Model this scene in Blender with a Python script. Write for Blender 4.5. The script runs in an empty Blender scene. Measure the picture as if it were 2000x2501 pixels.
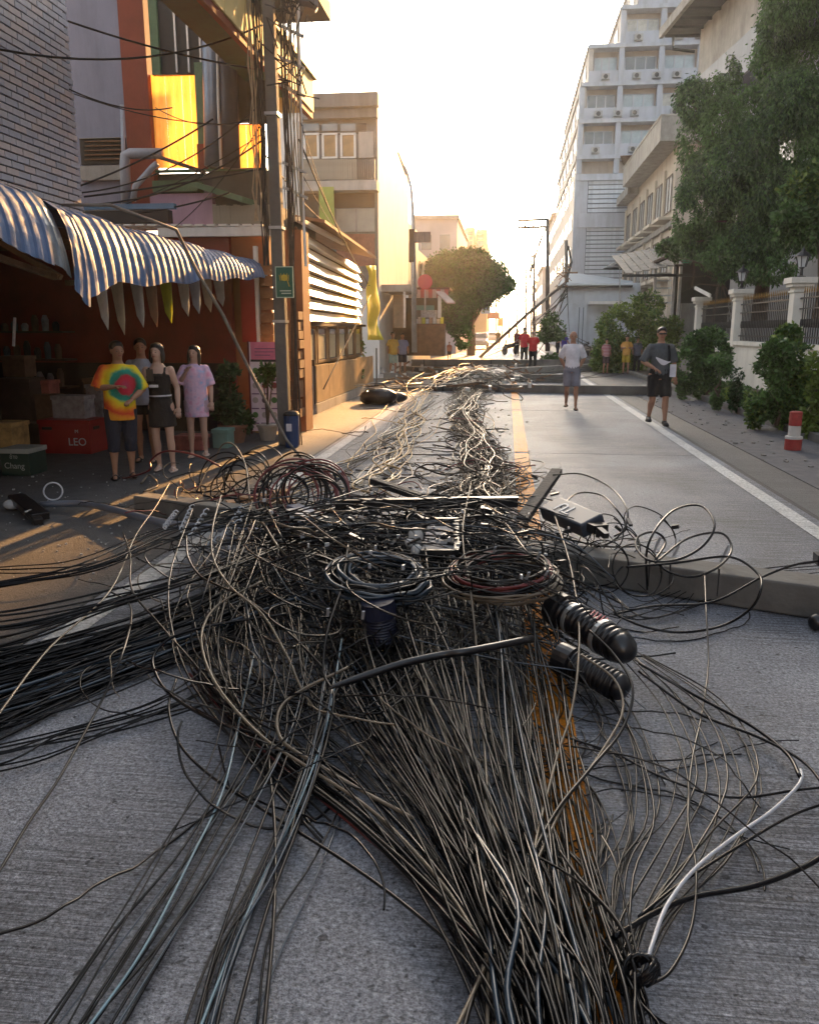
import bpy, math, random
import numpy as np
from mathutils import Vector, Matrix
random.seed(7); rng=np.random.default_rng(7)
PI=math.pi
S=bpy.context.scene; COL=S.collection
# ---------------- camera ----------------
CH=1.7; F=2000.0
PIT=math.atan(445.5/F); YAW=math.atan(240*math.cos(PIT)/F)
cam=bpy.data.objects.new('camera',bpy.data.cameras.new('camera')); COL.objects.link(cam)
cam.data.sensor_fit='HORIZONTAL'; cam.data.sensor_width=36; cam.data.lens=36.0
cam.data.clip_start=.05; cam.data.clip_end=3000
cam.location=(0,0,CH); cam.rotation_euler=(PI/2-PIT,0,YAW); S.camera=cam
# ---------------- light ----------------
SUN_AZ=math.radians(5.6); SUN_EL=math.radians(14.5)
w=bpy.data.worlds.new('World'); S.world=w; w.use_nodes=True
nt=w.node_tree; nt.nodes.clear()
out=nt.nodes.new('ShaderNodeOutputWorld'); bg=nt.nodes.new('ShaderNodeBackground'); bg.inputs[1].default_value=.125
sky=nt.nodes.new('ShaderNodeTexSky'); sky.sky_type='NISHITA'; sky.sun_disc=False
sky.sun_elevation=SUN_EL; sky.sun_rotation=SUN_AZ; sky.air_density=1.3; sky.dust_density=4.0; sky.ozone_density=1.0
hs=nt.nodes.new('ShaderNodeHueSaturation'); hs.inputs['Saturation'].default_value=.55
nt.links.new(sky.outputs[0],hs.inputs['Color']); nt.links.new(hs.outputs[0],bg.inputs[0]); nt.links.new(bg.outputs[0],out.inputs[0])
sl=bpy.data.lights.new('sun','SUN'); sl.energy=5.0; sl.angle=math.radians(.6); sl.color=(1,.50,.16)
so=bpy.data.objects.new('sun',sl); COL.objects.link(so)
sd=Vector((math.sin(SUN_AZ)*math.cos(SUN_EL),math.cos(SUN_AZ)*math.cos(SUN_EL),math.sin(SUN_EL)))
so.rotation_euler=sd.to_track_quat('Z','Y').to_euler(); so.location=(0,0,40)
S.view_settings.view_transform='Standard'; S.view_settings.look='None'; S.view_settings.gamma=1
S.view_settings.use_curve_mapping=False; S.view_settings.exposure=1.98
# ---------------- survey helpers: photo measurement -> metres in the street ----------------
def ray(px,py):
    x=(px-1000)/F;y=-(py-1250.5)/F;z=-1
    a=PI/2-PIT;c,s=math.cos(a),math.sin(a); y,z=y*c-z*s,y*s+z*c
    c,s=math.cos(YAW),math.sin(YAW); return (x*c-y*s,x*s+y*c,z)
def G(px,py,z=0.):
    d=ray(px,py);t=(z-CH)/d[2];return Vector((d[0]*t,d[1]*t,z))
def AX(px,py,X):
    d=ray(px,py);t=X/d[0];return Vector((X,d[1]*t,CH+d[2]*t))
def AY(px,py,Y):
    d=ray(px,py);t=Y/d[1];return Vector((d[0]*t,Y,CH+d[2]*t))
# ---------------- mesh helpers ----------------
class MB:
    def __init__(s): s.v=[];s.f=[]
    def add(s,vs,fs):
        b=len(s.v); s.v+= [tuple(p) for p in vs]; s.f+=[tuple(i+b for i in f) for f in fs]; return s
    def hexa(s,c): return s.add(c,[(0,3,2,1),(4,5,6,7),(0,1,5,4),(1,2,6,5),(2,3,7,6),(3,0,4,7)])
    def box(s,x0,x1,y0,y1,z0,z1):
        return s.hexa([(x0,y0,z0),(x1,y0,z0),(x1,y1,z0),(x0,y1,z0),(x0,y0,z1),(x1,y0,z1),(x1,y1,z1),(x0,y1,z1)])
    def fb(s,fr,u0,u1,n0,n1,z0,z1):      # box in a wall frame: u along, n outwards
        return s.hexa([fr(u0,n0,z0),fr(u1,n0,z0),fr(u1,n1,z0),fr(u0,n1,z0),fr(u0,n0,z1),fr(u1,n0,z1),fr(u1,n1,z1),fr(u0,n1,z1)])
    def obox(s,c,sz,R=None):
        c=Vector(c);R=R or Matrix.Identity(3);x,y,z=[k/2 for k in sz]
        return s.hexa([c+R@Vector(p) for p in ((-x,-y,-z),(x,-y,-z),(x,y,-z),(-x,y,-z),(-x,-y,z),(x,-y,z),(x,y,z),(-x,y,z))])
    def bar(s,a,b,wd,h=None,up=(0,0,1),w2=None,h2=None):   # tapered rectangular bar a->b
        a=Vector(a);b=Vector(b);h=h or wd;d=(b-a).normalized();u=Vector(up)
        if abs(d.dot(u))>.98:u=Vector((1,0,0))
        r=d.cross(u).normalized();u=r.cross(d);w2=w2 or wd;h2=h2 or h;cs=[]
        for p,ww,hh in ((a,wd,h),(b,w2,h2)):
            cs+=[p-r*ww/2-u*hh/2,p+r*ww/2-u*hh/2,p+r*ww/2+u*hh/2,p-r*ww/2+u*hh/2]
        return s.hexa(cs)
    def tube(s,pts,r,n=6,cap=True):
        pts=[Vector(p) for p in pts];m=len(pts);rs=r if isinstance(r,(list,tuple)) else [r]*m
        t=(pts[1]-pts[0]).normalized();a=Vector((0,0,1)) if abs(t.z)<.9 else Vector((1,0,0))
        u=(a-t*a.dot(t)).normalized();vs=[];fs=[]
        for i,p in enumerate(pts):
            t=(pts[min(i+1,m-1)]-pts[max(i-1,0)])
            if t.length<1e-9:t=Vector((0,0,1))
            t.normalize();u=u-t*u.dot(t)
            if u.length<1e-6:u=t.orthogonal()
            u.normalize();q=t.cross(u)
            for k in range(n):
                an=2*PI*k/n;vs.append(p+(u*math.cos(an)+q*math.sin(an))*rs[i])
        for i in range(m-1):
            for k in range(n): fs.append((i*n+k,i*n+(k+1)%n,(i+1)*n+(k+1)%n,(i+1)*n+k))
        if cap: fs+= [tuple(range(n))[::-1],tuple((m-1)*n+k for k in range(n))]
        return s.add(vs,fs)
    def loft(s,secs,n=14):     # (cx,cy,cz,rx,ry) horizontal ellipses
        vs=[];fs=[];m=len(secs)
        for cx,cy,cz,rx,ry in secs:
            for k in range(n):
                a=2*PI*k/n;vs.append((cx+rx*math.cos(a),cy+ry*math.sin(a),cz))
        for i in range(m-1):
            for k in range(n): fs.append((i*n+k,i*n+(k+1)%n,(i+1)*n+(k+1)%n,(i+1)*n+k))
        fs+= [tuple(range(n))[::-1],tuple((m-1)*n+k for k in range(n))]
        return s.add(vs,fs)
    def lathe(s,c,prof,n=16,R=None):
        c=Vector(c);R=R or Matrix.Identity(3);vs=[];fs=[];m=len(prof)
        for r,z in prof:
            for k in range(n):
                a=2*PI*k/n;vs.append(c+R@Vector((r*math.cos(a),r*math.sin(a),z)))
        for i in range(m-1):
            for k in range(n): fs.append((i*n+k,i*n+(k+1)%n,(i+1)*n+(k+1)%n,(i+1)*n+k))
        fs+= [tuple(range(n))[::-1],tuple((m-1)*n+k for k in range(n))]
        return s.add(vs,fs)
    def ell(s,c,r,n=12,m=8,R=None):
        R=R or Matrix.Identity(3);c=Vector(c);vs=[c+R@Vector((0,0,-r[2]))];fs=[]
        for i in range(1,m):
            t=-PI/2+PI*i/m
            for k in range(n):
                a=2*PI*k/n;vs.append(c+R@Vector((r[0]*math.cos(t)*math.cos(a),r[1]*math.cos(t)*math.sin(a),r[2]*math.sin(t))))
        vs.append(c+R@Vector((0,0,r[2])));L=len(vs)-1
        for k in range(n):
            fs.append((0,1+(k+1)%n,1+k));fs.append((L,L-n+k,L-n+(k+1)%n))
        for i in range(m-2):
            for k in range(n): fs.append((1+i*n+k,1+i*n+(k+1)%n,1+(i+1)*n+(k+1)%n,1+(i+1)*n+k))
        return s.add(vs,fs)
    def quad(s,*p): return s.add(p,[tuple(range(len(p)))])
    def prism(s,poly,d):      # polygon (list of Vector) extruded by d
        d=Vector(d);n=len(poly);vs=[Vector(p) for p in poly]+[Vector(p)+d for p in poly]
        return s.add(vs,[tuple(range(n))[::-1],tuple(range(n,2*n))]+[(i,(i+1)%n,n+(i+1)%n,n+i) for i in range(n)])
    def bf(s):
        return s
WLD={}
def put(me,name,m,parent,c):
    o=bpy.data.objects.new(name,me); COL.objects.link(o)
    if m is not None and len(me.materials)==0: me.materials.append(m)
    if parent is not None:
        o.parent=parent; o.location=Vector(c)-WLD.get(parent.name,Vector((0,0,0)))
    else: o.location=c
    WLD[o.name]=Vector(c); return o
def B(name,mb,m,parent=None,smooth=False,bevel=0,base=True):
    V=np.array([tuple(p) for p in mb.v],dtype=float)
    c=(V.min(0)+V.max(0))/2
    if base: c[2]=V[:,2].min()
    me=bpy.data.meshes.new(name); me.from_pydata((V-c).tolist(),[],mb.f)
    if smooth: me.polygons.foreach_set('use_smooth',[True]*len(me.polygons))
    me.validate();me.update()
    o=put(me,name,m,parent,c)
    if bevel:
        b=o.modifiers.new('b','BEVEL');b.width=bevel;b.segments=2;b.limit_method='ANGLE'
    return o
def tag(o,label=None,cat=None,group=None,kind=None):
    if label:o['label']=label
    if cat:o['category']=cat
    if group:o['group']=group
    if kind:o['kind']=kind
    return o
def thing(name,loc,label,cat,group=None):
    o=bpy.data.objects.new(name,None);COL.objects.link(o);o.empty_display_size=.1
    o.location=loc;WLD[o.name]=Vector(loc);return tag(o,label,cat,group)
def struct(o): o['kind']='structure';return o
def copytree(o,par=None,loc=None,rot=None,scale=None):
    c=o.copy();COL.objects.link(c);c.parent=par
    if loc is not None:c.location=loc
    if rot is not None:c.rotation_euler=(0,0,rot)
    if scale is not None:c.scale=(scale,)*3
    WLD[c.name]=Vector(c.location)
    for ch in [k for k in o.children]: copytree(ch,c)
    return c
def frame(o,ang):    # wall frame: u direction at angle ang from +X, n = outward = u rotated -90
    o=Vector(o);u=Vector((math.cos(ang),math.sin(ang),0));n=Vector((u.y,-u.x,0))
    return lambda a,b,z:(o.x+u.x*a+n.x*b,o.y+u.y*a+n.y*b,o.z+z)
# ---------------- materials ----------------
MATS={}
def M(name,col,rough=.7,var=.18,scale=3,bump=0,metal=0,spec=.5,dirt=0,dscale=.6,trans=0,alpha=1,emis=0,island=0,world=False,detail=6,stretch=(1,1,1),bscale=None,coat=0):
    if name in MATS:return MATS[name]
    m=bpy.data.materials.new(name);m.use_nodes=True;n=m.node_tree;b=n.nodes['Principled BSDF'];L=n.links.new
    b.inputs['Roughness'].default_value=rough;b.inputs['Metallic'].default_value=metal
    b.inputs['Specular IOR Level'].default_value=spec;b.inputs['Coat Weight'].default_value=coat
    tc=n.nodes.new('ShaderNodeTexCoord')
    src=tc.outputs['Object']
    if world: src=n.nodes.new('ShaderNodeNewGeometry').outputs['Position']
    mp=n.nodes.new('ShaderNodeMapping');mp.inputs['Scale'].default_value=stretch;L(src,mp.inputs[0])
    nz=n.nodes.new('ShaderNodeTexNoise');nz.inputs['Scale'].default_value=scale;nz.inputs['Detail'].default_value=detail;nz.inputs['Roughness'].default_value=.65
    L(mp.outputs[0],nz.inputs['Vector'])
    mr=n.nodes.new('ShaderNodeMapRange');mr.inputs[1].default_value=.3;mr.inputs[2].default_value=.7
    mr.inputs[3].default_value=1-var;mr.inputs[4].default_value=1+var;L(nz.outputs[0],mr.inputs[0])
    mx=n.nodes.new('ShaderNodeMix');mx.data_type='RGBA';mx.blend_type='MULTIPLY';mx.inputs[0].default_value=1
    mx.inputs[6].default_value=(*col,1);L(mr.outputs[0],mx.inputs[7]);cur=mx.outputs[2]
    if dirt:
        mp2=n.nodes.new('ShaderNodeMapping');mp2.inputs['Scale'].default_value=(1,1,.18)
        L(src,mp2.inputs[0]);z2=n.nodes.new('ShaderNodeTexNoise');z2.inputs['Scale'].default_value=dscale*3;z2.inputs['Detail'].default_value=8;z2.inputs['Roughness'].default_value=.7
        L(mp2.outputs[0],z2.inputs['Vector']);r2=n.nodes.new('ShaderNodeMapRange');r2.inputs[1].default_value=.45;r2.inputs[2].default_value=.72
        L(z2.outputs[0],r2.inputs[0]);m2=n.nodes.new('ShaderNodeMath');m2.operation='MULTIPLY';m2.inputs[1].default_value=dirt;L(r2.outputs[0],m2.inputs[0])
        x2=n.nodes.new('ShaderNodeMix');x2.data_type='RGBA';L(m2.outputs[0],x2.inputs[0]);L(cur,x2.inputs[6])
        x2.inputs[7].default_value=(col[0]*.25+.02,col[1]*.23+.018,col[2]*.2+.015,1);cur=x2.outputs[2]
    if island:
        g=n.nodes.new('ShaderNodeNewGeometry');r3=n.nodes.new('ShaderNodeMapRange');r3.inputs[3].default_value=1-island;r3.inputs[4].default_value=1+island
        L(g.outputs['Random Per Island'],r3.inputs[0]);x3=n.nodes.new('ShaderNodeMix');x3.data_type='RGBA';x3.blend_type='MULTIPLY';x3.inputs[0].default_value=1
        L(cur,x3.inputs[6]);L(r3.outputs[0],x3.inputs[7]);cur=x3.outputs[2]
    L(cur,b.inputs['Base Color'])
    if bump:
        bn=n.nodes.new('ShaderNodeTexNoise');bn.inputs['Scale'].default_value=bscale or scale*6;bn.inputs['Detail'].default_value=5
        L(mp.outputs[0],bn.inputs['Vector']);bb=n.nodes.new('ShaderNodeBump');bb.inputs['Strength'].default_value=bump;bb.inputs['Distance'].default_value=.02
        L(bn.outputs[0],bb.inputs['Height']);L(bb.outputs[0],b.inputs['Normal'])
    if trans:
        tl=n.nodes.new('ShaderNodeBsdfTranslucent');ms=n.nodes.new('ShaderNodeMixShader');ms.inputs[0].default_value=trans
        L(cur,tl.inputs[0]);L(b.outputs[0],ms.inputs[1]);L(tl.outputs[0],ms.inputs[2]);L(ms.outputs[0],n.nodes['Material Output'].inputs[0])
    if emis:
        L(cur,b.inputs['Emission Color']);b.inputs['Emission Strength'].default_value=emis
    MATS[name]=m;return m
def ramp_mat(name,stops,build,rough=.8,const=False):
    m=bpy.data.materials.new(name);m.use_nodes=True;n=m.node_tree;b=n.nodes['Principled BSDF'];b.inputs['Roughness'].default_value=rough
    r=n.nodes.new('ShaderNodeValToRGB');r.color_ramp.interpolation='CONSTANT' if const else 'LINEAR'
    e=r.color_ramp.elements
    while len(e)>1:e.remove(e[0])
    e[0].position=stops[0][0];e[0].color=(*stops[0][1],1)
    for p,c in stops[1:]:
        k=e.new(p);k.color=(*c,1)
    n.links.new(build(n),r.inputs[0]);n.links.new(r.outputs[0],b.inputs['Base Color']);return m
def road_mat(name,col,speck=.5,lines=.35,warm=0):
    m=bpy.data.materials.new(name);m.use_nodes=True;n=m.node_tree;b=n.nodes['Principled BSDF'];L=n.links.new
    g=n.nodes.new('ShaderNodeNewGeometry')
    def noise(sc,st,det=6,ro=.6):
        mp=n.nodes.new('ShaderNodeMapping');mp.inputs['Scale'].default_value=st;L(g.outputs['Position'],mp.inputs[0])
        z=n.nodes.new('ShaderNodeTexNoise');z.inputs['Scale'].default_value=sc;z.inputs['Detail'].default_value=det;z.inputs['Roughness'].default_value=ro
        L(mp.outputs[0],z.inputs['Vector']);return z.outputs[0]
    def rng_(v,a,b_,c,d):
        r=n.nodes.new('ShaderNodeMapRange');r.inputs[1].default_value=a;r.inputs[2].default_value=b_;r.inputs[3].default_value=c;r.inputs[4].default_value=d;L(v,r.inputs[0]);return r.outputs[0]
    def mul(a,b_):
        x=n.nodes.new('ShaderNodeMath');x.operation='MULTIPLY';L(a,x.inputs[0]);L(b_,x.inputs[1]);return x.outputs[0]
    fine=noise(75,(1,1,1),3,.75);mid=noise(34,(1,1,1),5,.75);big=noise(.8,(1,1,1),8,.65)
    ln=noise(10,(.16,10,1),4,.8);ln2=noise(3.2,(.25,9,1),3,.6);mask=rng_(noise(.55,(1,.8,1),4),.42,.56,0,1)
    v=mul(rng_(fine,.3,.7,1-speck*.75,1+speck*.85),rng_(big,.3,.7,.72,1.22))
    v=mul(v,rng_(mid,.36,.64,.62,1.32))
    lv=mul(rng_(ln,.40,.58,1-lines,1.10),rng_(ln2,.40,.52,.80,1.05))
    mm=n.nodes.new('ShaderNodeMix');L(mask,mm.inputs[0]);L(lv,mm.inputs[3]);mm.inputs[2].default_value=1
    v=mul(v,mm.outputs[0])
    pit=noise(24,(1,1,1),2,.5);v=mul(v,rng_(pit,.29,.34,.30,1));crk=noise(2.6,(1,1,1),10,.8)
    st=noise(1.7,(1,.45,1),6,.7);v=mul(v,rng_(st,.60,.70,1,.72))
    x=n.nodes.new('ShaderNodeMix');x.data_type='RGBA';x.blend_type='MULTIPLY';x.inputs[0].default_value=1;x.inputs[6].default_value=(*col,1);L(v,x.inputs[7])
    L(x.outputs[2],b.inputs['Base Color'])
    b.inputs['Specular IOR Level'].default_value=.16;L(rng_(mid,.3,.7,.42,.66),b.inputs['Roughness'])
    bb=n.nodes.new('ShaderNodeBump');bb.inputs['Strength'].default_value=.7;bb.inputs['Distance'].default_value=.006;L(v,bb.inputs['Height']);L(bb.outputs[0],b.inputs['Normal'])
    return m
# ---------------- shared materials ----------------
white=M('white_paint',(.72,.71,.68),.6,.1,2,dirt=.35);bluewhite=M('blue_white_wall',(.50,.55,.62),.7,.1,1.2,dirt=.35,bump=.2)
conc=M('concrete_weathered',(.30,.29,.27),.85,.22,2,dirt=.6,bump=.5);conc2=M('concrete_pale',(.42,.40,.37),.85,.2,1.4,dirt=.5,bump=.4)
dark=M('dark_void',(.018,.018,.02),.6);glass=M('window_glass',(.10,.13,.16),.08,.3,1.5,spec=.8);glassblue=M('pale_glass',(.36,.44,.50),.12,.25,1.1)
steel=M('galvanised_steel',(.42,.44,.47),.35,.2,6,metal=.8);blackmetal=M('black_metal',(.02,.02,.022),.4,.3,5)
wood=M('dark_wood',(.07,.045,.03),.7,.3,4,stretch=(1,1,.2));rust=M('rusty_steel',(.16,.09,.05),.8,.4,6,bump=.3)
leafm=M('leaf_green',(.070,.140,.035),.5,.3,.8,island=.55,trans=.25);leafd=M('leaf_dark',(.034,.075,.026),.5,.35,.8,island=.6,trans=.2)
leafy=M('leaf_yellow_green',(.13,.19,.035),.5,.3,.8,island=.5,trans=.3);bark=M('bark',(.09,.065,.045),.9,.3,5,bump=.6)
# ---------------- ground, road ----------------
B('ground',MB().box(-260,300,-60,900,-.5,-.012),M('ground_earth',(.13,.12,.105),.95,.3,.8,bump=.3,world=True))['kind']='structure'
roadm=road_mat('road_concrete',(.235,.25,.285),1.0,.70)
sub=B('road',MB().box(-3.98,4.88,-12,420,-.011,-.004),M('joint_filler',(.03,.03,.03),.9));struct(sub)
SL=[-12,-6.2,-.4,5.45,11.6,17.9,24.1,30.3,36.5,42.7,49,55.2,61.4]
def slab(x0,x1,y0,y1,m):
    g=.008; o=B('concrete_slab',MB().box(x0+g,x1-g,y0+g,y1-g,-.003,.0),m,sub); return o
for i in range(len(SL)-1):
    slab(-2.62,.16,SL[i],SL[i+1],roadm); slab(.16,2.9,SL[i],SL[i+1],roadm)
for a,b_ in ((61.4,120),(120,420)): slab(-2.62,2.9,a,b_,roadm)
shm=road_mat('shoulder_asphalt',(.105,.105,.11),.5,.15);shm2=road_mat('left_apron_asphalt',(.085,.085,.088),.6,.1)
sh=B('right_shoulder',MB().box(2.91,4.9,-12,420,-.003,.001),shm);struct(sh)
sh=B('left_shoulder',MB().box(-3.96,-2.63,-12,420,-.003,.001),shm2);struct(sh)
struct(B('left_apron',MB().box(-14,-3.96,-12,13.6,-.006,-.001),M('apron',(.07,.07,.073),.85,.3,6,bump=.5,world=True)))
# drain crack line right of white line, painted markings
wl=road_mat('white_road_paint',(.55,.55,.54),.3,.15);yl=road_mat('yellow_road_paint',(.62,.22,.015),.5,.2)
def line(nm,x,wd,y0,y1,m,g=None): return B(nm,MB().box(x-wd/2,x+wd/2,y0,y1,.004,.006),m,sub)
line('edge_line',2.68,.165,-10,300,wl)
line('edge_line',-2.46,.16,-10,300,wl)
y=-8.0
gaps=SL
ys=[-8.0]+[s for s in SL if s>-8]
for a,b_ in zip(ys[:-1],ys[1:]): line('centre_line',.235,.20,a+.06,b_-.06,yl)
B('drain_joint',MB().box(2.86,2.9,-10,200,.002,.004),dark,sub)
struct(B('footway',MB().box(3.4,4.72,-12,24.2,.0,.012),M('worn_footway',(.085,.085,.095),.9,.3,5,bump=.6,world=True)))
# kerb stones (right) and planting bed
kerb=struct(B('kerb',MB().box(4.78,4.80,-3,60,-.1,.02),conc));kb=None
for i in range(40):
    y0=4+i*1.0
    mb=MB().box(4.74+random.uniform(-.008,.008),4.90,y0+.012,y0+.988,-.05,.14+random.uniform(-.006,.006)); o=B('kerb_stone',mb,M('kerb_dark',(.14,.135,.125),.9,.3,2,dirt=.6,bump=.4),kerb,bevel=.012)
struct(B('planting_bed',MB().box(4.90,6.8,-6,44,-.1,.10),M('soil',(.06,.045,.03),.95,.4,3,bump=.8,world=True)))
kerbl=struct(B('left_kerb',MB().box(-4.02,-3.9,16.2,24.2,-.05,.10),conc2))
# ---------------- left 1: white brick shophouse ----------------
XW=-5.5;YE=10.62
bl=thing('brick_shophouse',(XW,8,0),'white glazed brick shophouse wall above the blue corrugated awning','building')
B('wall',MB().box(XW-.25,XW-.03,2.0,YE,3.0,9.5),M('mortar_dark',(.012,.011,.012),.95),bl)
B('wall',MB().box(-9,XW-.25,YE-.2,YE-.02,3.0,9.5),bluewhite,bl)
brm=[M('brick_white_%d'%i,c,.55,.12,5,bump=.15,dirt=.15) for i,c in enumerate([(.58,.55,.58),(.64,.56,.55),(.50,.50,.56),(.60,.58,.63)])]
bw,bh=.235,.082
k=0;cand=[]
z=3.05;row=0
while z<8.4:
    yy=YE-(bw if row%2==0 else bw/2)
    first=True
    y1=YE
    while y1>5.2:
        L_=bw if not(first and row%2) else bw/2
        cand.append((y1-L_,y1,z));y1-=L_;first=False
    z+=bh;row+=1
def inview(y0,y1,z):
    d=Vector((XW,(y0+y1)/2,z)); 
    X,Y,Z=d.x,d.y,d.z-CH;c,s=math.cos(-YAW),math.sin(-YAW);X,Y=X*c-Y*s,X*s+Y*c
    a=-(PI/2-PIT);c,s=math.cos(a),math.sin(a);Y,Z=Y*c-Z*s,Y*s+Z*c
    return (1000+F*X/-Z,1250-F*Y/-Z)
vis=[]
for c_ in cand:
    u,v=inview(*c_)
    if u>-40 and v>-30: vis.append((c_[0]**2,c_,u))
vis.sort(key=lambda t:t[0])
full={}
for bm_ in range(4):
    full[bm_]=B('brick',MB().box(-.03,0,-bw/2+.006,bw/2-.006,0,bh-.019),brm[bm_],bl)
    full[bm_].location=(-.0,-50,0)
used_=set();extra=MB()
for n_,(q,(a,b_,zz),u) in enumerate(vis):
    kk=random.randrange(4);off=random.uniform(-.004,.004)
    if n_<300:
        if abs((b_-a)-bw)<.01:
            if kk not in used_: o=full[kk];used_.add(kk)
            else: o=full[kk].copy();COL.objects.link(o)
            o.parent=bl;o.location=(off,(a+b_)/2-8,zz)
        else: B('brick',MB().box(XW-.03,XW+off,a+.004,b_-.006,zz,zz+bh-.019),brm[kk],bl)
    else: extra.box(XW-.03,XW+off,a+.004,b_-.006,zz,zz+bh-.019)
if extra.v: tag(B('brickwork',extra,brm[0],bl),kind='stuff')
# shop interior under it
sh_=thing('shop_interior',(-7,10,0),'dark open shop bay with red end wall behind the four onlookers','shop')
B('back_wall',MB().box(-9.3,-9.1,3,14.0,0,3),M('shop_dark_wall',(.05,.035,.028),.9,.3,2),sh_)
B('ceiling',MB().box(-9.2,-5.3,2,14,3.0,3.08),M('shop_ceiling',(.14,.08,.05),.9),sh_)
redw=M('dark_red_wall',(.22,.03,.02),.6,.3,1.5,dirt=.4)
EY=13.55
B('end_wall',MB().box(-9.2,-4.55,EY,EY+.12,0,3.2),redw,sh_)
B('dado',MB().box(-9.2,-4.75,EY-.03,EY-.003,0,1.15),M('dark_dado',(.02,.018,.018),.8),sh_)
pil=thing('brick_pillar',(-7.05,9.9,0),'dim rough brick pillar at the left inside the shop','pillar')
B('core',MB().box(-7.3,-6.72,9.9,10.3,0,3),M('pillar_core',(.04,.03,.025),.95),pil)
pbm=M('brown_brick',(.20,.12,.08),.85,.3,6,bump=.5)
for r_ in range(22):
    z0=.05+r_*.135
    xs=[-7.3,-7.11,-6.91,-6.72] if r_%2 else [-7.3,-7.01,-6.72]
    for a,b_ in zip(xs[:-1],xs[1:]):
        B('brick',MB().box(a+.008,b_-.008,9.87-random.uniform(0,.012),9.9,z0,z0+.118),pbm,pil)
# ---------------- blue corrugated awning with sagging middle ----------------
aw=thing('corrugated_awning',(-4.4,9,2.4),'bent blue corrugated metal awning sagging over the shop front','awning')
awm=M('blue_roof_sheet',(.085,.15,.29),.6,.35,2.2,metal=.1,dirt=.75,dscale=2.2,bump=.25)
awm2=M('grey_roof_sheet',(.19,.22,.26),.36,.3,3,metal=.5,dirt=.4,dscale=1.2)
def edge_z(y):
    pts=[(2,2.8),(5.0,2.62),(6.3,2.42),(7.2,2.20),(7.62,2.0),(8.3,2.16),(9.3,2.2),(11,2.35),(13.5,2.52),(14,2.53)]
    for (a,za),(b_,zb) in zip(pts[:-1],pts[1:]):
        if a<=y<=b_: return za+(zb-za)*(y-a)/(b_-a)
    return 2.5
def top_z(y): return 3.02 if y<7.2 else (3.02-(y-7.2)*.05 if y<9 else 2.93-(y-9)*.012)
def ribw(y):   # trapezoid-ish ribs
    f_=(y/.19)%1; return .015 if f_<.35 else (.015*(1-(f_-.35)/.12) if f_<.47 else (0 if f_<.88 else .015*(f_-.88)/.12))
def sheet(y0,y1,m,xin=-5.42,xe=-3.98):
    ns=int((y1-y0)/.0237);P=[];prof=[0,.25,.5,.62,.72,.8,.87,.93,.97,1.0]
    for i in range(ns+1):
        y=y0+(y1-y0)*i/ns;row=[]
        zt=top_z(y);ze=edge_z(y);rb=ribw(y)
        for t in prof:
            x=xin+(xe-xin)*(1-(1-t)**1.0 if t<.62 else .62+ (t-.62)*.95+0)
            # flat slope then curved nose
            if t<=.62: zz=zt-(zt-ze)*.16*t/.62; x=xin+(xe-xin)*.80*t/.62
            else:
                a=(t-.62)/.38*PI/2; x=xin+(xe-xin)*(.80+.20*math.sin(a)); zz=zt-(zt-ze)*(.16+.84*(1-math.cos(a)))
            nx,nz=(0,1) if t<=.62 else (math.sin((t-.62)/.38*PI/2),math.cos((t-.62)/.38*PI/2))
            row.append((x+nx*rb,y,zz+nz*rb+.02*math.sin(y*5.1+t*3)*t))
        P.append(row)
    mb=MB();w_=len(prof);mb.v=[p for r in P for p in r]
    for i in range(ns):
        for j in range(w_-1): mb.f.append((i*w_+j,i*w_+j+1,(i+1)*w_+j+1,(i+1)*w_+j))
    o=B('roof_sheet',mb,m,aw,base=True);s=o.modifiers.new('t','SOLIDIFY');s.thickness=.004;return o
ed=[3.0,3.95,4.9,5.85,6.55,7.05,7.35,7.62,8.2,9.15,10.1,11.05,12.0,12.95,13.75]
for i,(a,b_) in enumerate(zip(ed[:-1],ed[1:])):
    o=sheet(a,b_+.03,awm if i not in(5,) else awm2)
    if i==6: o.rotation_euler=(0,.10,.05)
    if i==5: o.rotation_euler=(.05,-.05,0)
tb=MB()
for y in (5.5,7.5,9.5,11.5,13.4): tb.bar((-5.4,y,top_z(y)-.12),(-4.15,y,edge_z(y)+.12),.05)
tb.bar((-4.2,3,edge_z(4)+.05),(-4.2,7.5,edge_z(7.5)+.12),.05);tb.bar((-4.2,7.7,edge_z(7.7)+.12),(-4.2,13.7,edge_z(13.7)+.05),.05)
B('frame',tb,rust,aw)
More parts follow.
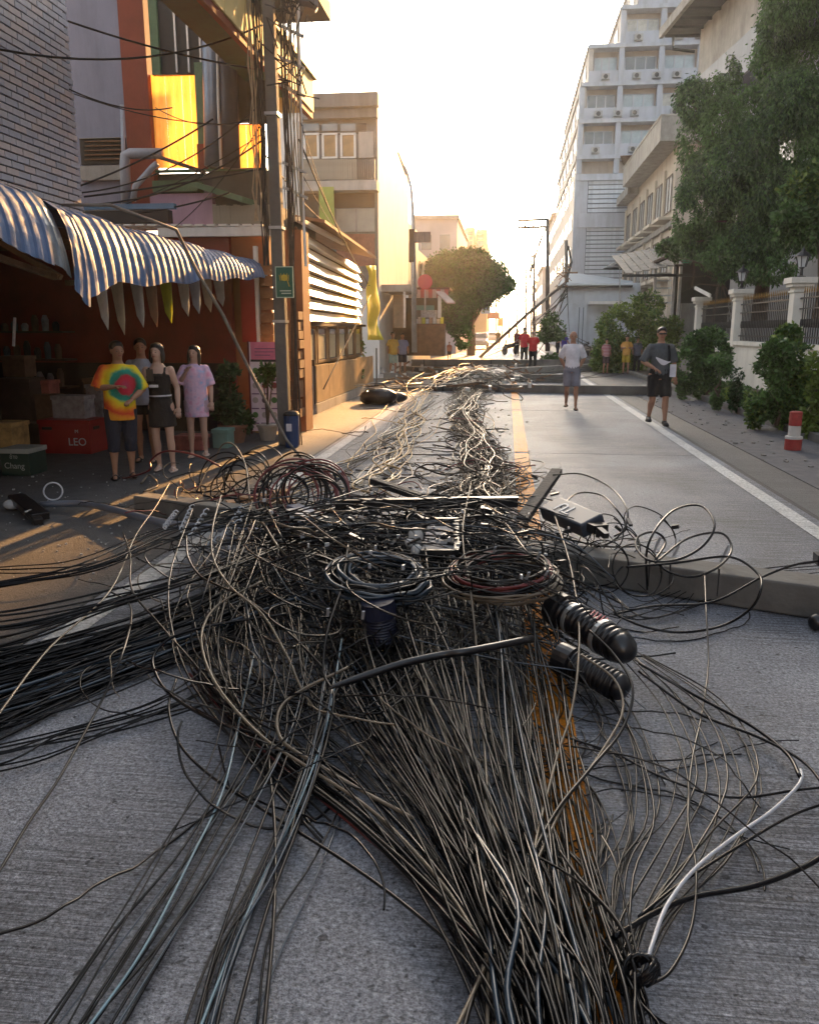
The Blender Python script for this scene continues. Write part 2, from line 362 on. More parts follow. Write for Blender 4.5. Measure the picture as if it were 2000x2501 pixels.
# paper pennants hanging from the awning edge
papers=[M('poster_paper_%d'%i,c,.7,.22,6,trans=.45) for i,c in enumerate([(.80,.78,.76),(.74,.66,.55),(.72,.74,.15),(.78,.80,.84),(.62,.45,.34)])]
plabels=['long narrow white pennant at the sagging end of the blue awning','cream printed pennant second from the sagging awning end','white folded pennant third in the row under the awning','printed pennant with brown marks fourth under the awning','yellow green printed pennant hanging under the blue awning','white narrow pennant just right of the yellow green one','white pennant second to the right of the yellow green one','pale dirty pennant near the far end of the row','small cream pennant last in the row beside the slanting cable']
for i,(px,py,w_,h_,mi) in enumerate([(272,690,30,85,0),(318,685,44,95,1),(362,685,34,80,0),(398,675,40,80,4),(435,665,42,75,2),(470,665,26,65,0),(500,665,32,62,3),(530,665,34,60,1),(556,668,24,50,0)]):
    a=AX(px-w_*.45,py,-4.08);a.z=edge_z(a.y)+.02;b_=Vector((-4.30,a.y+.12,a.z+.02));k=2049/a.y*.80
    hh=h_*1.12/k;mid=(a+b_)/2
    e=Vector((0,.0,-hh))
    pm=[a,(a*.5+b_*.5)+Vector((.03,0,0)),b_,b_+e*.86+Vector((.05,.05,0)),mid+e*.95,a+e*1.08+Vector((.02,.06,0))]
    # kite shaped pennant with fold
    P=[a,mid+Vector((.04,0,0)),b_+Vector((.0,.05,0)),b_+e*.75+Vector((.03,.1,0)),mid+e*1.0+Vector((.05,.03,0)),a+e*.7]
    mb=MB();mb.add(P+[p+Vector((.002,.003,0)) for p in P],[(0,1,4,5),(1,2,3,4),(6,11,10,7),(7,10,9,8),(0,5,11,6),(5,4,10,11),(4,3,9,10),(3,2,8,9),(0,6,7,1),(1,7,8,2)])
    tag(B('paper_pennant',mb,papers[mi]),plabels[i],'pennant','pennants hanging under the blue awning')
# ---------------- left 2: colourful old building behind (faces camera) ----------------
YB=14.6
cb=thing('colourful_building',(-5.5,YB,0),'old tall building with red column, yellow lit panels and green frames','building')
def yb(px,py,Y=YB): return AY(px,py,Y)
def rect(nm,x0,y0,x1,y1,m,par,Y=YB,th=.1,off=0,**k):
    ym=(max(y0,0)+y1)/2;a=AY(x0,y1,Y-off);b_=AY(x1,y0,Y-off);a.x=AY(x0,ym,Y-off).x;b_.x=AY(x1,ym,Y-off).x;return B(nm,MB().box(a.x,b_.x,Y-off,Y-off+th,a.z,b_.z),m,par,**k)
greyblue=M('grey_blue_wall',(.21,.22,.29),.85,.15,.8,dirt=.35,bump=.3)
rect('wall',60,-420,315,560,greyblue,cb,th=.3)
redc=M('red_brown_column',(.20,.045,.025),.75,.2,2,dirt=.2)
rect('column',305,-420,366,560,redc,cb,off=.12,th=.25)
green=M('faded_green_frame',(.085,.15,.085),.7,.25,4,dirt=.3)
wnd=rect('window',196,335,308,402,M('window_rotten',(.035,.033,.028),.8,.4,5),cb,off=.03,th=.04)
rect('frame',193,333,311,338,conc,wnd,off=.06,th=.05)
for i in range(5): rect('louvre',206,341+i*11,296,346+i*11,rust,wnd,off=.07,th=.03)
rect('ledge',196,402,315,440,conc,cb,off=.12,th=.14)
ylw=M('yellow_fibreglass',(.80,.33,.07),.5,.38,2,trans=.75,stretch=(5,1,.6),dirt=.25)
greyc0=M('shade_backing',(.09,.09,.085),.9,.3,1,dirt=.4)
def panelrow(xs,y0,y1,par,Y=YB):
    for a,b_ in zip(xs[:-1],xs[1:]):
        ym=(y0+y1)/2;p=AY(a+.3,y1,Y);q=AY(b_-.3,y0,Y);p.x=AY(a+.3,ym,Y).x;q.x=AY(b_-.3,ym,Y).x
        yy_=Y+random.uniform(0,.02);B('panel',MB().quad((p.x,yy_,p.z),(q.x,yy_+.01,p.z),(q.x,yy_+.01,q.z),(p.x,yy_,q.z)),ylw,par)
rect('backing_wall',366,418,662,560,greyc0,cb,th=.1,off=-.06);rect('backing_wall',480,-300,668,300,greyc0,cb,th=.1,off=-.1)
panelrow([367,388,408,428,448,468,486],180,410,cb)
panelrow([530,552],290,415,cb);panelrow([582,602,622,648],300,415,cb)
rect('frame',366,-300,386,182,green,cb,off=.04,th=.08)
rect('frame',480,150,506,415,green,cb,off=.04,th=.08)
rect('frame',366,408,650,420,green,cb,off=.05,th=.1)
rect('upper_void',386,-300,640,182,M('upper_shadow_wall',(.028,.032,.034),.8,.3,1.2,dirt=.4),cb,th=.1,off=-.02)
rect('door_panel',505,180,530,415,M('olive_panel',(.09,.09,.04),.8,.25,4),cb,off=-.02)
rect('red_panel',482,350,506,412,redc,cb,off=.06,th=.05)
rect('brick_infill',552,180,582,415,M('dark_brick_infill',(.06,.05,.04),.9,.3,8,bump=.5),cb,off=-.01)
rect('brick_infill',602,60,655,300,M('dark_brick_infill',(.06,.05,.04)),cb,off=-.02)
for i in range(4): rect('mullion',425+i*30,-120,429+i*30,175,steel,cb,off=.03,th=.03)
# lower storey strips: pink wall, grey board fence, green canopy, fascia
pink=M('lilac_wall',(.42,.29,.40),.8,.15,1.2,dirt=.35)
rect('parapet',368,470,520,560,pink,cb,off=.35,th=.15)
rect('canopy_edge',372,438,482,468,green,cb,off=.42,th=.3)
mb=MB();a=AY(480,440,YB-.6);b_=AY(620,500,YB-.8);mb.bar(AY(478,450,YB-.4),AY(610,492,YB-.6),.5,.09);B('canopy_edge',mb,green,cb)
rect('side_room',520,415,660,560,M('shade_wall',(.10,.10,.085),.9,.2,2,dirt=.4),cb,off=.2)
bf_=thing('board_fence',AY(590,545,YB-.5),'grey vertical board fence on the flat roof left of the pole','fence')
gb=M('grey_boards',(.26,.25,.21),.85,.2,3,dirt=.4)
for i in range(17):
    a=AY(521+i*8.4,547,YB-.5);b_=AY(521+i*8.4+7.4,500+random.uniform(-2,2),YB-.5)
    B('board',MB().box(a.x,b_.x,YB-.5-random.uniform(0,.012),YB-.48,a.z,b_.z),gb,bf_)
# kitchen wall + fascia beam of the restaurant roof
rs=thing('restaurant_front',(-4.8,13.6,0),'orange brown restaurant corner wall with timber blocks below a white fascia','building')
orange=M('orange_plaster',(.30,.115,.05),.8,.2,2,dirt=.3)
YR=13.7
def rr(nm,x0,y0,x1,y1,m,th=.1,off=0,par=None,**k): return rect(nm,x0,y0,x1,y1,m,par or rs,Y=YR,th=th,off=off,**k)
rr('wall',330,575,665,1085,orange,th=.12)
rr('fascia',385,552,672,578,white,th=.1,off=.25)
for i in range(14): rr('purlin',272+i*29,546,272+i*29+20,551,white,th=.5,off=.2)
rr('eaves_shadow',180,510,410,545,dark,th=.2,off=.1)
rr('red_panel',588,645,624,835,M('bright_red_panel',(.38,.03,.02),.5,.15,2),off=.16,th=.05)
rr('door_frame',624,600,632,930,white,off=.16,th=.1)
blk=M('timber_block',(.26,.13,.06),.8,.3,5,bump=.4)
for i in range(10):
    y0=645+i*29+random.uniform(-2,2)
    rr('timber_block',636,y0,668,y0+25,blk,off=.12+random.uniform(0,.03),th=.12)
for i in range(11):
    y0=760+i*24+random.uniform(-2,2)
    rr('timber_block',703,y0,730+random.uniform(-3,4),y0+20,blk,off=.35+random.uniform(0,.04),th=.3)
rr('corner_post',700,560,742,1060,orange,off=.05,th=.5)
rr('side_post',620,835,630,1060,M('striped_post',(.38,.28,.12),.7,.5,18),off=.3,th=.06)
rr('roof_gutter',205,495,424,512,M('blue_gutter',(.10,.20,.33),.5,.2,2),off=.9,th=.12)
# drain pipes and ducts
def pipe(nm,pts,r,m,label,cat='pipe',group=None,n=12): return tag(B(nm,MB().tube(pts,r,n),m,smooth=True),label,cat,group)
pvc=M('grey_pvc',(.30,.32,.37),.45,.15,2,dirt=.2)
pipe('drain_pipe',[AY(298,255,14.3),AY(302,380,14.3),AY(312,500,14.3)],.035,pvc,'thin grey vertical pipe on the grey blue wall')
pipe('drain_pipe',[AY(309,500,14.0),AY(305,400,14.0),AY(306,380,14.0),AY(318,374,14.0),AY(395,374,14.0)],.085,pvc,'thick grey drain pipe with an elbow left of the red column')
pipe('drain_pipe',[AY(325,490,13.9),AY(330,455,13.9),AY(372,408,13.9),AY(384,398,13.9)],.05,pvc,'slanting grey pipe crossing the red column')
duct=M('exhaust_duct_grey',(.22,.25,.31),.35,.2,2,metal=.5);ductd=M('exhaust_duct_dark',(.045,.045,.06),.45,.3,2)
pipe('exhaust_duct',[AY(522,405,14.2),AY(520,250,14.2),AY(516,110,14.2),AY(520,75,14.2),AY(548,55,14.1)],.155,duct,'grey vertical exhaust duct in front of the green frame',n=18)
pipe('exhaust_duct',[AY(566,410,14.1),AY(560,250,14.1),AY(556,125,14.1),AY(570,92,14.0),AY(602,70,13.8)],.145,ductd,'dark vertical exhaust duct with an elbow at the top',n=18)
pipe('drain_pipe',[AY(540,410,14.0),AY(533,250,14.0),AY(530,100,14.0),AY(545,85,13.9)],.022,white,'thin white pipe between the two exhaust ducts')
mb=MB();mb.ell(AY(598,85,13.7),(.22,.25,.3));tag(B('duct_hood',mb,ductd,smooth=True),'dark rounded hood at the top of the exhaust duct','hood')
pipe('roof_pole',[AY(375,378,13.8),AY(500,420,13.2)],.03,wood,'thin dark pole sloping down across the yellow panels')
# upper roof with yellow fascia along the street
ur=thing('street_roof',(-3.6,12,6),'yellow fascia and green edge of the upper roof over the utility pole','roof')
yf=M('cream_yellow_fascia',(.72,.55,.24),.7,.15,2,dirt=.15)
def sec(y0,y1):
    return y0,y1
nb=9;Y0,Y1=5.0,15.75
for i in range(nb):
    a=Y0+(Y1-Y0)*i/nb+.01;b_=Y0+(Y1-Y0)*(i+1)/nb-.01
    B('fascia_board',MB().box(-3.66,-3.6,a,b_,5.56,6.10),yf,ur)
B('fascia_board',MB().box(-4.3,-3.6,15.75,15.8,5.56,6.1),yf,ur)
B('roof_edge',MB().bar((-3.60,Y0,6.17),(-3.60,15.95,6.17),.10,.09),M('green_roof_edge',(.05,.075,.045),.6),ur)
B('soffit_trim',MB().bar((-3.66,Y0,5.50),(-3.66,15.8,5.50),.08,.10),redc,ur)
B('roof_slab',MB().box(-4.5,-3.7,Y0,15.7,5.8,6.05),M('soffit_green',(.03,.10,.06),.7,.2,2,dirt=.3),ur)
B('side_wall',MB().box(-4.45,-4.35,14.8,19.0,2.9,4.0),M('teal_side_wall',(.07,.085,.08),.8,.3,2,dirt=.4),ur)
# small roof corner top
tag(B('roof_corner',MB().box(-4.6,AY(787,8,13).x,12.7,13.6,AY(787,14,13).z,AY(787,14,13).z+.25),M('dark_eave',(.08,.08,.085),.7,.1,2)),'dark flat roof corner at the top beside the pole','roof')
# ---------------- slatted hoarding, windows and fence wall ----------------
XH=-4.0
hd=thing('slatted_hoarding',(XH,19.5,1.9),'large white metal slat hoarding blazing in the low sun','hoarding')
slm=M('white_slat_metal',(.92,.86,.74),.30,.06,1.5,metal=.7,dirt=.05)
for i in range(7):
    z0=1.86+i*.245; 
    for a,b_ in ((16.1,17.25),(17.28,25.0)):
        mb=MB();a2,b2=(a,b_)
        tl=.13
        P=[(XH,0,z0),(XH+tl,0,z0+.015),(XH+.005,0,z0+.215),(XH-.02,0,z0+.215)]
        mb.prism([Vector((p[0]-(a2-16.1)*.055,a2,p[2]))for p in P],(-(b2-a2)*.055,b2-a2,0));B('slat',mb,slm,hd)
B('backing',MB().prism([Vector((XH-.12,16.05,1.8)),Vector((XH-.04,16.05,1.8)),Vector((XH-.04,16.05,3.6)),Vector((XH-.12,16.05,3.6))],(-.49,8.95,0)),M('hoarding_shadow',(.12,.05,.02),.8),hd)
for y in (16.1,17.26,20,24.95): B('post',MB().box(XH-.11-(y-16.1)*.055,XH-.05-(y-16.1)*.055,y-.03,y+.03,0,3.62),rust,hd)
B('top_beam',MB().bar((XH+.05,15.7,3.72),(XH+.05,20.3,3.72),.12,.07),slm,hd);B('lower_beam',MB().box(XH-.05,XH+.04,16.05,23.3,1.78,1.84),wood,hd)
# lean-to roof above
tag(B('lean_to_roof',MB().hexa([(-6.2,17,4.2),(-3.7,17,3.80),(-3.7,23.6,3.64),(-6.2,23.6,4.2),(-6.2,17,4.26),(-3.7,17,3.86),(-3.7,23.6,3.70),(-6.2,23.6,4.26)]),M('rust_roof',(.25,.12,.06),.7,.3,3)),'rusty sheet roof just above the white slat hoarding','roof')
ww=thing('restaurant_windows',(XH-.05,19.5,0),'row of timber framed windows under the slat hoarding','window wall')
tim=M('sunlit_timber',(.22,.13,.06),.6,.3,4)
for i in range(6):
    y0=16.4+i*1.12;f_=B('window',MB().box(XH-.09,XH-.05,y0,y0+1.0,1.06,1.74),glass,ww)
    mb=MB().box(XH-.06,XH-.02,y0,y0+.08,1.0,1.78).box(XH-.06,XH-.02,y0+.92,y0+1.0,1.0,1.78).box(XH-.06,XH-.03,y0+.08,y0+.92,1.0,1.06).box(XH-.06,XH-.03,y0+.08,y0+.92,1.72,1.78)
    B('frame',mb,tim,f_)
    B('blind',MB().box(XH-.05,XH-.045,y0+.12,y0+.80,1.08,1.60),M('cream_blind',(.55,.48,.30),.7),f_)
B('wall',MB().box(XH-.25,XH-.12,16.2,23.3,0,1.9),tim,ww)
fw=thing('panel_wall',(-3.9,20,0),'low wall of weathered orange panels along the left kerb','wall')
pm_=M('weathered_panel',(.46,.30,.15),.5,.3,1.6,dirt=.35)
for i in range(6):
    a=16.7+i*1.22;B('panel',MB().box(-3.93,-3.88,a+.01,a+1.2,.22,.98-.02*(i%2)),pm_,fw)
B('base',MB().box(-3.98,-3.86,16.6,24.1,0,.2),conc2,fw)
gt=thing('corrugated_gate',(-3.95,15.2,0),'grey corrugated sheet gate between utility pole and panel wall','gate')
for i in range(16):
    a=14.2+i*.15;B('sheet_rib',MB().box(-3.98+.02*(i%2),-3.93+.02*(i%2),a,a+.145,.05,.98),M('grey_sheet',(.25,.24,.23),.5,.2,3,metal=.4),gt)
mb=MB().bar((-3.92,14.1,0),(-3.92,14.1,1.05),.06).bar((-3.92,15.5,0),(-3.92,15.5,1.1),.06).bar((-3.92,16.65,0),(-3.92,16.65,1.1),.06);B('post',mb,blackmetal,gt)
# yellow tarpaulin
tp=MB();n=14;P=[]
a0=AX(893,650,-3.85);a1=AX(922,640,-3.85)
for i in range(n+1):
    t=i/n;row=[]
    for j in range(9):
        s_=j/8;py=648+ t*182;px=893+ (24+ t*18)*s_ +4*math.sin(t*9+s_*4)
        p=AX(px,py,-3.82);p.x+=.05*math.sin(s_*9+t*3)+.03*math.sin(t*14);row.append(p)
    P.append(row)
tp.v=[p for r in P for p in r]
for i in range(n):
    for j in range(8): tp.f.append((i*9+j,i*9+j+1,(i+1)*9+j+1,(i+1)*9+j))
o=B('yellow_tarpaulin',tp,M('yellow_tarp',(.85,.80,.12),.5,.1,3,trans=.5),smooth=True);o.modifiers.new('t','SOLIDIFY').thickness=.006
tag(o,'bright yellow tarpaulin hanging at the end of the slat hoarding','tarpaulin')
# ---------------- concrete three storey house ----------------
YC=29.3;XC=-4.5
ch=thing('concrete_house',(-7,YC,0),'grey three storey concrete house with wooden windows and board balcony','building')
greyc=M('grey_cement',(.17,.17,.17),.9,.2,1,dirt=.5,bump=.3)
sunw=M('sunlit_white_wall',(.72,.70,.66),.7,.06,1,dirt=.12)
def cr(nm,x0,y0,x1,y1,m,par=ch,th=.15,off=0,Y=YC,**k): return rect(nm,x0,y0,x1,y1,m,par,Y=Y,th=th,off=off,**k)
zt=AY(900,222,YC).z
B('body',MB().box(-8.2,XC-.02,YC+.1,38.2,0,zt-.35),sunw,ch)
cr('parapet',735,222,922,262,greyc,off=.5,th=.3);cr('parapet',735,262,920,290,greyc,off=.3,th=.3)
cr('wall',735,290,920,705,greyc,th=.11)
cr('wall_recess',735,300,895,330,dark,off=.02,th=.05)
cr('transom',738,322,868,326,white,off=.06,th=.05)
for i in range(3):
    x0=741+i*45
    f_=cr('window',x0,326,x0+38,384,M('orange_curtain',(.30,.17,.06),.35,.4,3),off=.03,th=.03)
    for (a,b_,c,d) in ((x0,323,x0+38,329),(x0,381,x0+38,387),(x0,329,x0+5,381),(x0+33,329,x0+38,381)): cr('frame',a,b_,c,d,white,par=f_,off=.07,th=.05)
    cr('fanlight',x0,300,x0+38,319,glass,off=.06,th=.02)
cr('wall_panel',876,320,912,386,conc2,off=.05,th=.05)
bal=MB()
for i in range(24):
    a=AY(736+i*5.7,438,YC-.6);b_=AY(736+i*5.7+4.7,388,YC-.6)
    B('balcony_board',MB().box(a.x,b_.x,YC-.62-random.uniform(0,.01),YC-.6,a.z,b_.z),gb,ch)
cr('balcony_rail',735,384,920,388,wood,off=.6,th=.05)
for i in range(9): cr('baluster',874+i*5,388,875.5+i*5,437,blackmetal,off=.58,th=.03)
cr('balcony_slab',735,438,920,466,conc2,off=.62,th=.6)
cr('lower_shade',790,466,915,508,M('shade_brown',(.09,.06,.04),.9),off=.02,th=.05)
gp=cr('green_banner',780,455,816,580,M('green_yellow_banner',(.28,.34,.07),.7,.25,1.5),off=.7,th=.03)
cr('shutter',822,508,915,566,M('pale_shutter',(.33,.33,.29),.7,.15,2),off=.06,th=.04)
cr('shutter_rail',868,508,871,566,conc,off=.09,th=.04)
cr('brick_band',822,570,915,650,M('red_brick_band',(.24,.10,.07),.9,.3,8,bump=.4),off=.04,th=.04)
cr('dark_shutter',735,470,778,640,M('dark_shutter',(.05,.045,.04),.8),off=.04,th=.04)
# next buildings on the left
nbm=M('warm_cream_wall',(.66,.58,.45),.7,.1,1,dirt=.2)
h2=thing('cream_shophouse',(-5,44,0),'sunlit cream shophouse with narrow windows beyond the concrete house','building')
p0=AX(925,560,-4.55);p1=AX(1005,600,-4.55)
B('body',MB().box(-9,-4.55,38.6,49.5,0,5.6),nbm,h2)
B('body',MB().box(-9,-4.7,38.6,44,5.6,6.6),nbm,h2)
for i in range(3):
    w_=B('window',MB().box(-4.56,-4.52,40+i*3,40.9+i*3,3.3,5.0),glass,h2)
    B('frame',MB().box(-4.53,-4.49,39.9+i*3,40.0+i*3,3.2,5.1).box(-4.53,-4.49,40.9+i*3,41+i*3,3.2,5.1),wood,w_)
g3=thing('grey_apartment_block',(-5,62,0),'plain pale grey block rising behind the round tree','building')
a=AY(1012,535,60);b_=AY(1117,535,60)
pgrey=M('pale_grey_render',(.42,.39,.41),.8,.08,.4,dirt=.15)
B('body',MB().box(a.x,b_.x,60,75,0,a.z),pgrey,g3);B('roof_lip',MB().box(a.x-.2,b_.x+.1,59.8,75.2,a.z,a.z+.25),conc2,g3)
for i in range(2):
    for j in range(3):
        w_=B('window',MB().box(a.x+.5+i*1.3,a.x+1.2+i*1.3,59.93,59.99,3.2+j*2.0,4.2+j*2.0),glass,g3)
g4=thing('twin_tower_block',(-5,110,0),'distant tan block with two stepped rooftop towers','building')
tan=M('tan_far_wall',(.42,.34,.25),.8,.1,.3)
for (x0,y0,x1) in ((1136,555,1159),(1163,560,1190),(1130,600,1193)):
    a=AY(x0,y0,110);b_=AY(x1,y0,110);B('body',MB().box(a.x,b_.x,110+ (0 if y0<600 else -2),118,0,a.z),tan,g4)
for i in range(2):
    for j in range(4):
        a=AY(1140+i*26,566+j*11,109.9);B('window',MB().box(a.x,a.x+.7,107.85 if j>2 else 109.9,109.98,a.z-.4,a.z),glass,g4)
# low canopies / stalls under left side (Y 27-40)
st=thing('street_stall',(-3.4,34,0),'cluttered street stall with red striped awning below the round sign','stall')
SY=33
def sr(nm,x0,y0,x1,y1,m,th=.1,off=0,Y=SY,par=st): return rect(nm,x0,y0,x1,y1,m,par,Y=Y,th=th,off=off)
stripe=M('red_white_awning',(.45,.10,.07),.7,.5,9,stretch=(4,1,.2))
for i in range(10): sr('awning_strip',998+i*9.7,706,998+i*9.7+9,727,M('awning_red',(.36,.10,.09),.7,.2,3) if i%2 else M('awning_pale',(.45,.36,.32),.7,.2,3),off=.8+.02*(i%2),th=.04)
sr('awning_frame',995,701,1098,707,wood,off=.8,th=1.6)
mb=MB().bar(AY(1073,712,SY-.8),AY(1102,740,SY-1.6),.35,.05);B('awning_flap',mb,M('awning_pale',(.45,.36,.32)),st)
sr('post',1069,722,1077,776,white,off=1.0,th=.1);sr('post',1008,727,1012,860,steel,off=.8,th=.1)
sr('back_wall',930,727,1075,868,M('stall_dark',(.06,.045,.035),.9,.4,3),off=0,th=.1)
sr('counter',1010,790,1085,868,M('stall_brown',(.15,.075,.04),.8,.4,4),off=.7,th=.7)
for i in range(8): sr('goods_box',1012+i*9,778-(i%3)*4,1019+i*9,790,papers[i%5],off=.75,th=.3)
sr('sign_board',1015,745,1060,757,M('teal_board',(.10,.22,.20),.6),off=.85,th=.05)
sr('goods_rack',1028,757,1066,775,M('rack_white',(.35,.35,.36),.5,.5,12),off=.8,th=.2)
rs_=thing('round_sign',AY(1038,700,32),'round red disc sign above the street stall','sign')
mb=MB().lathe(AY(1038,688,32),[(.0,-.02),(.26,-.02),(.28,0),(.26,.02),(0,.02)],24,Matrix.Rotation(PI/2,3,'X'));B('disc',mb,M('red_disc',(.50,.06,.09),.5,.08),rs_)
B('post',MB().tube([AY(1038,703,32.05),AY(1038,760,32.05)],.03),steel,rs_)
cn=thing('grey_canopy',AY(960,700,30),'flat grey canopy with dark space below next to the stall','canopy')
sr('roof',928,694,1003,712,conc,Y=30,par=cn,th=3);sr('post',985,712,990,800,steel,Y=30,par=cn);sr('curtain',960,720,985,800,M('tan_curtain',(.25,.18,.12),.8,.3,3),Y=30.5,par=cn)
sr('post',926,712,930,870,steel,Y=30,par=cn)
# lamp post on the left with curved head
lp=thing('street_lamp_post',AY(1010,760,28),'thin street lamp post with curved arm in front of the white wall','street lamp')
B('pole',MB().tube([AY(1012,860,28),AY(1010,640,28),AY(1008,520,28),AY(1004,460,28),AY(996,425,28),AY(986,405,28)],[.09,.08,.06,.05,.045,.04],8),steel,lp,smooth=True)
B('lamp_head',MB().bar(AY(992,425,28),AY(972,372,28),.16,.07,w2=.08,h2=.04),conc,lp)
B('bracket_box',MB().box(AY(1000,640,28).x,AY(1012,560,28).x,27.85,28.1,AY(1000,640,28).z,AY(1000,560,28).z),wood,lp)
sr('sign_panel',1010,565,1052,592,M('striped_sign',(.20,.15,.13),.7,.6,14,stretch=(5,1,.2)),Y=27.9,par=lp,th=.05)
# ---------------- right: white tower ----------------
tw=thing('white_tower',(14,71,0),'tall white stepped apartment tower with air conditioners','building')
twm=M('tower_white',(.40,.43,.50),.7,.08,.5,dirt=.4,dscale=.5);tws=M('tower_side',(.42,.39,.37),.7,.1,.5,dirt=.4,dscale=.4);peach=M('tower_peach',(.40,.34,.30),.8,.1,.6,dirt=.3)
YT=71.
def tz(y,Y=YT): return AY(1500,y,Y).z
def tx(x,Y=YT,y=400): return AY(x,y,Y).x
fl=[-100,15,107,200,290,378,422]   # floor lines in the photo
lefts=[1536,1500,1427,1414,1411,1409]
for i in range(6):
    zt_,zb=tz(fl[i]),tz(fl[i+1]);xl=tx(lefts[i])
    yb0=100 if i>1 else 97
    B('storey',MB().box(xl+.35,23,YT+.9,yb0,zb,zt_),peach,tw)
    B('side_wall',MB().box(xl,xl+.34,YT+.0,yb0,zb,zt_),tws,tw)
    B('slab',MB().box(xl-.05,23,YT-.25,YT+1.0,zt_-.28,zt_),twm,tw)
    if i<5: B('spandrel',MB().box(xl+.05,23,YT-.05,YT+.12,zb,zb+.85),twm,tw)
    H=zt_-zb;cols=[tx(c) for c in (1414,1505,1600,1692,1785)]
    for c in cols:
        if c>=xl-.3: B('column',MB().box(c-.2,c+.2,YT-.12,YT+.35,zb,zt_-.28),twm,tw)
    if i<5:
        for j in range(len(cols)-1):
            a,b_=cols[j]+.35,cols[j+1]-.3
            a=max(a,xl+.5)
            if b_-a<.8: continue
            zz0,zz1=zb+.9,zt_-.75
            w_=B('window',MB().box(a,b_,YT+.80,YT+.86,zz0,zz1),random.choice([glassblue,glassblue,M('curtain_glass',(.44,.44,.42),.2,.35,2),M('dark_glass',(.10,.13,.17),.12,.3,1)]),tw)
            mb=MB()
            for q in range(4):
                x=a+(b_-a)*q/3;mb.box(x-.05,x+.05,YT+.76,YT+.80,zz0,zz1)
            mb.box(a,b_,YT+.765,YT+.80,zz0-.06,zz0).box(a,b_,YT+.765,YT+.80,zz1,zz1+.06);B('frame',mb,twm,w_)
            if i>0 and i<5:
                for q in range(2 if (i+j)%2 else 1):
                    x=a+.5+q*1.5;ac=B('air_conditioner',MB().box(x,x+.62,YT-.45,YT-.15,zb+.12,zb+.55),M('ac_shell',(.30,.30,.31),.6,.2,3),tw);B('fan_grille',MB().lathe((x+.3,YT-.45,zb+.33),[(.17,0),(.17,.02)],10,Matrix.Rotation(PI/2,3,'X')),dark,ac)
    # side openings
    for q in range(6):
        y0=YT+2+q*4.4
        w_=B('window',MB().box(xl-.03,xl-.005,y0,y0+2.4,zb+.9,zt_-.9),M('side_window',(.10,.09,.09),.3,.3,1),tw)
        B('frame',MB().box(xl-.06,xl-.03,y0-.08,y0,zb+.8,zt_-.8).box(xl-.06,xl-.03,y0+2.4,y0+2.48,zb+.8,zt_-.8),twm,w_)
    B('side_band',MB().box(xl-.12,xl-.04,YT,yb0,zt_-.3,zt_+.02),tws,tw)
# lower part with louvred shutters
xl=tx(1409);zb=0;zt_=tz(424)
B('lower_body',MB().box(xl-.1,23,YT+.2,108,0,zt_),tws,tw)
B('corner_wall',MB().box(xl-.1,tx(1438),YT-.1,YT+.19,0,zt_),twm,tw)
for (y0,y1) in ((424,440),(520,545),(545,555)): B('band',MB().box(xl,23,YT-.25,YT+.19,tz(y1),tz(y0)),twm,tw)
for k_ in range(2):
    ya,yb_=((440,520),(555,690))[k_]
    B('recess',MB().box(tx(1438),tx(1540),YT+.1,YT+.18,tz(yb_),tz(ya)),M('louvre_shadow',(.16,.17,.20),.8),tw)
    n_=7 if k_==0 else 13
    for q in range(n_):
        a=ya+(yb_-ya)*q/n_;b_=a+(yb_-ya)/n_*.72
        B('louvre',MB().box(tx(1440),tx(1538),YT+.0,YT+.09,tz(b_),tz(a)),bluewhite,tw)
for q in range(7):
    for r_ in range(5):
        y0=YT+1.5+q*5; z0=2+r_*2.6
        B('side_slot',MB().box(xl-.14,xl-.105,y0,y0+3.2,z0,z0+1.2),M('side_window',(.1,.09,.09)),tw)
B('rooftop_wall',MB().box(tx(1680),24,YT-.6,YT+.5,tz(20),tz(-120)),conc2,tw)
# low hall in front of the tower
lh=thing('low_white_hall',(8,56,0),'low blue white hall with a thin dark roof edge below the tower','building')
YL=56
def lr(nm,x0,y0,x1,y1,m,off=0,th=.1,par=None,Y=YL): return rect(nm,x0,y0,x1,y1,m,par or lh,Y=Y,th=th,off=off)
lr('wall',1365,690,1560,845,bluewhite,th=12);lr('roof_edge',1362,696,1545,702,blackmetal,off=.6,th=12)
mb=MB().hexa([AY(1362,696,YL-.5),AY(1545,696,YL-.5),AY(1545,690,YL+6),AY(1392,668,YL+6),AY(1362,694,YL-.5),AY(1545,694,YL-.5),AY(1545,686,YL+6),AY(1392,664,YL+6)]);B('roof',mb,M('pale_blue_roof',(.42,.47,.52),.5,.1,1),lh)
d_=lr('door',1405,750,1432,845,glass,off=.06,th=.05)
for i in range(3): lr('door_leaf',1404+i*10,750,1412+i*10,845,bluewhite,off=.12,th=.04,par=d_)
for i in range(6): lr('wall_board',1368+i*30,708,1396+i*30,740,bluewhite,off=.05,th=.04)
lr('awning',1440,735,1520,742,white,off=1.5,th=1.6)
pk=thing('parasol',AY(1510,760,40),'dark half folded parasol near the low hall','umbrella')
mb=MB().lathe(AY(1513,648,40),[(.02,.25),(.35,.1),(.75,-.12),(.7,-.14),(.02,.1)],12);B('canopy',mb,M('parasol_cloth',(.05,.06,.08),.8),pk);B('pole',MB().tube([AY(1513,645,40),AY(1515,860,40)],.025),steel,pk)
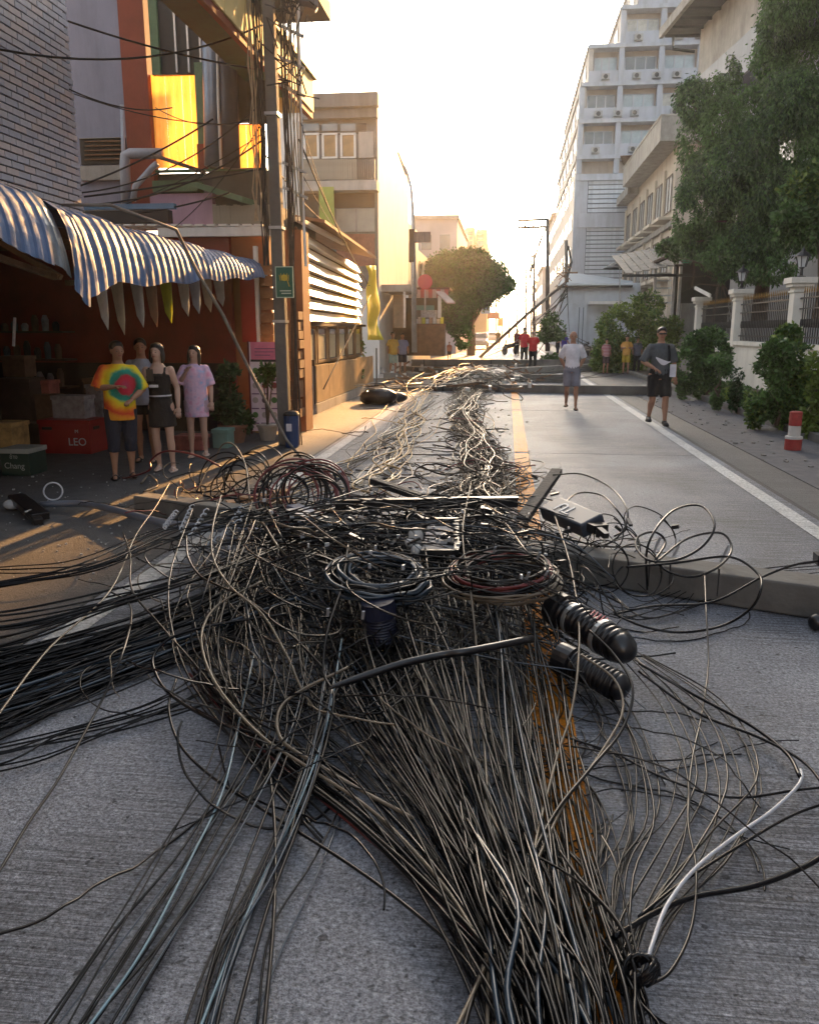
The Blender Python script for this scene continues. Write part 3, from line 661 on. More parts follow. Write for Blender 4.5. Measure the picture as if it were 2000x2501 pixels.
# ---------------- right: four storey ----------------
YF=50.
b4=thing('four_storey_building',(9,YF,0),'weathered cream four storey building with projecting roof parapet','building')
cream=M('cream_render',(.50,.44,.36),.8,.1,.8,dirt=.35);XF=AY(1655,400,YF).x
def fz(y,x=1655): return AY(x,y,YF).z
B('body',MB().box(XF,XF+9,YF,70,0,fz(330)),cream,b4)
mb=MB().box(XF-1.2,XF+9,YF-1.0,64,fz(352),fz(292));B('parapet',mb,conc,b4)
B('parapet_cap',MB().box(XF-1.25,XF+9,YF-1.05,64.1,fz(292),fz(288)),conc2,b4)
B('lower_parapet',MB().box(XF-.8,XF+9,64.2,70.5,fz(352)-.4,fz(315)-.6),conc,b4)
B('tilted_sheet',MB().bar((XF-1.2,60,fz(300)+.3),(XF-.2,66,fz(300)+.8),1.5,.05),rust,b4)
for fl_,(z0,z1) in enumerate(((8.4,10.3),(5.0,6.9))):
    for q in range(6):
        y0=YF+1.0+q*3.3
        w_=B('window',MB().box(XF-.05,XF-.02,y0,y0+1.8,z0,z1),M('bright_glass',(.50,.50,.48),.08,.2,2,spec=1),b4)
        mb=MB();
        for a in (0,.86,1.72): mb.box(XF-.09,XF-.05,y0+a,y0+a+.08,z0,z1)
        mb.box(XF-.1,XF-.05,y0-.05,y0+1.85,z0-.08,z0).box(XF-.1,XF-.05,y0-.05,y0+1.85,z1,z1+.08);B('frame',mb,wood,w_)
        B('sunshade',MB().box(XF-.75,XF-.005,y0-.3,y0+2.1,z0-.55,z0-.38),cream,b4)
        B('pier',MB().box(XF-.14,XF-.001,y0+2.2,y0+2.5,z0-.3,z1+.6),cream,b4)
B('sill_band',MB().box(XF-.22,XF-.001,YF,70,7.4,7.7),conc,b4)
B('corner_pier',MB().box(XF-.1,XF+.5,YF-.1,YF+.002,0,fz(352)),cream,b4)
# ---------------- open shed ----------------
sd_=thing('open_shed',(7,34,0),'dark open shed with a patched corrugated roof behind the palm shrub','shed')
YS=36
def shr(nm,x0,y0,x1,y1,m,off=0,th=.1): return rect(nm,x0,y0,x1,y1,m,sd_,Y=YS,th=th,off=off)
zr=AY(1600,655,YS).z
mb=MB();
roofm=M('shed_roof_sheet',(.20,.18,.16),.6,.35,4,metal=.3,dirt=.5)
xa=AY(1520,670,YS).x;xb=AY(1760,600,YS).x
for i in range(12):
    x0=xa+(xb-xa)*i/12;x1=x0+(xb-xa)/12
    za=AY(1520+i*20,672-i*3.5,YS).z;zb_=AY(1520+i*20,672-i*3.5,YS).z+1.1
    B('roof_sheet',MB().hexa([(x0,YS-1,za),(x1-.02,YS-1,za),(x1-.02,YS+4,zb_),(x0,YS+4,zb_),(x0,YS-1,za+.04),(x1-.02,YS-1,za+.04),(x1-.02,YS+4,zb_+.04),(x0,YS+4,zb_+.04)]),roofm,sd_)
shr('back_wall',1640,600,1780,840,M('shed_dark',(.03,.028,.026),.9),off=-1);shr('gutter',1520,668,1700,676,blackmetal,off=1.0,th=.1)
for x in (1594,1640,1655): shr('post',x,650,x+7,800,steel,off=.6)
for i in range(5): shr('rack_bar',1600,665+i*18,1640,669+i*18,steel,off=.65,th=.04)
shr('green_cloth',1668,612,1690,642,M('green_cloth',(.04,.28,.14),.6,.2,3),off=1.2,th=.04)
shr('side_wall',1660,740,1700,850,conc,off=.2)
mb=MB().bar(AY(1760,570,33),AY(1600,640,36),.2,.1)
tag(B('eaves_beam',mb,wood),'dark timber beam under the trailing creeper','beam')
# ---------------- near right building (turned from the road) ----------------
nd=Vector((AY(1028,805,10).x,10,0)).normalized();pc=AY(1680,210,42)   # far corner of pale beam
ang=math.atan2(-nd.y,-nd.x) # u from far to near
nr=thing('near_right_building',(pc.x,pc.y,0),'pale building with wide dark eave and slanting concrete fascia behind the trees','building')
fr=frame((pc.x,pc.y,0),ang)
# u towards camera, n outwards (towards road)
def nb_(nm,u0,u1,n0,n1,z0,z1,m): return B(nm,MB().fb(fr,u0,u1,n0,n1,z0,z1),m,nr)
n1=fr(0,1,0);sgn=1 if n1[0]<pc.x else -1
def nn(a,b_): return (min(a*sgn,b_*sgn),max(a*sgn,b_*sgn))
pw=M('pale_render',(.34,.36,.39),.7,.08,.6,dirt=.3)
a,b_=nn(-.12,0);nb_('fascia',0,32,a,b_,pc.z-1.4,pc.z,pw)
a,b_=nn(-7,-.12);nb_('soffit',0,32,a,b_,pc.z-1.2,pc.z-1.05,greyblue)
a,b_=nn(-1.6,-1.4);nb_('wall',0,32,a,b_,0,pc.z-1.2,pw)
a,b_=nn(-8,-1.6);nb_('end_wall',0,.2,a,b_,0,pc.z-1.0,pw)
for i in range(4):
    a,b_=nn(-1.39,-1.3);w_=nb_('window',3+i*4.5,4.6+i*4.5,a,b_,6.2,8.6,M('bright_glass',(.5,.5,.48)))
    a,b_=nn(-1.3,-1.22)
    w2=B('frame',MB().fb(fr,2.9+i*4.5,3.05+i*4.5,a,b_,6.1,8.7).fb(fr,4.55+i*4.5,4.7+i*4.5,a,b_,6.1,8.7),blackmetal,w_)
a,b_=nn(-2,.95);z=pc.z+2.5
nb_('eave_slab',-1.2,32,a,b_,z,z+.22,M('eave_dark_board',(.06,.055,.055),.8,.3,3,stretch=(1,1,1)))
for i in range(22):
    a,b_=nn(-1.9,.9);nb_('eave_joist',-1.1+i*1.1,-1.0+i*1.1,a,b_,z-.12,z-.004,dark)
a,b_=nn(.95,1.12);nb_('gutter',-1.3,32,a,b_,z-.1,z+.3,conc);a,b_=nn(-7,-.5);nb_('upper_wall',-.3,32,a,b_,pc.z+.01,z,conc2)
B('downpipe',MB().tube([fr(-1.1,.5*sgn,z-.05),fr(-1.1,.5*sgn,z-.6),fr(-1.0,-.5*sgn,z-.75)],.07,8),blackmetal,nr)
# ---------------- trees ----------------
def leaves(nm,clumps,n,size,m,par,droop=.0,flat=.5,seed=1,thr=-.56):
    r=np.random.default_rng(seed);cl=np.array([c[:3] for c in clumps]);rad=np.array([c[3:] if len(c)>4 else (c[3],c[3],c[3]) for c in clumps],dtype=float)
    wt=rad.prod(1)**(2/3);wt/=wt.sum();idx=r.choice(len(cl),n,p=wt)
    d=r.normal(size=(n,3));d/=np.linalg.norm(d,axis=1)[:,None]
    rr_=r.uniform(.35,1,n)**.45*(1+.12*r.normal(size=n))
    P=cl[idx]+d*rad[idx]*rr_[:,None]
    # noise gaps
    keep=(np.sin(P[:,0]*2.3+1+np.sin(P[:,2]*3))*np.sin(P[:,1]*2.1+2)*np.sin(P[:,2]*2.9+np.sin(P[:,0]*2.3))+.55*np.sin(P[:,0]*6+P[:,2]*5+np.sin(P[:,1]*5)))>thr
    P=P[keep];d=d[keep];n=len(P)
    ax=r.normal(size=(n,3))+d*.8;ax[:,2]-=droop*2;ax/=np.linalg.norm(ax,axis=1)[:,None]
    sd2=np.cross(ax,r.normal(size=(n,3)));sd2/=np.linalg.norm(sd2,axis=1)[:,None]
    s_=size*r.uniform(.6,1.35,n)[:,None];w_=s_*.2 if flat<.3 else s_*.3
    V=np.empty((n,5,3));nrm=np.cross(ax,sd2)
    V[:,0]=P;V[:,1]=P+ax*s_*.5+sd2*w_;V[:,2]=P+ax*s_;V[:,3]=P+ax*s_*.5-sd2*w_;V[:,4]=P+ax*s_*.5+nrm*s_*.06
    V=V.reshape(-1,3);c=V.mean(0);c[2]=V[:,2].min()
    f=np.arange(n)[:,None]*5
    T=np.concatenate([f+np.array([[0,1,4]]),f+np.array([[1,2,4]]),f+np.array([[2,3,4]]),f+np.array([[3,0,4]])],1).reshape(-1,3)
    me=bpy.data.meshes.new(nm);me.vertices.add(len(V));me.vertices.foreach_set('co',(V-c).ravel())
    me.loops.add(T.size);me.loops.foreach_set('vertex_index',T.ravel());me.polygons.add(len(T))
    me.polygons.foreach_set('loop_start',np.arange(len(T))*3);me.polygons.foreach_set('loop_total',np.full(len(T),3));me.update(calc_edges=True)
    return put(me,nm,m,par,tuple(c))
def tree(base,h,clumps,n,size,m,label,cat='tree',trunk=.2,droop=0,seed=1,nm='tree',group=None,flat=.5,m2=None):
    t=thing(nm,base,label,cat,group);base=Vector(base)
    if cat=='shrub':
        xs_=[k[0] for k in clumps];ys_=[k[1] for k in clumps];sp=(max(xs_)-min(xs_))
        for q_ in range(5): clumps=clumps+[(min(xs_)+sp*q_/4,sum(ys_)/len(ys_),base.z+.22+.12*(q_%2),max(.12,sp*.16),max(.12,sp*.16),.26)]
    mb=MB();top=base+Vector((.1,.1,h*.55));r=random.Random(seed)
    mb.tube([base,base+Vector((.05,0,h*.2)),base+Vector((-.05,.05,h*.38)),top],[trunk,trunk*.8,trunk*.65,trunk*.45],8)
    for c in clumps[:14]:
        c=Vector(c[:3]);a=base.lerp(top,r.uniform(.45,.95));mb.tube([a,a.lerp(c,.5)+Vector((0,0,.08*h*r.random())),c],[trunk*.35,trunk*.22,trunk*.08],5)
    B('trunk',mb,bark,t,smooth=True)
    leaves('crown',clumps,n,size,m,t,droop,flat,seed)
    if m2: leaves('crown',clumps[::2],n//4,size*1.1,m2,t,droop,flat,seed+9)
    return t
def clump_px(lst,Y,depth=1.2,seed=0):
    r=random.Random(seed);out=[]
    for (px,py,rx,ry) in lst:
        y=Y+r.uniform(-depth,depth);p=AY(px,py,y);k=y/2049;out.append((p.x,p.y,p.z,rx*k,min(rx,ry)*k,ry*k))
    return out
big=[(1690,250,38,55),(1700,340,40,70),(1720,440,48,70),(1740,540,52,60),(1700,590,35,40),(1760,300,45,60),(1790,400,60,80),(1800,500,60,70),(1840,590,70,60),(1770,620,55,40),(1780,190,25,45),(1830,270,40,60),(1850,350,50,70),(1740,230,25,40),(1860,450,60,70),(1870,170,40,60),(1900,80,45,60),(1930,0,60,60),(1925,250,60,70),(1990,150,70,80),(1960,-60,60,70),(1960,350,60,80),(1940,480,60,70),(1990,560,60,60),(2030,300,60,90),(1900,560,60,60),(2030,30,60,70),(1880,660,60,30),(1800,660,50,30),(1665,540,20,45),(1672,480,18,30)]
tree(AY(1850,800,30),9,[cl for g_,Yg in ((big[:12],30),(big[12:],29)) for cl in clump_px(g_,Yg,1.2,3)],115000,.13,leafm,'large drooping dark green tree covering the building behind the fence',trunk=.28,droop=.9,seed=3,m2=leafd,flat=.2)
tree(AY(1990,800,24),5.5,clump_px([(1960,465,40,35),(1935,530,36,36),(1990,500,55,50),(1985,560,50,28),(2030,450,50,60),(1918,565,22,22)],23,.5,4),11000,.13,leafm,'bright leafy tree at the right edge over the fence lantern',trunk=.12,seed=5,m2=leafy)
tree(G(1150,868),6,clump_px([(1060,700,45,60),(1100,660,55,45),(1150,650,55,40),(1200,680,45,40),(1225,700,28,22),(1120,720,60,60),(1080,760,40,45),(1120,790,30,30),(1170,700,55,50),(1245,690,14,14),(1050,740,28,40),(1130,825,20,25)],46,1.3,5),60000,.15,M('leaf_round_tree',(.032,.115,.018),.7,.35,.8,island=.5,trans=.06),'round dense green tree beside the road beyond the stall',trunk=.3,seed=6,m2=leafd)
creeper=tree(AY(1690,700,34),3,clump_px([(1640,600,30,14),(1680,590,35,14),(1720,575,35,14),(1655,625,20,10),(1750,560,30,20),(1620,612,16,8)],33.5,.4,6),3500,.16,leafm,'green creeper trailing over the shed roof','plant',trunk=.04,seed=8,nm='creeper')
# hedge-line plants
tree(G(1440,868),2,clump_px([(1345,800,24,30),(1330,815,15,18),(1365,812,15,20)],40,.6,7),3500,.14,leafm,'green bush behind the man in purple at the right kerb','shrub',trunk=.06,seed=9,nm='shrub')
def shrub(px,py,Y,clumps,n,size,m,label,seed,droop=0,m2=None,dep=.4):
    b_=AY(px,py,Y);b_.z=.1
    return tree(b_,1.0,clump_px(clumps,Y,dep,seed),n,size,m,label,'shrub',trunk=.04,seed=seed,nm='shrub',droop=droop,m2=m2)
shrub(1530,870,34.3,[(1500,800,40,40),(1540,770,45,35),(1580,745,40,30),(1560,810,50,40),(1480,850,30,30),(1468,885,25,22),(1500,890,40,22),(1560,890,50,22),(1620,880,40,25),(1520,860,45,30),(1595,790,25,35),(1620,830,35,40),(1640,800,25,25)],16000,.12,leafy,'wide yellow green shrub mass behind the two bystanders',11,m2=leafm)
shrub(1730,900,21,[(1700,850,30,35),(1735,828,32,28),(1720,890,40,35),(1680,880,28,30),(1760,865,22,32),(1700,920,45,20),(1670,915,20,18)],11000,.085,leafm,'rounded bush beside the walking man in grey',12,m2=leafd)
shrub(1755,930,18,[(1757,890,30,26),(1757,905,28,20)],4000,.06,leafm,'clipped round topiary ball in the planting bed',13,dep=.05)
shrub(1800,935,17.6,[(1800,918,17,16)],1300,.06,leafd,'small clipped ball just right of the topiary',14,dep=.02)
shrub(1900,985,14.6,[(1925,820,26,24),(1895,860,35,30),(1940,875,40,35),(1885,905,42,36),(1930,935,50,42),(1872,950,36,32),(1955,975,45,40),(1900,985,50,28),(1985,945,20,30),(1880,1000,40,18)],17000,.075,leafm,'large dark leafy bush in front of the white fence pillars',15,m2=leafy)
shrub(1990,950,13.6,[(1995,900,20,30),(2000,960,25,30),(1985,1000,18,20)],1500,.10,leafy,'light green plant at the right edge behind the bollard',16)
gc=[]
r=random.Random(4)
for i in range(70):
    y=r.uniform(11,30);gc.append((r.uniform(4.98,6.6),y,.12,.22,.3,.12))
tag(leaves('ground_cover',gc,14000,.07,leafm,None,0,.5,21),'low green ground cover filling the planting bed','ground cover',kind='stuff')
gc=[(r.uniform(4.98,5.6),r.uniform(12,24),.13,.15,.2,.14) for i in range(40)]
tag(leaves('grass_tufts',gc,6000,.10,leafy,None,-.3,.2,22),'yellow green grass tufts along the inside of the kerb','grass',kind='stuff')
# ---------------- fence with pillars and lanterns ----------------
XP=7.0;fn=M('fence_cream',(.70,.68,.62),.7,.08,2,dirt=.3)
py_=[16.3,21.5,26.7,31.9]
def pillar(y,h,label):
    t=thing('fence_pillar',(XP,y,0),label,'pillar','white pillars of the garden fence')
    B('shaft',MB().box(XP-.17,XP+.17,y-.17,y+.17,.1,h-.35),fn,t,bevel=.01)
    for (e,z0,z1) in ((.03,h-.35,h-.30),(-.0,h-.30,h-.22),(.08,h-.22,h-.14),(.13,h-.14,h)): B('moulding',MB().box(XP-.17-e,XP+.17+e,y-.17-e,y+.17+e,z0,z1),fn,t,bevel=.008)
    B('moulding',MB().box(XP-.2,XP+.2,y-.2,y+.2,.1,.5),fn,t)
    return t
pillar(16.3,3.0,'nearest white fence pillar, cut by the right edge of the photo');pillar(21.5,2.93,'white fence pillar with a lantern at far right');pillar(26.7,2.90,'white fence pillar with a lantern behind the dark bush');pillar(31.9,2.86,'white pillar at the far end of the fence with snapped bracket')
lamg=M('lantern_glass',(.55,.58,.60),.2,.15,3)
def lantern(y,h,label):
    t=thing('lantern',(XP,y,h),label,'lantern','black lanterns on the fence pillars')
    B('stem',MB().lathe((XP,y,h),[(.11,0),(.11,.03),(.04,.05),(.03,.2),(.07,.24)],10),blackmetal,t)
    B('glass',MB().lathe((XP,y,h+.25),[(.085,0),(.14,.24)],6),lamg,t)
    mb=MB()
    for k in range(6):
        a=2*PI*k/6;mb.tube([(XP+.09*math.cos(a),y+.09*math.sin(a),h+.25),(XP+.147*math.cos(a),y+.147*math.sin(a),h+.49)],.011,4)
    B('cage',mb,blackmetal,t);B('cap',MB().lathe((XP,y,h+.49),[(.2,0),(.19,.02),(.12,.09),(.05,.13),(.02,.2),(0.001,.26)],10),blackmetal,t)
lantern(21.5,2.93,'black lantern on the second white fence pillar at far right');lantern(26.7,2.90,'smaller black lantern on the fence pillar further back')
fw2=thing('garden_fence',(XP,24,0),'cream garden wall with black iron railing and gilt spear tips','fence')
B('base_wall',MB().box(XP-.1,XP+.1,10,31.7,.1,1.25),fn,fw2);B('coping',MB().box(XP-.16,XP+.16,10,31.7,1.25,1.36),fn,fw2)
gold=M('gilt_tip',(.28,.17,.05),.35,.2,5,metal=.8)
def post_copy(mb,nm,m,ys,par):
    o0=None
    for y in ys:
        if o0 is None:o0=B(nm,mb(y),m,par);yb0=y
        else:
            o=o0.copy();COL.objects.link(o);o.location=o0.location+Vector((0,y-yb0,0))
ys=[]
for (a,b_) in ((11.5,16.05),(16.55,21.25),(21.75,26.45),(26.95,31.65)):
    B('rail',MB().box(XP-.02,XP+.02,a-.1,b_+.1,1.5,1.54).box(XP-.02,XP+.02,a-.1,b_+.1,2.42,2.46).box(XP-.02,XP+.02,a-.1,b_+.1,2.18,2.21),blackmetal,fw2)
    y=a+.07
    while y<b_: ys.append(y);y+=.155
post_copy(lambda y:MB().box(XP-.011,XP+.011,y-.011,y+.011,1.38,2.55),'bar',blackmetal,ys,fw2)
post_copy(lambda y:MB().lathe((XP,y,2.55),[(.009,0),(.018,.05),(.012,.09),(.002,.17)],6),'spear_tip',gold,ys,fw2)
fm=MB()
for y in ys[::1]:
    fm.lathe((XP,y+.077,1.85),[(.012,-.10),(.022,0),(.012,.10)],4)
B('scroll',fm,blackmetal,fw2)
tag(B('snapped_bracket',MB().bar(AX(1697,702,6.9),AX(1735,722,6.9),.05,.12),white),'white snapped bracket leaning on the end fence pillar','bracket')
# dead branches over the shed end
db=MB();r=random.Random(2)
for i in range(16):
    a=AY(1760+r.uniform(-10,10),690+r.uniform(-10,10),29.5);b_=AY(1640+r.uniform(0,200),650+r.uniform(-30,150),29.5+r.uniform(-1,1))
    m_=a.lerp(b_,.5)+Vector((0,0,r.uniform(.1,.4)));db.tube([a,m_,b_],[.03,.018,.006],5)
tag(B('dry_branches',db,bark),'bare dry branches tangled over the end of the fence','branches')
# ---------------- bollard ----------------
bo=thing('bollard',(4.12,12.28,0),'short red and white banded concrete bollard on the right shoulder','bollard')
redp=M('red_road_paint',(.36,.04,.035),.6,.3,14,dirt=.4);whp=M('white_band_paint',(.62,.60,.57),.6,.15,10,dirt=.35)
bp=(4.12,12.28)
for (z0,z1,r_,m) in ((.0,.17,.115,redp),(.17,.21,.118,whp),(.21,.36,.083,whp),(.36,.56,.085,redp)):
    B('band',MB().lathe((bp[0],bp[1],z0),[(r_,0),(r_,z1-z0-.005),(r_-.012,z1-z0)],20),m,bo,smooth=False)
mb=MB();r=random.Random(5)
for i in range(110):
    x=r.uniform(3.4,4.7);y=r.uniform(10.5,26);s_=r.uniform(.008,.028)
    mb.obox((x,y,.012+s_*.3),(s_*r.uniform(1,3),s_*r.uniform(1,2.5),s_*.8),Matrix.Rotation(r.uniform(0,3),3,'Z'))
tag(B('rubble',mb,M('rubble_grey',(.17,.165,.16),.9,.4,8)),'small broken concrete rubble around the bollard','rubble',kind='stuff')
# ---------------- far street ----------------
far=[(-1,-7.5,62,9,7,(.50,.44,.38)),(-1,-9,72,14,8,(.55,.50,.47)),(-1,-8,90,18,10,(.5,.42,.36)),(1,5.5,112,18,16,(.46,.43,.42)),(1,5.2,134,20,11,(.52,.48,.45)),(-1,-6.5,122,22,9,(.50,.46,.42)),(1,5.2,160,25,9,(.48,.43,.40)),(-1,-5.8,150,26,8,(.5,.46,.44)),(1,6,190,30,12,(.5,.45,.42)),(-1,-5.5,185,30,10,(.47,.44,.42))]
for i,(sd3,x,y,ln,h,c) in enumerate(far):
    t=thing('far_shophouse',(x,y,0),['low warm shophouse row just past the round tree','pale building behind the round tree','tan block beside the twin towers','grey block directly behind the white tower','cream block second beyond the white tower','hazy shophouse row at mid distance on the left','hazy low block third beyond the white tower','hazy pale row left of the vanishing point','farthest hazy block right of the vanishing point','farthest hazy row left of the vanishing point'][i],'building')
    m=M('far_wall_%d'%i,c,.85,.12,.3,dirt=.3)
    B('wall',MB().box(x if sd3>0 else x-9,x+9 if sd3>0 else x,y,y+ln,0,h),m,t)
    B('roof',MB().box((x if sd3>0 else x-9)-.3,(x+9 if sd3>0 else x)+.3,y-.3,y+ln+.3,h,h+.35),conc2,t)
    for j in range(int(h//3)):
        for q in range(3):
            xx=x-sd3*0+sd3*(1.0+q*2.4);xx0,xx1=sorted((xx,xx+sd3*1.3))
            B('window',MB().box(xx0,xx1,y-.06,y-.01,1.2+j*3,2.6+j*3),glass,t)
        for q in range(int(ln//4)):
            fx=x-.02*sd3;xx0,xx1=sorted((fx,fx-.04*sd3))
            B('window',MB().box(xx0,xx1,y+1+q*4,y+2.6+q*4,1.2+j*3,2.6+j*3),glass,t)
# poles along the right / H-frame / leaning pole
def pole(px,pyt,pyb,r_,label,nm='utility_pole',m=None,extras=None,group='poles along the far street'):
    b_=G(px,pyb);k=b_.y;top=AY(px,pyt,k);t=thing(nm,b_,label,'pole',group)
    B('shaft',MB().tube([b_,top],[r_,r_*.65],8),m or conc,t,smooth=True)
    if extras:extras(t,b_,top,k)
    return t
def arms(n_,w_):
    def f(t,b_,top,k):
        for i in range(n_):
            z=top.z-.3-i*.9;B('crossarm',MB().box(b_.x-w_,b_.x+w_,b_.y-.06,b_.y+.06,z,z+.1),rust,t)
            for q in range(4):
                x=b_.x-w_+.1+q*(2*w_-.2)/3;B('insulator',MB().lathe((x,b_.y,z+.1),[(.04,0),(.07,.06),(.04,.1),(.07,.16),(.02,.22)],8),white,t)
    return f
def hframe(t,b_,top,k):
    for (y0) in (538,556):
        a=AY(1265,y0,k);c=AY(1338,y0-3,k);B('crossarm',MB().bar(a,c,.17,.17),dark,t)
    for x in (1265,1283,1303,1322):
        p_=AY(x,540,k);B('insulator',MB().lathe((p_.x,p_.y,p_.z-.45),[(.05,0),(.09,.1),(.04,.2),(.09,.3),(.03,.4)],8),dark,t)
pole(1337,533,857,.20,'tall slim pole with a double crossarm standing against the tower','crossarm_pole',M('pole_brown_grey',(.05,.04,.035),.8,.2,3),hframe)
pole(1383,586,868,.16,'thick broken concrete pole with stubs left of the low hall','utility_pole',M('pole_dark_conc',(.13,.12,.11),.85,.2,3),lambda t,b_,top,k:(B('bracket',MB().box(b_.x-.35,b_.x+.5,b_.y-.25,b_.y-.15,AY(1383,668,k).z,AY(1383,664,k).z),rust,t),B('cable_bunch',MB().tube([AY(1388,600,k-.3),AY(1395,640,k-.4),AY(1380,700,k-.3),AY(1390,760,k-.3)],[.05,.09,.05,.03],6),dark,t)))
pole(1304,620,845,.16,'brown pole with red insulators left of the tall crossarm pole','utility_pole',M('pole_rusty_dark',(.08,.04,.025),.8,.3,3),arms(2,.6))
pole(1284,655,838,.15,'slim distant pole left of the brown pole','utility_pole',M('pole_far_dark',(.06,.055,.05),.8,.2,3),arms(2,.9))
pole(1262,700,832,.15,'faint far pole near the vanishing point','utility_pole',M('pole_far_dark',(.06,.055,.05),.8,.2,3),arms(2,.9))
pole(1297,560,836,.1,'thin pale pole rising behind the brown pole','utility_pole',M('pole_far_dark',(.06,.055,.05),.8,.2,3),arms(3,1.0))
lp_=thing('leaning_pole',G(1172,872),'dark concrete pole leaning steeply to the right over the road','pole')
B('shaft',MB().tube([G(1172,872),AY(1290,765,40),AY(1378,692,39)],[.10,.075,.055],8),M('pole_dark_conc',(.13,.12,.11)),lp_,smooth=True)
mb=MB();r=random.Random(9)
for i in range(30):
    c=AY(1378+r.uniform(-26,14),672+r.uniform(-26,26),39+r.uniform(-.4,.4));mb.bar(c,c+Vector((r.uniform(-.4,.4),r.uniform(-.2,.2),r.uniform(-.3,.3))),.026)
B('crossarm_wreck',mb,rust,lp_)
# overhead wires far
def wire(nm,a,b_,sag,r_,m,label,group=None,n=10,cat='cable'):
    a=Vector(a);b_=Vector(b_);pts=[a.lerp(b_,i/n)-Vector((0,0,sag*4*(i/n)*(1-i/n))) for i in range(n+1)]
    return tag(B(nm,MB().tube(pts,r_,5),m,smooth=True),label,cat,group)
cabm=M('cable_black',(.022,.021,.021),.38,.3,8)
for i in range(8): wire('overhead_wire',AY(1337-i*5,545+i*14,62),AY(1236+i*4,735+i*7,150),.8,.035,cabm,'thin dark overhead wire strung between the far poles','overhead wires of the far street',cat='wire')
for i in range(9):
    r=random.Random(40+i);wire('hanging_wire',AY(1385,690+r.uniform(-15,60),38.8),G(1200+r.uniform(-60,230),860+r.uniform(-12,22)),.5,.022,cabm,'thin torn wire hanging down from the leaning pole','torn wires of the leaning pole',cat='wire')

for i,(px,pt,pb_) in enumerate(((1243,735,826),(1226,745,824),(1212,700,830),(1192,720,832))):
    pole(px,pt,pb_,.16,['tiny far pole right at the vanishing point','tiny far pole just left of the vanishing point','far pole on the left side of the sunlit street','far pole near the parked cars'][i],'utility_pole',M('pole_far_dark',(.06,.055,.05)),arms(2,.8))
for i,(px,py,w__,h__,Y,cc,lb) in enumerate(((1205,770,30,16,95,(.45,.10,.08),'small red shop sign far down the left side'),(1186,752,22,26,80,(.10,.22,.40),'small blue vertical sign far on the left side'),(1222,786,14,20,120,(.5,.4,.1),'small yellow sign near the vanishing point'))):
    p_=AY(px,py,Y);k_=Y/2049;tag(B('shop_sign',MB().box(p_.x-w__*k_/2,p_.x+w__*k_/2,Y,Y+.2,p_.z-h__*k_/2,p_.z+h__*k_/2),M('far_sign_%d'%i,cc,.6)),lb,'sign')
# ---------------- people ----------------
skin=M('skin_tan',(.36,.19,.12),.55,.08,8);skin2=M('skin_light',(.52,.33,.25),.5,.06,8);skin3=M('skin_brown',(.24,.12,.075),.55,.08,8)
hairm=M('black_hair',(.012,.010,.009),.45,.3,30,stretch=(4,4,.5));hairg=M('grey_hair',(.16,.15,.15),.6,.3,30)
lipm=M('lips',(.32,.09,.08),.5,.05,8)
def remesh(mb,vox,smooth=2):
    me=bpy.data.meshes.new('t');me.from_pydata([tuple(p) for p in mb.v],[],mb.f)
    o=bpy.data.objects.new('t',me);COL.objects.link(o)
    m=o.modifiers.new('r','REMESH');m.mode='VOXEL';m.voxel_size=vox;m.use_smooth_shade=True
    if smooth:
        s_=o.modifiers.new('s','SMOOTH');s_.factor=.5;s_.iterations=smooth
    dg=bpy.context.evaluated_depsgraph_get();e=o.evaluated_get(dg);r=bpy.data.meshes.new_from_object(e)
    bpy.data.objects.remove(o);bpy.data.meshes.remove(me);return r
def limb(mb,pts,rs,n=12):
    # resample for roundness and add joint spheres
    mb.tube(pts,rs,n)
    for p,r_ in zip(pts,rs): mb.ell(p,(r_,r_,r_),10,6)
def V3(*a): return Vector(a)
def fit(me,par,nm,m,loc=(0,0,0)):
    if not me.materials: me.materials.append(m)
    me.polygons.foreach_set('use_smooth',[True]*len(me.polygons))
    o=bpy.data.objects.new(nm,me);COL.objects.link(o);o.parent=par;return o
ARM={'down':(V3(.225,.03,1.10),V3(.235,-.05,.86)),'phone':(V3(.235,.0,1.12),V3(.09,-.27,1.24)),'fold':(V3(.24,.0,1.13),V3(.02,-.2,1.16)),
 'mouth':(V3(.24,-.03,1.12),V3(.05,-.20,1.38)),'back':(V3(.25,.09,1.12),V3(.16,.14,.92)),'swing':(V3(.24,.10,1.12),V3(.25,.14,.88)),'front':(V3(.25,-.02,1.12),V3(.20,-.20,.95)),'belly':(V3(.27,.02,1.11),V3(.10,-.18,.98)),'hip':(V3(.30,.03,1.13),V3(.20,-.06,.96))}
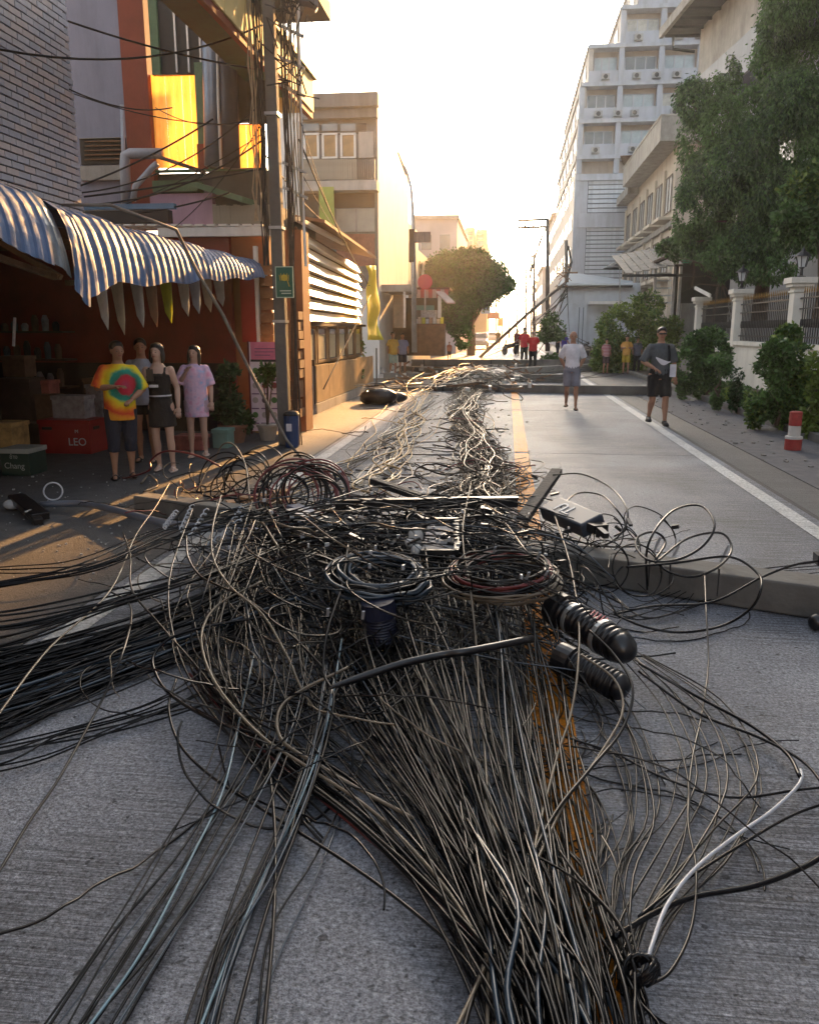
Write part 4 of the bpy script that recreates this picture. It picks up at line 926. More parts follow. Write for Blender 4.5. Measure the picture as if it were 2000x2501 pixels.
def person(loc,H,rot,label,sk,aL='down',aR='down',top=None,topmat=None,bottom='shorts',botmat=None,shoe=None,hair='short',hm=None,stride=0,build=1.0,detail=True,group=None,turn=0,sleeve=.55,hem=.84,botlen=.5,lean=0):
    root=thing('person',loc,label,'person',group);root.location=(0,0,0);WLD[root.name]=Vector((0,0,0))
    vox=.013 if detail else .026
    b=build;body=MB()
    body.loft([(0,.005,.80,.13*b,.095*b),(0,.01,.88,.158*b,.112*b),(0,.0,.98,.145*b,.108*b),(0,-.0,1.08,.130*b,.10*b),(0,0,1.20,.150*b,.108*b),(0,0,1.30,.155*b,.105*b),(0,.005,1.36,.135*b,.088),(0,.01,1.40,.09,.068),(0,.01,1.45,.058,.060),(0,.0,1.53,.054,.058)],16)
    ct,st_=math.cos(turn),math.sin(turn)
    def hp(x,y,z): return V3(x*ct-y*st_,x*st_+y*ct-.006,z-.028)
    RT=Matrix.Rotation(turn,3,'Z')
    body.ell(hp(0,.012,1.625),(.074,.090,.092),16,12,RT);body.ell(hp(0,-.018,1.575),(.058,.066,.072),14,10,RT);body.ell(hp(0,-.045,1.525),(.034,.034,.028),10,8,RT)
    body.ell(hp(0,-.094,1.588),(.013,.020,.016),8,6,RT);body.tube([hp(0,-.078,1.625),hp(0,-.096,1.593)],[.009,.012],8)
    for s_ in (-1,1): body.ell(hp(s_*.075,.01,1.60),(.012,.022,.033),8,6,RT)
    J={}
    for s_,an in ((1,aL),(-1,aR)):
        sh=V3(s_*.158*b,.01,1.345);e,w_=ARM[an];e=V3(e.x*s_*b,e.y,e.z);w_=V3(w_.x*s_*(b if an in('down','swing','back') else 1),w_.y,w_.z)
        if (e-sh).length>.30:e=sh+(e-sh).normalized()*.29
        if (w_-e).length>.27:w_=e+(w_-e).normalized()*.255
        J[s_]=(sh,e,w_)
        limb(body,[sh,sh.lerp(e,.45),e,e.lerp(w_,.35),w_],[.055*b,.047*b,.038*b,.040*b,.026])
        k=stride*s_;hip=V3(s_*.088*b,0,.87)
        kn=V3(s_*.095*b,-.03-.16*k if k>0 else -.02+.02*k,.485);ak=V3(s_*.10*b,-.0-.26*k if k>0 else .24*-k,.085 if k>=0 else .085+.12*-k)
        if stride==0: kn=V3(s_*.10*b,-.015,.485);ak=V3(s_*.105*b,.025,.085)
        J[(s_,'l')]=(hip,kn,ak)
        limb(body,[hip,hip.lerp(kn,.35),kn+V3(0,0,.05),kn-V3(0,0,.06),kn.lerp(ak,.35)+V3(0,.012,0),kn.lerp(ak,.72),ak],[.088*b,.078*b,.055*b,.050*b,.054*b,.036*b,.032])
        limb(body,[ak+V3(0,.03,-.035),ak+V3(0,-.04,-.045),ak+V3(s_*.015,-.13,-.062)],[.032,.034,.022])
    me=remesh(body,vox,2)
    fx=MB()
    if detail:
        for s_ in (1,-1):
            sh,e,w_=J[s_];d=(w_-e).normalized();side=d.cross(V3(0,0,1) if abs(d.z)<.9 else V3(0,-1,0)).normalized();nrm=side.cross(d)
            pc_=w_+d*.05;R=Matrix((side,nrm,d)).transposed();fx.ell(pc_,(.038,.016,.052),10,8,R)
            for f_ in range(4):
                o_=(f_-1.5)*.019;L_=(.062,.075,.07,.055)[f_];a=w_+d*.088+side*o_;k1=a+d*L_*.5+nrm*.006*s_;k2=k1+d*L_*.35-nrm*.022
                fx.tube([a,k1,k2],[.0095,.0085,.007],6)
            fx.tube([w_+d*.03+side*.03,w_+d*.06+side*.052-nrm*.01,w_+d*.09+side*.058-nrm*.02],[.012,.010,.008],6)
    if fx.v:
        bm=__import__('bmesh').new();bm.from_mesh(me);t=bpy.data.meshes.new('t');t.from_pydata([tuple(p) for p in fx.v],[],fx.f);bm.from_mesh(t);bm.to_mesh(me);bm.free()
    fit(me,root,'body',sk)
    if detail:
        ey=MB();lp2=MB();br=MB()
        for s_ in (-1,1):
            ey.ell(hp(s_*.030,-.079,1.604),(.011,.007,.005),8,6,RT);br.ell(hp(s_*.031,-.084,1.627),(.015,.004,.0022),8,6,RT)
        lp2.ell(hp(0,-.084,1.553),(.022,.009,.007),8,6,RT)
        B('eyes',ey,M('eye_dark',(.015,.012,.01),.3),root);B('brows',br,hm or hairm,root);B('lips',lp2,lipm,root)
    # hair
    hm=hm or hairm
    h=MB()
    if hair in('short','long','bob','tied'):
        h.ell(hp(0,.028,1.648),(.086,.096,.086),16,12,RT)
        h.ell(hp(0,-.022,1.690),(.062,.050,.036),12,8,RT)
        if hair=='bob' or hair=='long':
            z_=1.46 if hair=='bob' else 1.34
            for s_ in (-1,1): h.tube([hp(s_*.062,.02,1.66),hp(s_*.082,.012,1.58),hp(s_*.084,.0,1.50),hp(s_*.072,-.01,z_)],[.034,.032,.028,.014],8)
            h.tube([hp(0,.06,1.66),hp(0,.082,1.56),hp(0,.085,z_)],[.07,.068,.045],10)
    elif hair=='balding':
        for s_ in (-1,1): h.ell(hp(s_*.068,.035,1.618),(.016,.05,.035),10,8,RT)
        h.ell(hp(0,.075,1.615),(.06,.03,.045),10,8,RT)
    fit(remesh(h,.012 if detail else .02,1),root,'hair',hm)
    # top
    if top:
        t=MB();g=.016
        zs=[(hem,.155,.115),(hem+.10,.158,.118),(1.08,.142,.112),(1.20,.162,.118),(1.29,.166,.115),(1.35,.146,.098),(1.395,.10,.080),(1.425,.072,.070)]
        if top=='loose': zs=[(hem,.185,.14),(hem+.12,.18,.138),(1.08,.178,.132),(1.20,.180,.13),(1.29,.174,.122),(1.35,.150,.102),(1.395,.105,.082),(1.425,.074,.072)]
        if top=='tank': zs=[(hem,.150,.116),(1.08,.140,.112),(1.20,.162,.12),(1.28,.165,.116),(1.315,.12,.10)]
        t.loft([(0,.0,z,x*b,y*b) for z,x,y in zs],18)
        if top!='tank':
            for s_ in (1,-1):
                sh,e,w_=J[s_];el=sh.lerp(e,min(1,sleeve*1.25)) if sleeve<1 else e;r0=.072 if top=='loose' else .066
                t.tube([sh-V3(s_*.07,0,-.008),sh+V3(0,0,.002),sh.lerp(el,.4)+V3(s_*.004,0,0),el],[.062*b,.067*b,(r0+.002)*b,(r0+.006)*b],12);t.ell(sh,(.068*b,.068*b,.068*b),10,8)
                if sleeve>=1: t.tube([e,e.lerp(w_,.8)],[.055*b,.042*b],12)
        else:
            for s_ in (1,-1): t.tube([V3(s_*.10,-.085,1.29),V3(s_*.105,-.05,1.375),V3(s_*.10,.06,1.37),V3(s_*.10,.10,1.28)],.016,8)
        fit(remesh(t,vox,2),root,'shirt' if top!='tank' else 'tank_top',topmat)
    if bottom:
        t=MB()
        if bottom in('shorts','trousers'):
            t.loft([(0,.004,.82,.165*b,.125*b),(0,.008,.90,.168*b,.124*b),(0,.0,.99,.152*b,.115*b),(0,0,1.0,.14*b,.11*b)],16)
            for s_ in (1,-1):
                hip,kn,ak=J[(s_,'l')]
                if bottom=='shorts':
                    e=hip.lerp(kn,.95) if botlen>=.5 else hip.lerp(kn,botlen*1.8)
                    if botlen>.55:e=kn.lerp(ak,.35)
                    pts=[hip,hip.lerp(kn,.5),e] if botlen<=.55 else [hip,hip.lerp(kn,.5),kn,e]
                    t.tube(pts,[.102*b,.094*b,.088*b] if botlen<=.55 else [.102*b,.092*b,.076*b,.070*b],12)
                else: t.tube([hip,hip.lerp(kn,.5),kn,ak+V3(0,0,.0)],[.102*b,.09*b,.070*b,.056*b],12)
        elif bottom=='skirt':
            t.loft([(0,-.0,botlen,.185,.145),(0,0,.75,.178,.142),(0,.005,.88,.170,.128),(0,0,1.0,.138,.108)],18)
        fit(remesh(t,vox,2),root,bottom,botmat)
    if shoe is not None:
        for s_ in (1,-1):
            hip,kn,ak=J[(s_,'l')];z=ak.z-.085;t=MB()
            t.loft([(s_*.012+ak.x,ak.y-.045,z+.001,.047,.13),(s_*.012+ak.x,ak.y-.045,z+.022,.048,.132)],14)
            if shoe=='sneaker': t.ell((ak.x+s_*.01,ak.y-.05,z+.035),(.046,.125,.042),14,8);t.ell((ak.x,ak.y+.01,z+.06),(.045,.06,.05),12,8)
            else: t.tube([(ak.x-.045,ak.y-.07,z+.02),(ak.x,ak.y-.08,z+.065),(ak.x+.05,ak.y-.07,z+.02)],.014,6)
            fit(remesh(t,.011,1),root,'shoe',shoem[shoe] if shoe in shoem else shoem['flat'])
    s_=H/1.70;root.scale=(s_,)*3;root.rotation_euler=(0,lean,rot);root.location=loc
    return root
shoem={'sneaker':M('black_shoe',(.015,.015,.016),.5,.2,9),'flat':M('black_sandal',(.02,.018,.018),.6,.2,9),'pink':M('beige_slipper',(.55,.42,.36),.7,.1,9)}
def tc_mat(name,stops,center,freq=1.0,noise_amt=.12,rough=.85):
    def bld(n):
        L=n.links.new;tc=n.nodes.new('ShaderNodeTexCoord');vm=n.nodes.new('ShaderNodeVectorMath');vm.operation='SUBTRACT';vm.inputs[1].default_value=center
        mp=n.nodes.new('ShaderNodeMapping');mp.inputs['Scale'].default_value=(1,.15,1);L(tc.outputs['Object'],vm.inputs[0]);L(vm.outputs[0],mp.inputs[0])
        ln=n.nodes.new('ShaderNodeVectorMath');ln.operation='LENGTH';L(mp.outputs[0],ln.inputs[0])
        nz=n.nodes.new('ShaderNodeTexNoise');nz.inputs['Scale'].default_value=14;L(tc.outputs['Object'],nz.inputs['Vector'])
        a=n.nodes.new('ShaderNodeMath');a.operation='MULTIPLY_ADD';a.inputs[1].default_value=noise_amt;a.inputs[2].default_value=-noise_amt*.5;L(nz.outputs[0],a.inputs[0])
        m1=n.nodes.new('ShaderNodeMath');m1.operation='MULTIPLY';m1.inputs[1].default_value=freq;L(ln.outputs['Value'],m1.inputs[0])
        ad=n.nodes.new('ShaderNodeMath');L(m1.outputs[0],ad.inputs[0]);L(a.outputs[0],ad.inputs[1]);return ad.outputs[0]
    return ramp_mat(name,stops,bld,rough)
def noise_ramp(name,stops,sc,rough=.85,stretch=(1,1,1),wave=False):
    def bld(n):
        L=n.links.new;tc=n.nodes.new('ShaderNodeTexCoord');mp=n.nodes.new('ShaderNodeMapping');mp.inputs['Scale'].default_value=stretch;L(tc.outputs['Object'],mp.inputs[0])
        if wave:
            z=n.nodes.new('ShaderNodeTexWave');z.bands_direction='Z';z.inputs['Scale'].default_value=sc;z.inputs['Distortion'].default_value=1.5
        else: z=n.nodes.new('ShaderNodeTexNoise');z.inputs['Scale'].default_value=sc;z.inputs['Detail'].default_value=3
        L(mp.outputs[0],z.inputs[0]);return z.outputs[0] if not wave else z.outputs['Fac']
    return ramp_mat(name,stops,bld,rough)
tie=tc_mat('tie_dye_cloth',[(0,(.40,.05,.12)),(.14,(.55,.02,.05)),(.24,(.45,.02,.04)),(.29,(.03,.20,.14)),(.40,(.02,.30,.22)),(.47,(.75,.66,.03)),(.56,(.85,.55,.02)),(.66,(.80,.22,.02)),(.76,(.65,.05,.02)),(.86,(.75,.30,.02))],(.07,-.1,1.17),2.15,.16)
lil=noise_ramp('lilac_dye_cloth',[(.30,(.30,.50,.75)),(.42,(.66,.46,.66)),(.52,(.82,.58,.74)),(.66,(.74,.34,.54))],8)
stripem=noise_ramp('pink_striped_cloth',[(.4,(.55,.36,.36)),(.6,(.32,.07,.10))],4.5,wave=True,stretch=(.3,.3,1))
cl=lambda n,c:M(n,c,.85,.22,5,bump=1.0,bscale=11)
blk_=cl('black_cloth',(.014,.013,.014));navy=cl('navy_cloth',(.018,.022,.038));wht=cl('white_cloth',(.62,.62,.68));gsh=cl('grey_shorts_cloth',(.20,.20,.24));dgr=cl('dark_grey_cloth',(.075,.085,.095))
def at(px,py): return G(px,py)
def gl(px,py): g=G(px,py);return (g.x,g.y,.0)
PL=[]
PL.append(person(gl(303,1168),1.58,.55,'person in a rainbow tie dye shirt and dark knee length shorts',skin,'belly','fold',top='loose',topmat=tie,bottom='shorts',botmat=navy,shoe='flat',hem=.74,botlen=.7,turn=.25,sleeve=.95,build=1.06,stride=-.10,lean=.02))
PL.append(person(gl(362,1128),1.60,.1,'person in a pale blue shirt half hidden behind the woman in black',skin,'down','down',top='loose',topmat=cl('pale_blue_cloth',(.34,.38,.48)),bottom='shorts',botmat=blk_,shoe='flat',botlen=.3,hem=.80,turn=.3,stride=.08))
PL.append(person(gl(408,1150),1.55,.15,'person in a black sleeveless top and black skirt holding a phone',skin2,'down','phone',top='tank',topmat=blk_,bottom='skirt',botmat=blk_,shoe='pink',hair='bob',hem=.97,botlen=.60,stride=.13,lean=-.025,turn=-.2))
PL.append(person(gl(487,1115),1.50,.2,'person in a long lilac tie dye shirt raising a hand to the mouth',skin2,'down','mouth',top='loose',topmat=lil,bottom='shorts',botmat=cl('lilac_cloth',(.50,.36,.46)),shoe='pink',hair='long',hem=.62,botlen=.2,sleeve=.8,stride=-.16,turn=-.25))
r_=PL[2];B('belt',MB().loft([(0,0,1.005,.150,.120),(0,0,1.025,.150,.120)],18),wht,None);bpy.data.objects['belt'].parent=r_;bpy.data.objects['belt'].location=(0,0,1.005)
def held(nm,mb,m,label,root,loc,rotz=0):
    o=B(nm,mb,m);s_=root.scale[0];c,s2=math.cos(root.rotation_euler[2]),math.sin(root.rotation_euler[2]);x,y,z=loc
    o.location=Vector(root.location)+Vector((c*x-s2*y,s2*x+c*y,z))*s_;o.rotation_euler=(0,0,root.rotation_euler[2]+rotz);return tag(o,label,'phone')
held('phone',MB().box(-.04,.04,-.005,.005,0,.14),blackmetal,'dark phone held up by the person in the black top',PL[2],(-.05,-.34,1.22))
held('phone',MB().box(-.05,.05,-.012,.012,0,.03),wht,'white object in the hands of the person in the black top',PL[2],(-.02,-.30,1.14))
PL.append(person(gl(1393,1000),1.68,-.05,'person walking in a white shirt and grey shorts, hands behind the back',skin,'back','back',top='shirt',topmat=wht,bottom='shorts',botmat=gsh,shoe='flat',hair='balding',hm=hairg,stride=.45,hem=.88,sleeve=.75,build=1.02))
PL.append(person(gl(1602,1038),1.75,.1,'person walking in a dark grey shirt, black long shorts and sunglasses',skin,'down','belly',top='shirt',topmat=dgr,bottom='shorts',botmat=blk_,shoe='sneaker',stride=.45,hem=.82,sleeve=.8,build=1.1,botlen=.55,turn=-.15))
g_=PL[5]
def onp(o,root,loc): o.parent=root;o.location=loc
o=B('sunglasses',MB().box(-.065,.065,-.012,.012,0,.026),blackmetal);onp(o,g_,(-.012,-.096,1.573))
# white swoosh print and camera strap on the grey shirt
mb=MB();n=14
for i in range(n):
    pass
pts=[];
for i in range(15):
    t=i/14;pts.append((-.12+.26*t,1.185-.07*t-.05*math.sin(PI*t)+ .0,.012+.034*math.sin(PI*min(1,t*1.15))))
for i in range(14):
    (x0,z0,h0),(x1,z1,h1)=pts[i],pts[i+1];yf_=lambda x:-.131-.022*(1-(x/.19)**2)+ .02
    mb.quad((x0,yf_(x0)-.02,z0-h0),(x1,yf_(x1)-.02,z1-h1),(x1,yf_(x1)-.02,z1+h1),(x0,yf_(x0)-.02,z0+h0))
o=B('white_print',mb,wht);z=o.location.z;x_,y_=o.location.x,o.location.y;o.parent=g_;o.location=(x_,y_,z)
o=B('shoulder_bag',MB().box(-.05,.05,-.03,.03,0,.22),wht);tag(o,'white folded cloth held at the waist of the walking person in grey','cloth');
c_=math.cos(.1);o.location=Vector(g_.location)+Vector((.20,-.16,.88))
mb=MB().tube([(.13,-.125,1.10),(.12,-.13,1.25),(.11,-.085,1.38),(.12,.06,1.38)],.018,8);o=B('bag_strap',mb,blk_);l=Vector(o.location);o.parent=g_;o.location=l
red=cl('red_cloth',(.48,.025,.03));
def far_p(px,py,top_,label,tm,bm,sk=skin,hair='short',bottom='shorts',rot=0,aL='down',aR='down',g=None,botlen=.5,hm=None,topk='loose',sleeve=.6,hem=.82):
    Y=G(px,py).y;H=(py-top_)/(py-805.)*1.7
    return person(gl(px,py),H,rot,label,sk,aL,aR,top=topk,topmat=tm,bottom=bottom,botmat=bm,shoe='flat',hair=hair,detail=False,group=g,botlen=botlen,hm=hm,sleeve=sleeve,hem=hem)
far_p(1300,905,806,'person seen from behind in a loose red shirt and black trousers, right of two',red,blk_,bottom='trousers',rot=PI*.95,aL='fold',aR='fold',hair='balding',hm=hairg)
far_p(1279,893,799,'person in a red top with dark hair just behind the other red shirt',cl('red_cloth2',(.55,.03,.05)),blk_,bottom='trousers',rot=2.8)
far_p(1262,868,803,'dark figure at the left of the two people in red',cl('maroon_cloth',(.12,.02,.025)),blk_,bottom='trousers',rot=2.5)
far_p(1376,886,806,'person in a purple blue shirt turned away behind the man in white',cl('purple_cloth',(.06,.05,.28)),navy,rot=2.2,aR='front')
far_p(1360,882,812,'dark clothed person filming beside the one in purple',blk_,navy,rot=1.5,aR='phone')
far_p(1478,912,826,'person in a pink striped shirt beside the shrub',stripem,cl('brown_cloth',(.09,.06,.06)),rot=.4)
far_p(1527,913,818,'person in an orange yellow top and mustard shorts by the shrub',cl('orange_yellow_cloth',(.50,.26,.06)),cl('mustard_cloth',(.38,.27,.03)),rot=-.1,aL='fold',aR='fold')
far_p(1553,912,822,'dark clothed figure right behind the person in mustard shorts',cl('slate_cloth',(.10,.10,.13)),blk_,bottom='trousers',rot=.3)
far_p(960,918,810,'person in a yellow orange shirt and pale green shorts near the stall',cl('amber_cloth',(.50,.28,.03)),cl('pale_green_cloth',(.30,.40,.34)),rot=.6)
far_p(983,915,812,'person in a faded blue shirt right behind the one in yellow',cl('dusty_blue_cloth',(.16,.20,.34)),navy,rot=.3)
far_p(1097,880,834,'small person in a red and cream top beside the round tree',cl('red_cream_cloth',(.45,.18,.12)),cl('brown_cloth',(.09,.06,.06)),rot=.2)
far_p(1216,850,804,'tiny dark figure far down the sunlit street',blk_,navy,rot=.2)
# motorbike far
mbk=thing('motorbike',G(1246,866),'tiny dark motorbike parked left of the people in red','motorbike')
gb_=G(1246,866)
for d_ in (-.55,.55): B('wheel',MB().lathe(gb_+Vector((d_*.7,d_,.3)),[(.2,-.04),(.3,-.04),(.3,.04),(.2,.04)],14,Matrix.Rotation(PI/2,3,'Y')@Matrix.Rotation(-.6,3,'X')),blackmetal,mbk)
mb=MB().bar(gb_+Vector((-.35,-.5,.55)),gb_+Vector((.35,.5,.7)),.22,.3).bar(gb_+Vector((-.38,-.55,.4)),gb_+Vector((-.3,-.45,1.0)),.06);B('frame',mb,dark,mbk);B('handlebar',MB().bar(gb_+Vector((-.6,-.3,1.0)),gb_+Vector((0,-.7,1.0)),.04),blackmetal,mbk)
# parked pale car far left
def car(px,py,label,c):
    g=G(px,py);t=thing('parked_car',g,label,'car');m=M('car_paint_'+str(px),c,.25,.05,2,coat=.5)
    mb=MB();w_=.85;prof=[(-2.1,.35),(-2.1,.8),(-1.3,.95),(-.8,1.42),(.9,1.45),(1.6,.98),(2.1,.9),(2.1,.35)]
    mb.prism([g+Vector((-w_,y,z)) for y,z in prof],(2*w_,0,0));B('body',mb,m,t,bevel=.08)
    B('windscreen',MB().quad(g+Vector((-w_*.85,-1.27,.99)),g+Vector((w_*.85,-1.27,.99)),g+Vector((w_*.8,-.82,1.39)),g+Vector((-w_*.8,-.82,1.39))),glass,t)
    bpy.data.objects[t.children[-1].name].location.y-=.02
    for x in (-.82,.82):
        for y in (-1.3,1.3): B('wheel',MB().lathe(g+Vector((x,y,.32)),[(.2,-.09),(.32,-.09),(.32,.09),(.2,.09)],14,Matrix.Rotation(PI/2,3,'Y')),blackmetal,t)
    for x in (-.6,.6): B('headlight',MB().box(g.x+x-.14,g.x+x+.14,g.y-2.13,g.y-2.1,.62,.76),white,t)
car(1168,852,'pale silver car parked far down the left side',(.45,.46,.48));car(1196,838,'smaller white car farther down the street',(.6,.6,.6))
# ---------------- left shop goods ----------------
def txt(s_,size,m,loc,rot,par,name='lettering',ext=.001,align='CENTER'):
    cu=bpy.data.curves.new(name,'FONT');cu.body=s_;cu.size=size;cu.extrude=ext;cu.align_x=align;cu.align_y='CENTER'
    o=bpy.data.objects.new(name,cu);COL.objects.link(o);dg=bpy.context.evaluated_depsgraph_get();me=bpy.data.meshes.new_from_object(o.evaluated_get(dg));bpy.data.objects.remove(o)
    me.materials.clear();me.materials.append(m);o=bpy.data.objects.new(name,me);COL.objects.link(o);o.rotation_euler=rot
    if par is not None: o.parent=par;o.location=Vector(loc)-WLD.get(par.name,Vector((0,0,0)))
    else:o.location=loc
    return o
def crate(nm,px0,pyb,px1,pyt,dep,m,label,cat,Y=None,text=None,tm=None,rim=None,tsz=.4,handle=False):
    g=G((px0+px1)/2,pyb) if Y is None else Vector((0,Y,0))
    Y=g.y;a=AY(px0,pyb,Y);b_=AY(px1,pyt,Y);z0=0 if cat!='stacked' else a.z;z0=max(0,a.z) if abs(a.z)>.03 else 0
    t=thing(nm,((a.x+b_.x)/2,Y+dep/2,z0),label,'box' if cat=='stacked' else cat)
    B('body',MB().box(a.x,b_.x,Y,Y+dep,z0,b_.z),m,t,bevel=.01)
    B('lid',MB().box(a.x-.012,b_.x+.012,Y-.012,Y+dep+.012,b_.z-.05,b_.z+.006),rim or m,t,bevel=.005)
    if handle: B('handle',MB().box(a.x+.06,a.x+.20,Y-.02,Y-.002,b_.z-.13,b_.z-.09),dark,t);B('handle',MB().box(b_.x+.002,b_.x+.02,Y+.1,Y+.25,b_.z-.13,b_.z-.09),dark,t)
    if text:
        for k_,(s_,dx,dz,sc) in enumerate(text): txt(s_,sc,tm,((a.x+b_.x)/2+dx,Y-.016,z0+(b_.z-z0)*dz),(PI/2,0,0),t)
    return t
redc_=M('red_crate_plastic',(.30,.012,.015),.45,.12,3)
crate('beer_crate',100,1108,217,1028,.5,redc_,'red plastic crate with white LEO lettering','crate',text=[('LEO',.19,.36,.15),('M',.19,.68,.07)],tm=wht,handle=True)
grn=M('dark_green_crate',(.015,.045,.035),.5,.2,4)
t=crate('drink_case',5,1162,68,1098,.38,grn,'dark green drinks case with pale edges on the apron','crate',text=[('Chang',0,.38,.10),('ช้าง',0,.72,.07)],tm=M('pale_print',(.35,.40,.38),.6),rim=M('pale_edge',(.35,.38,.36),.6))
crate('carton',-30,1095,26,1035,.4,M('yellow_print_carton',(.45,.30,.12),.7,.5,6),'yellow printed carton at the left edge behind the green case','box',Y=9.9)
crate('carton',130,1028,204,968,.3,M('grey_print_carton',(.30,.30,.33),.7,.5,9),'pale printed carton on top of the red crate','stacked',Y=11.0)
crate('carton',60,1025,128,965,.3,M('brown_carton',(.14,.09,.06),.8,.3,6),'brown carton stacked left of the pale printed one','stacked',Y=11.3)
crate('carton',20,1110,96,1035,.4,M('brown_carton',(.14,.09,.06)),'brown carton standing left of the red crate','box',Y=11.0)
crate('carton',0,1030,70,925,.4,M('dark_carton',(.07,.05,.04),.8,.3,5),'dark tall carton at the left edge inside the shop','stacked',Y=11.2)
crate('carton',428,1100,493,1066,.3,M('red_white_carton',(.32,.10,.09),.7,.6,5),'small red and white carton behind the legs of the onlookers','box')
crate('ice_chest',520,1095,555,1050,.3,M('pale_green_bucket',(.14,.25,.22),.6,.2,3),'pale green bucket like tub near the potted plants','tub')
# speaker / shelf shapes at the back
sf=thing('shop_shelf',(-7.9,13.0,0),'dim shelf with dark goods at the back of the shop','shelf')
for i in range(4): B('shelf_board',MB().box(-8.9,-7.2,12.9,13.3,.3+i*.45,.33+i*.45),wood,sf)
r=random.Random(12)
for i in range(4):
    for j in range(9):
        x=-8.8+j*.18;h=r.uniform(.12,.3);B('jar',MB().lathe((x,13.0,.33+i*.45),[(.05,0),(.06,h*.7),(.03,h)],8),r.choice([M('brown_carton',(0,0,0)),M('grey_print_carton',(0,0,0)),dark,glass]),sf)
# potted plants
def pot(px,py,r_,h,m,label,clumps,n,size,seed,lm=leafd):
    g=G(px,py);t=thing('potted_plant',g,label,'plant')
    B('pot',MB().lathe(g,[(r_*.7,0),(r_,h*.85),(r_*1.1,h*.87),(r_*1.1,h)],14),m,t,smooth=False)
    cs=clump_px(clumps,g.y,.1,seed)
    mb=MB();
    for c in cs[:8]: mb.tube([g+Vector((0,0,h)),g.lerp(Vector(c[:3]),.5)+Vector((0,0,h*.5)),Vector(c[:3])],[.02,.012,.005],5)
    B('stem',mb,bark,t);leaves('foliage',cs,n,size,lm,t,0,.2,seed)
pot(572,1080,.22,.28,M('terracotta',(.22,.10,.06),.8,.2,5),'tall dark bushy potted plant left of the pink banner',[(560,920,26,30),(585,960,28,35),(565,1000,26,35),(590,1030,24,25),(560,950,20,35),(545,1010,20,30)],5000,.09,31)
pot(655,1075,.16,.25,conc,'small green potted shrub standing before the pink banner',[(655,900,18,6),(642,915,14,8),(668,905,12,8),(652,930,8,10)],420,.10,32,leafm)
# ---------------- pink banner, bin ----------------
bn=thing('menu_banner',AY(650,1052,13.35),'tall pink menu banner standing by the utility pole','banner')
def br_(nm,x0,y0,x1,y1,m,off=0,th=.02): return rect(nm,x0,y0,x1,y1,m,bn,Y=13.3,th=th,off=off)
br_('panel',612,835,686,1052,M('banner_pale',(.85,.72,.80),.6,.15,4));br_('header',612,835,686,878,M('banner_pink',(.72,.20,.34),.6,.25,3),off=.01)
br_('divider',612,878,686,883,dark,off=.014)
for x0,x1 in ((608,612),(686,690)): br_('frame',x0,833,x1,1060,M('maroon_frame',(.10,.02,.03),.5),off=.01)
r=random.Random(3)
for i in range(4):
    for j in range(3):
        px=624+j*23;py=905+i*36;c_=AY(px,py,13.28);B('food_picture',MB().lathe(c_,[(.0,0),(.05,0),(.05,.006),(0,.006)],12,Matrix.Rotation(PI/2,3,'X')),[M('food_a',(.30,.06,.06),.6),M('food_b',(.10,.22,.07),.6),M('food_c',(.12,.06,.09),.6),M('food_d',(.50,.42,.40),.6)][r.randrange(4)],bn)
pp_=M('print_purple',(.22,.10,.22),.6)
for i in range(4):
    for j in range(3): a=AY(615+j*23,924+i*36,13.27);b_=AY(633+j*23,927+i*36,13.27);B('print_line',MB().box(a.x,b_.x,13.272,13.276,b_.z,a.z),pp_,bn)
for i in range(3): a=AY(622,850+i*8,13.27);b_=AY(676-i*8,852+i*8,13.27);B('print_line',MB().box(a.x,b_.x,13.270,13.274,b_.z,a.z),pp_,bn)
bi=thing('litter_bin',G(714,1092),'dark blue litter bin beside the pink banner','bin');g=G(714,1092)
bl_=M('blue_bin',(.03,.06,.16),.45,.15,3);B('body',MB().lathe(g,[(.09,0),(.10,.02),(.115,.46),(.11,.47)],16),bl_,bi,smooth=False);B('lid',MB().lathe(g+Vector((0,0,.47)),[(.12,0),(.12,.02),(.09,.06),(.01,.08)],16),dark,bi)
B('sticker',MB().box(g.x-.05,g.x+.03,g.y-.125,g.y-.12,.25,.36),wht,bi)
# ---------------- standing utility pole ----------------
pb=Vector((-3.29,12.0,0));up=thing('utility_pole',pb,'square concrete utility pole with cable bundles and green sign on the left','utility pole')
cp=M('pole_concrete',(.13,.125,.115),.85,.2,3,dirt=.3,bump=.4)
B('shaft',MB().bar(pb,pb+Vector((-.05,0,9)),.175,.175,up=(0,1,0),w2=.14,h2=.14),cp,up,bevel=.015)
r=random.Random(8)
def bundle(x,y,z0,z1,n,sp,rr,m,nm):
    mb=MB()
    for i in range(n):
        ox,oy=r.uniform(-sp,sp),r.uniform(-sp,sp);pts=[];k=12
        for j in range(k+1):
            z=z0+(z1-z0)*j/k;pts.append((x-.006*z+ox+r.uniform(-.035,.035)*(1+sp*4),y+oy+r.uniform(-.03,.03),z))
        mb.tube(pts,r.uniform(*rr),5)
    return B(nm,mb,m,up)
wires=M('pole_wire_dark',(.03,.028,.027),.75,.4,9);wiresb=M('pole_wire_pale',(.30,.24,.16),.5,.3,9)
bundle(-3.44,11.9,2.6,9,10,.035,(.006,.013),wires,'cable_bundle');bundle(-3.10,12.0,0,9,8,.04,(.006,.013),M('pole_wire_brown',(.06,.045,.035),.7,.5,9),'cable_bundle')
bundle(-2.98,12.0,3.2,8.4,5,.05,(.008,.012),wiresb,'pale_cables');bundle(-3.52,11.85,3.2,8,5,.05,(.006,.01),wiresb,'pale_cables')
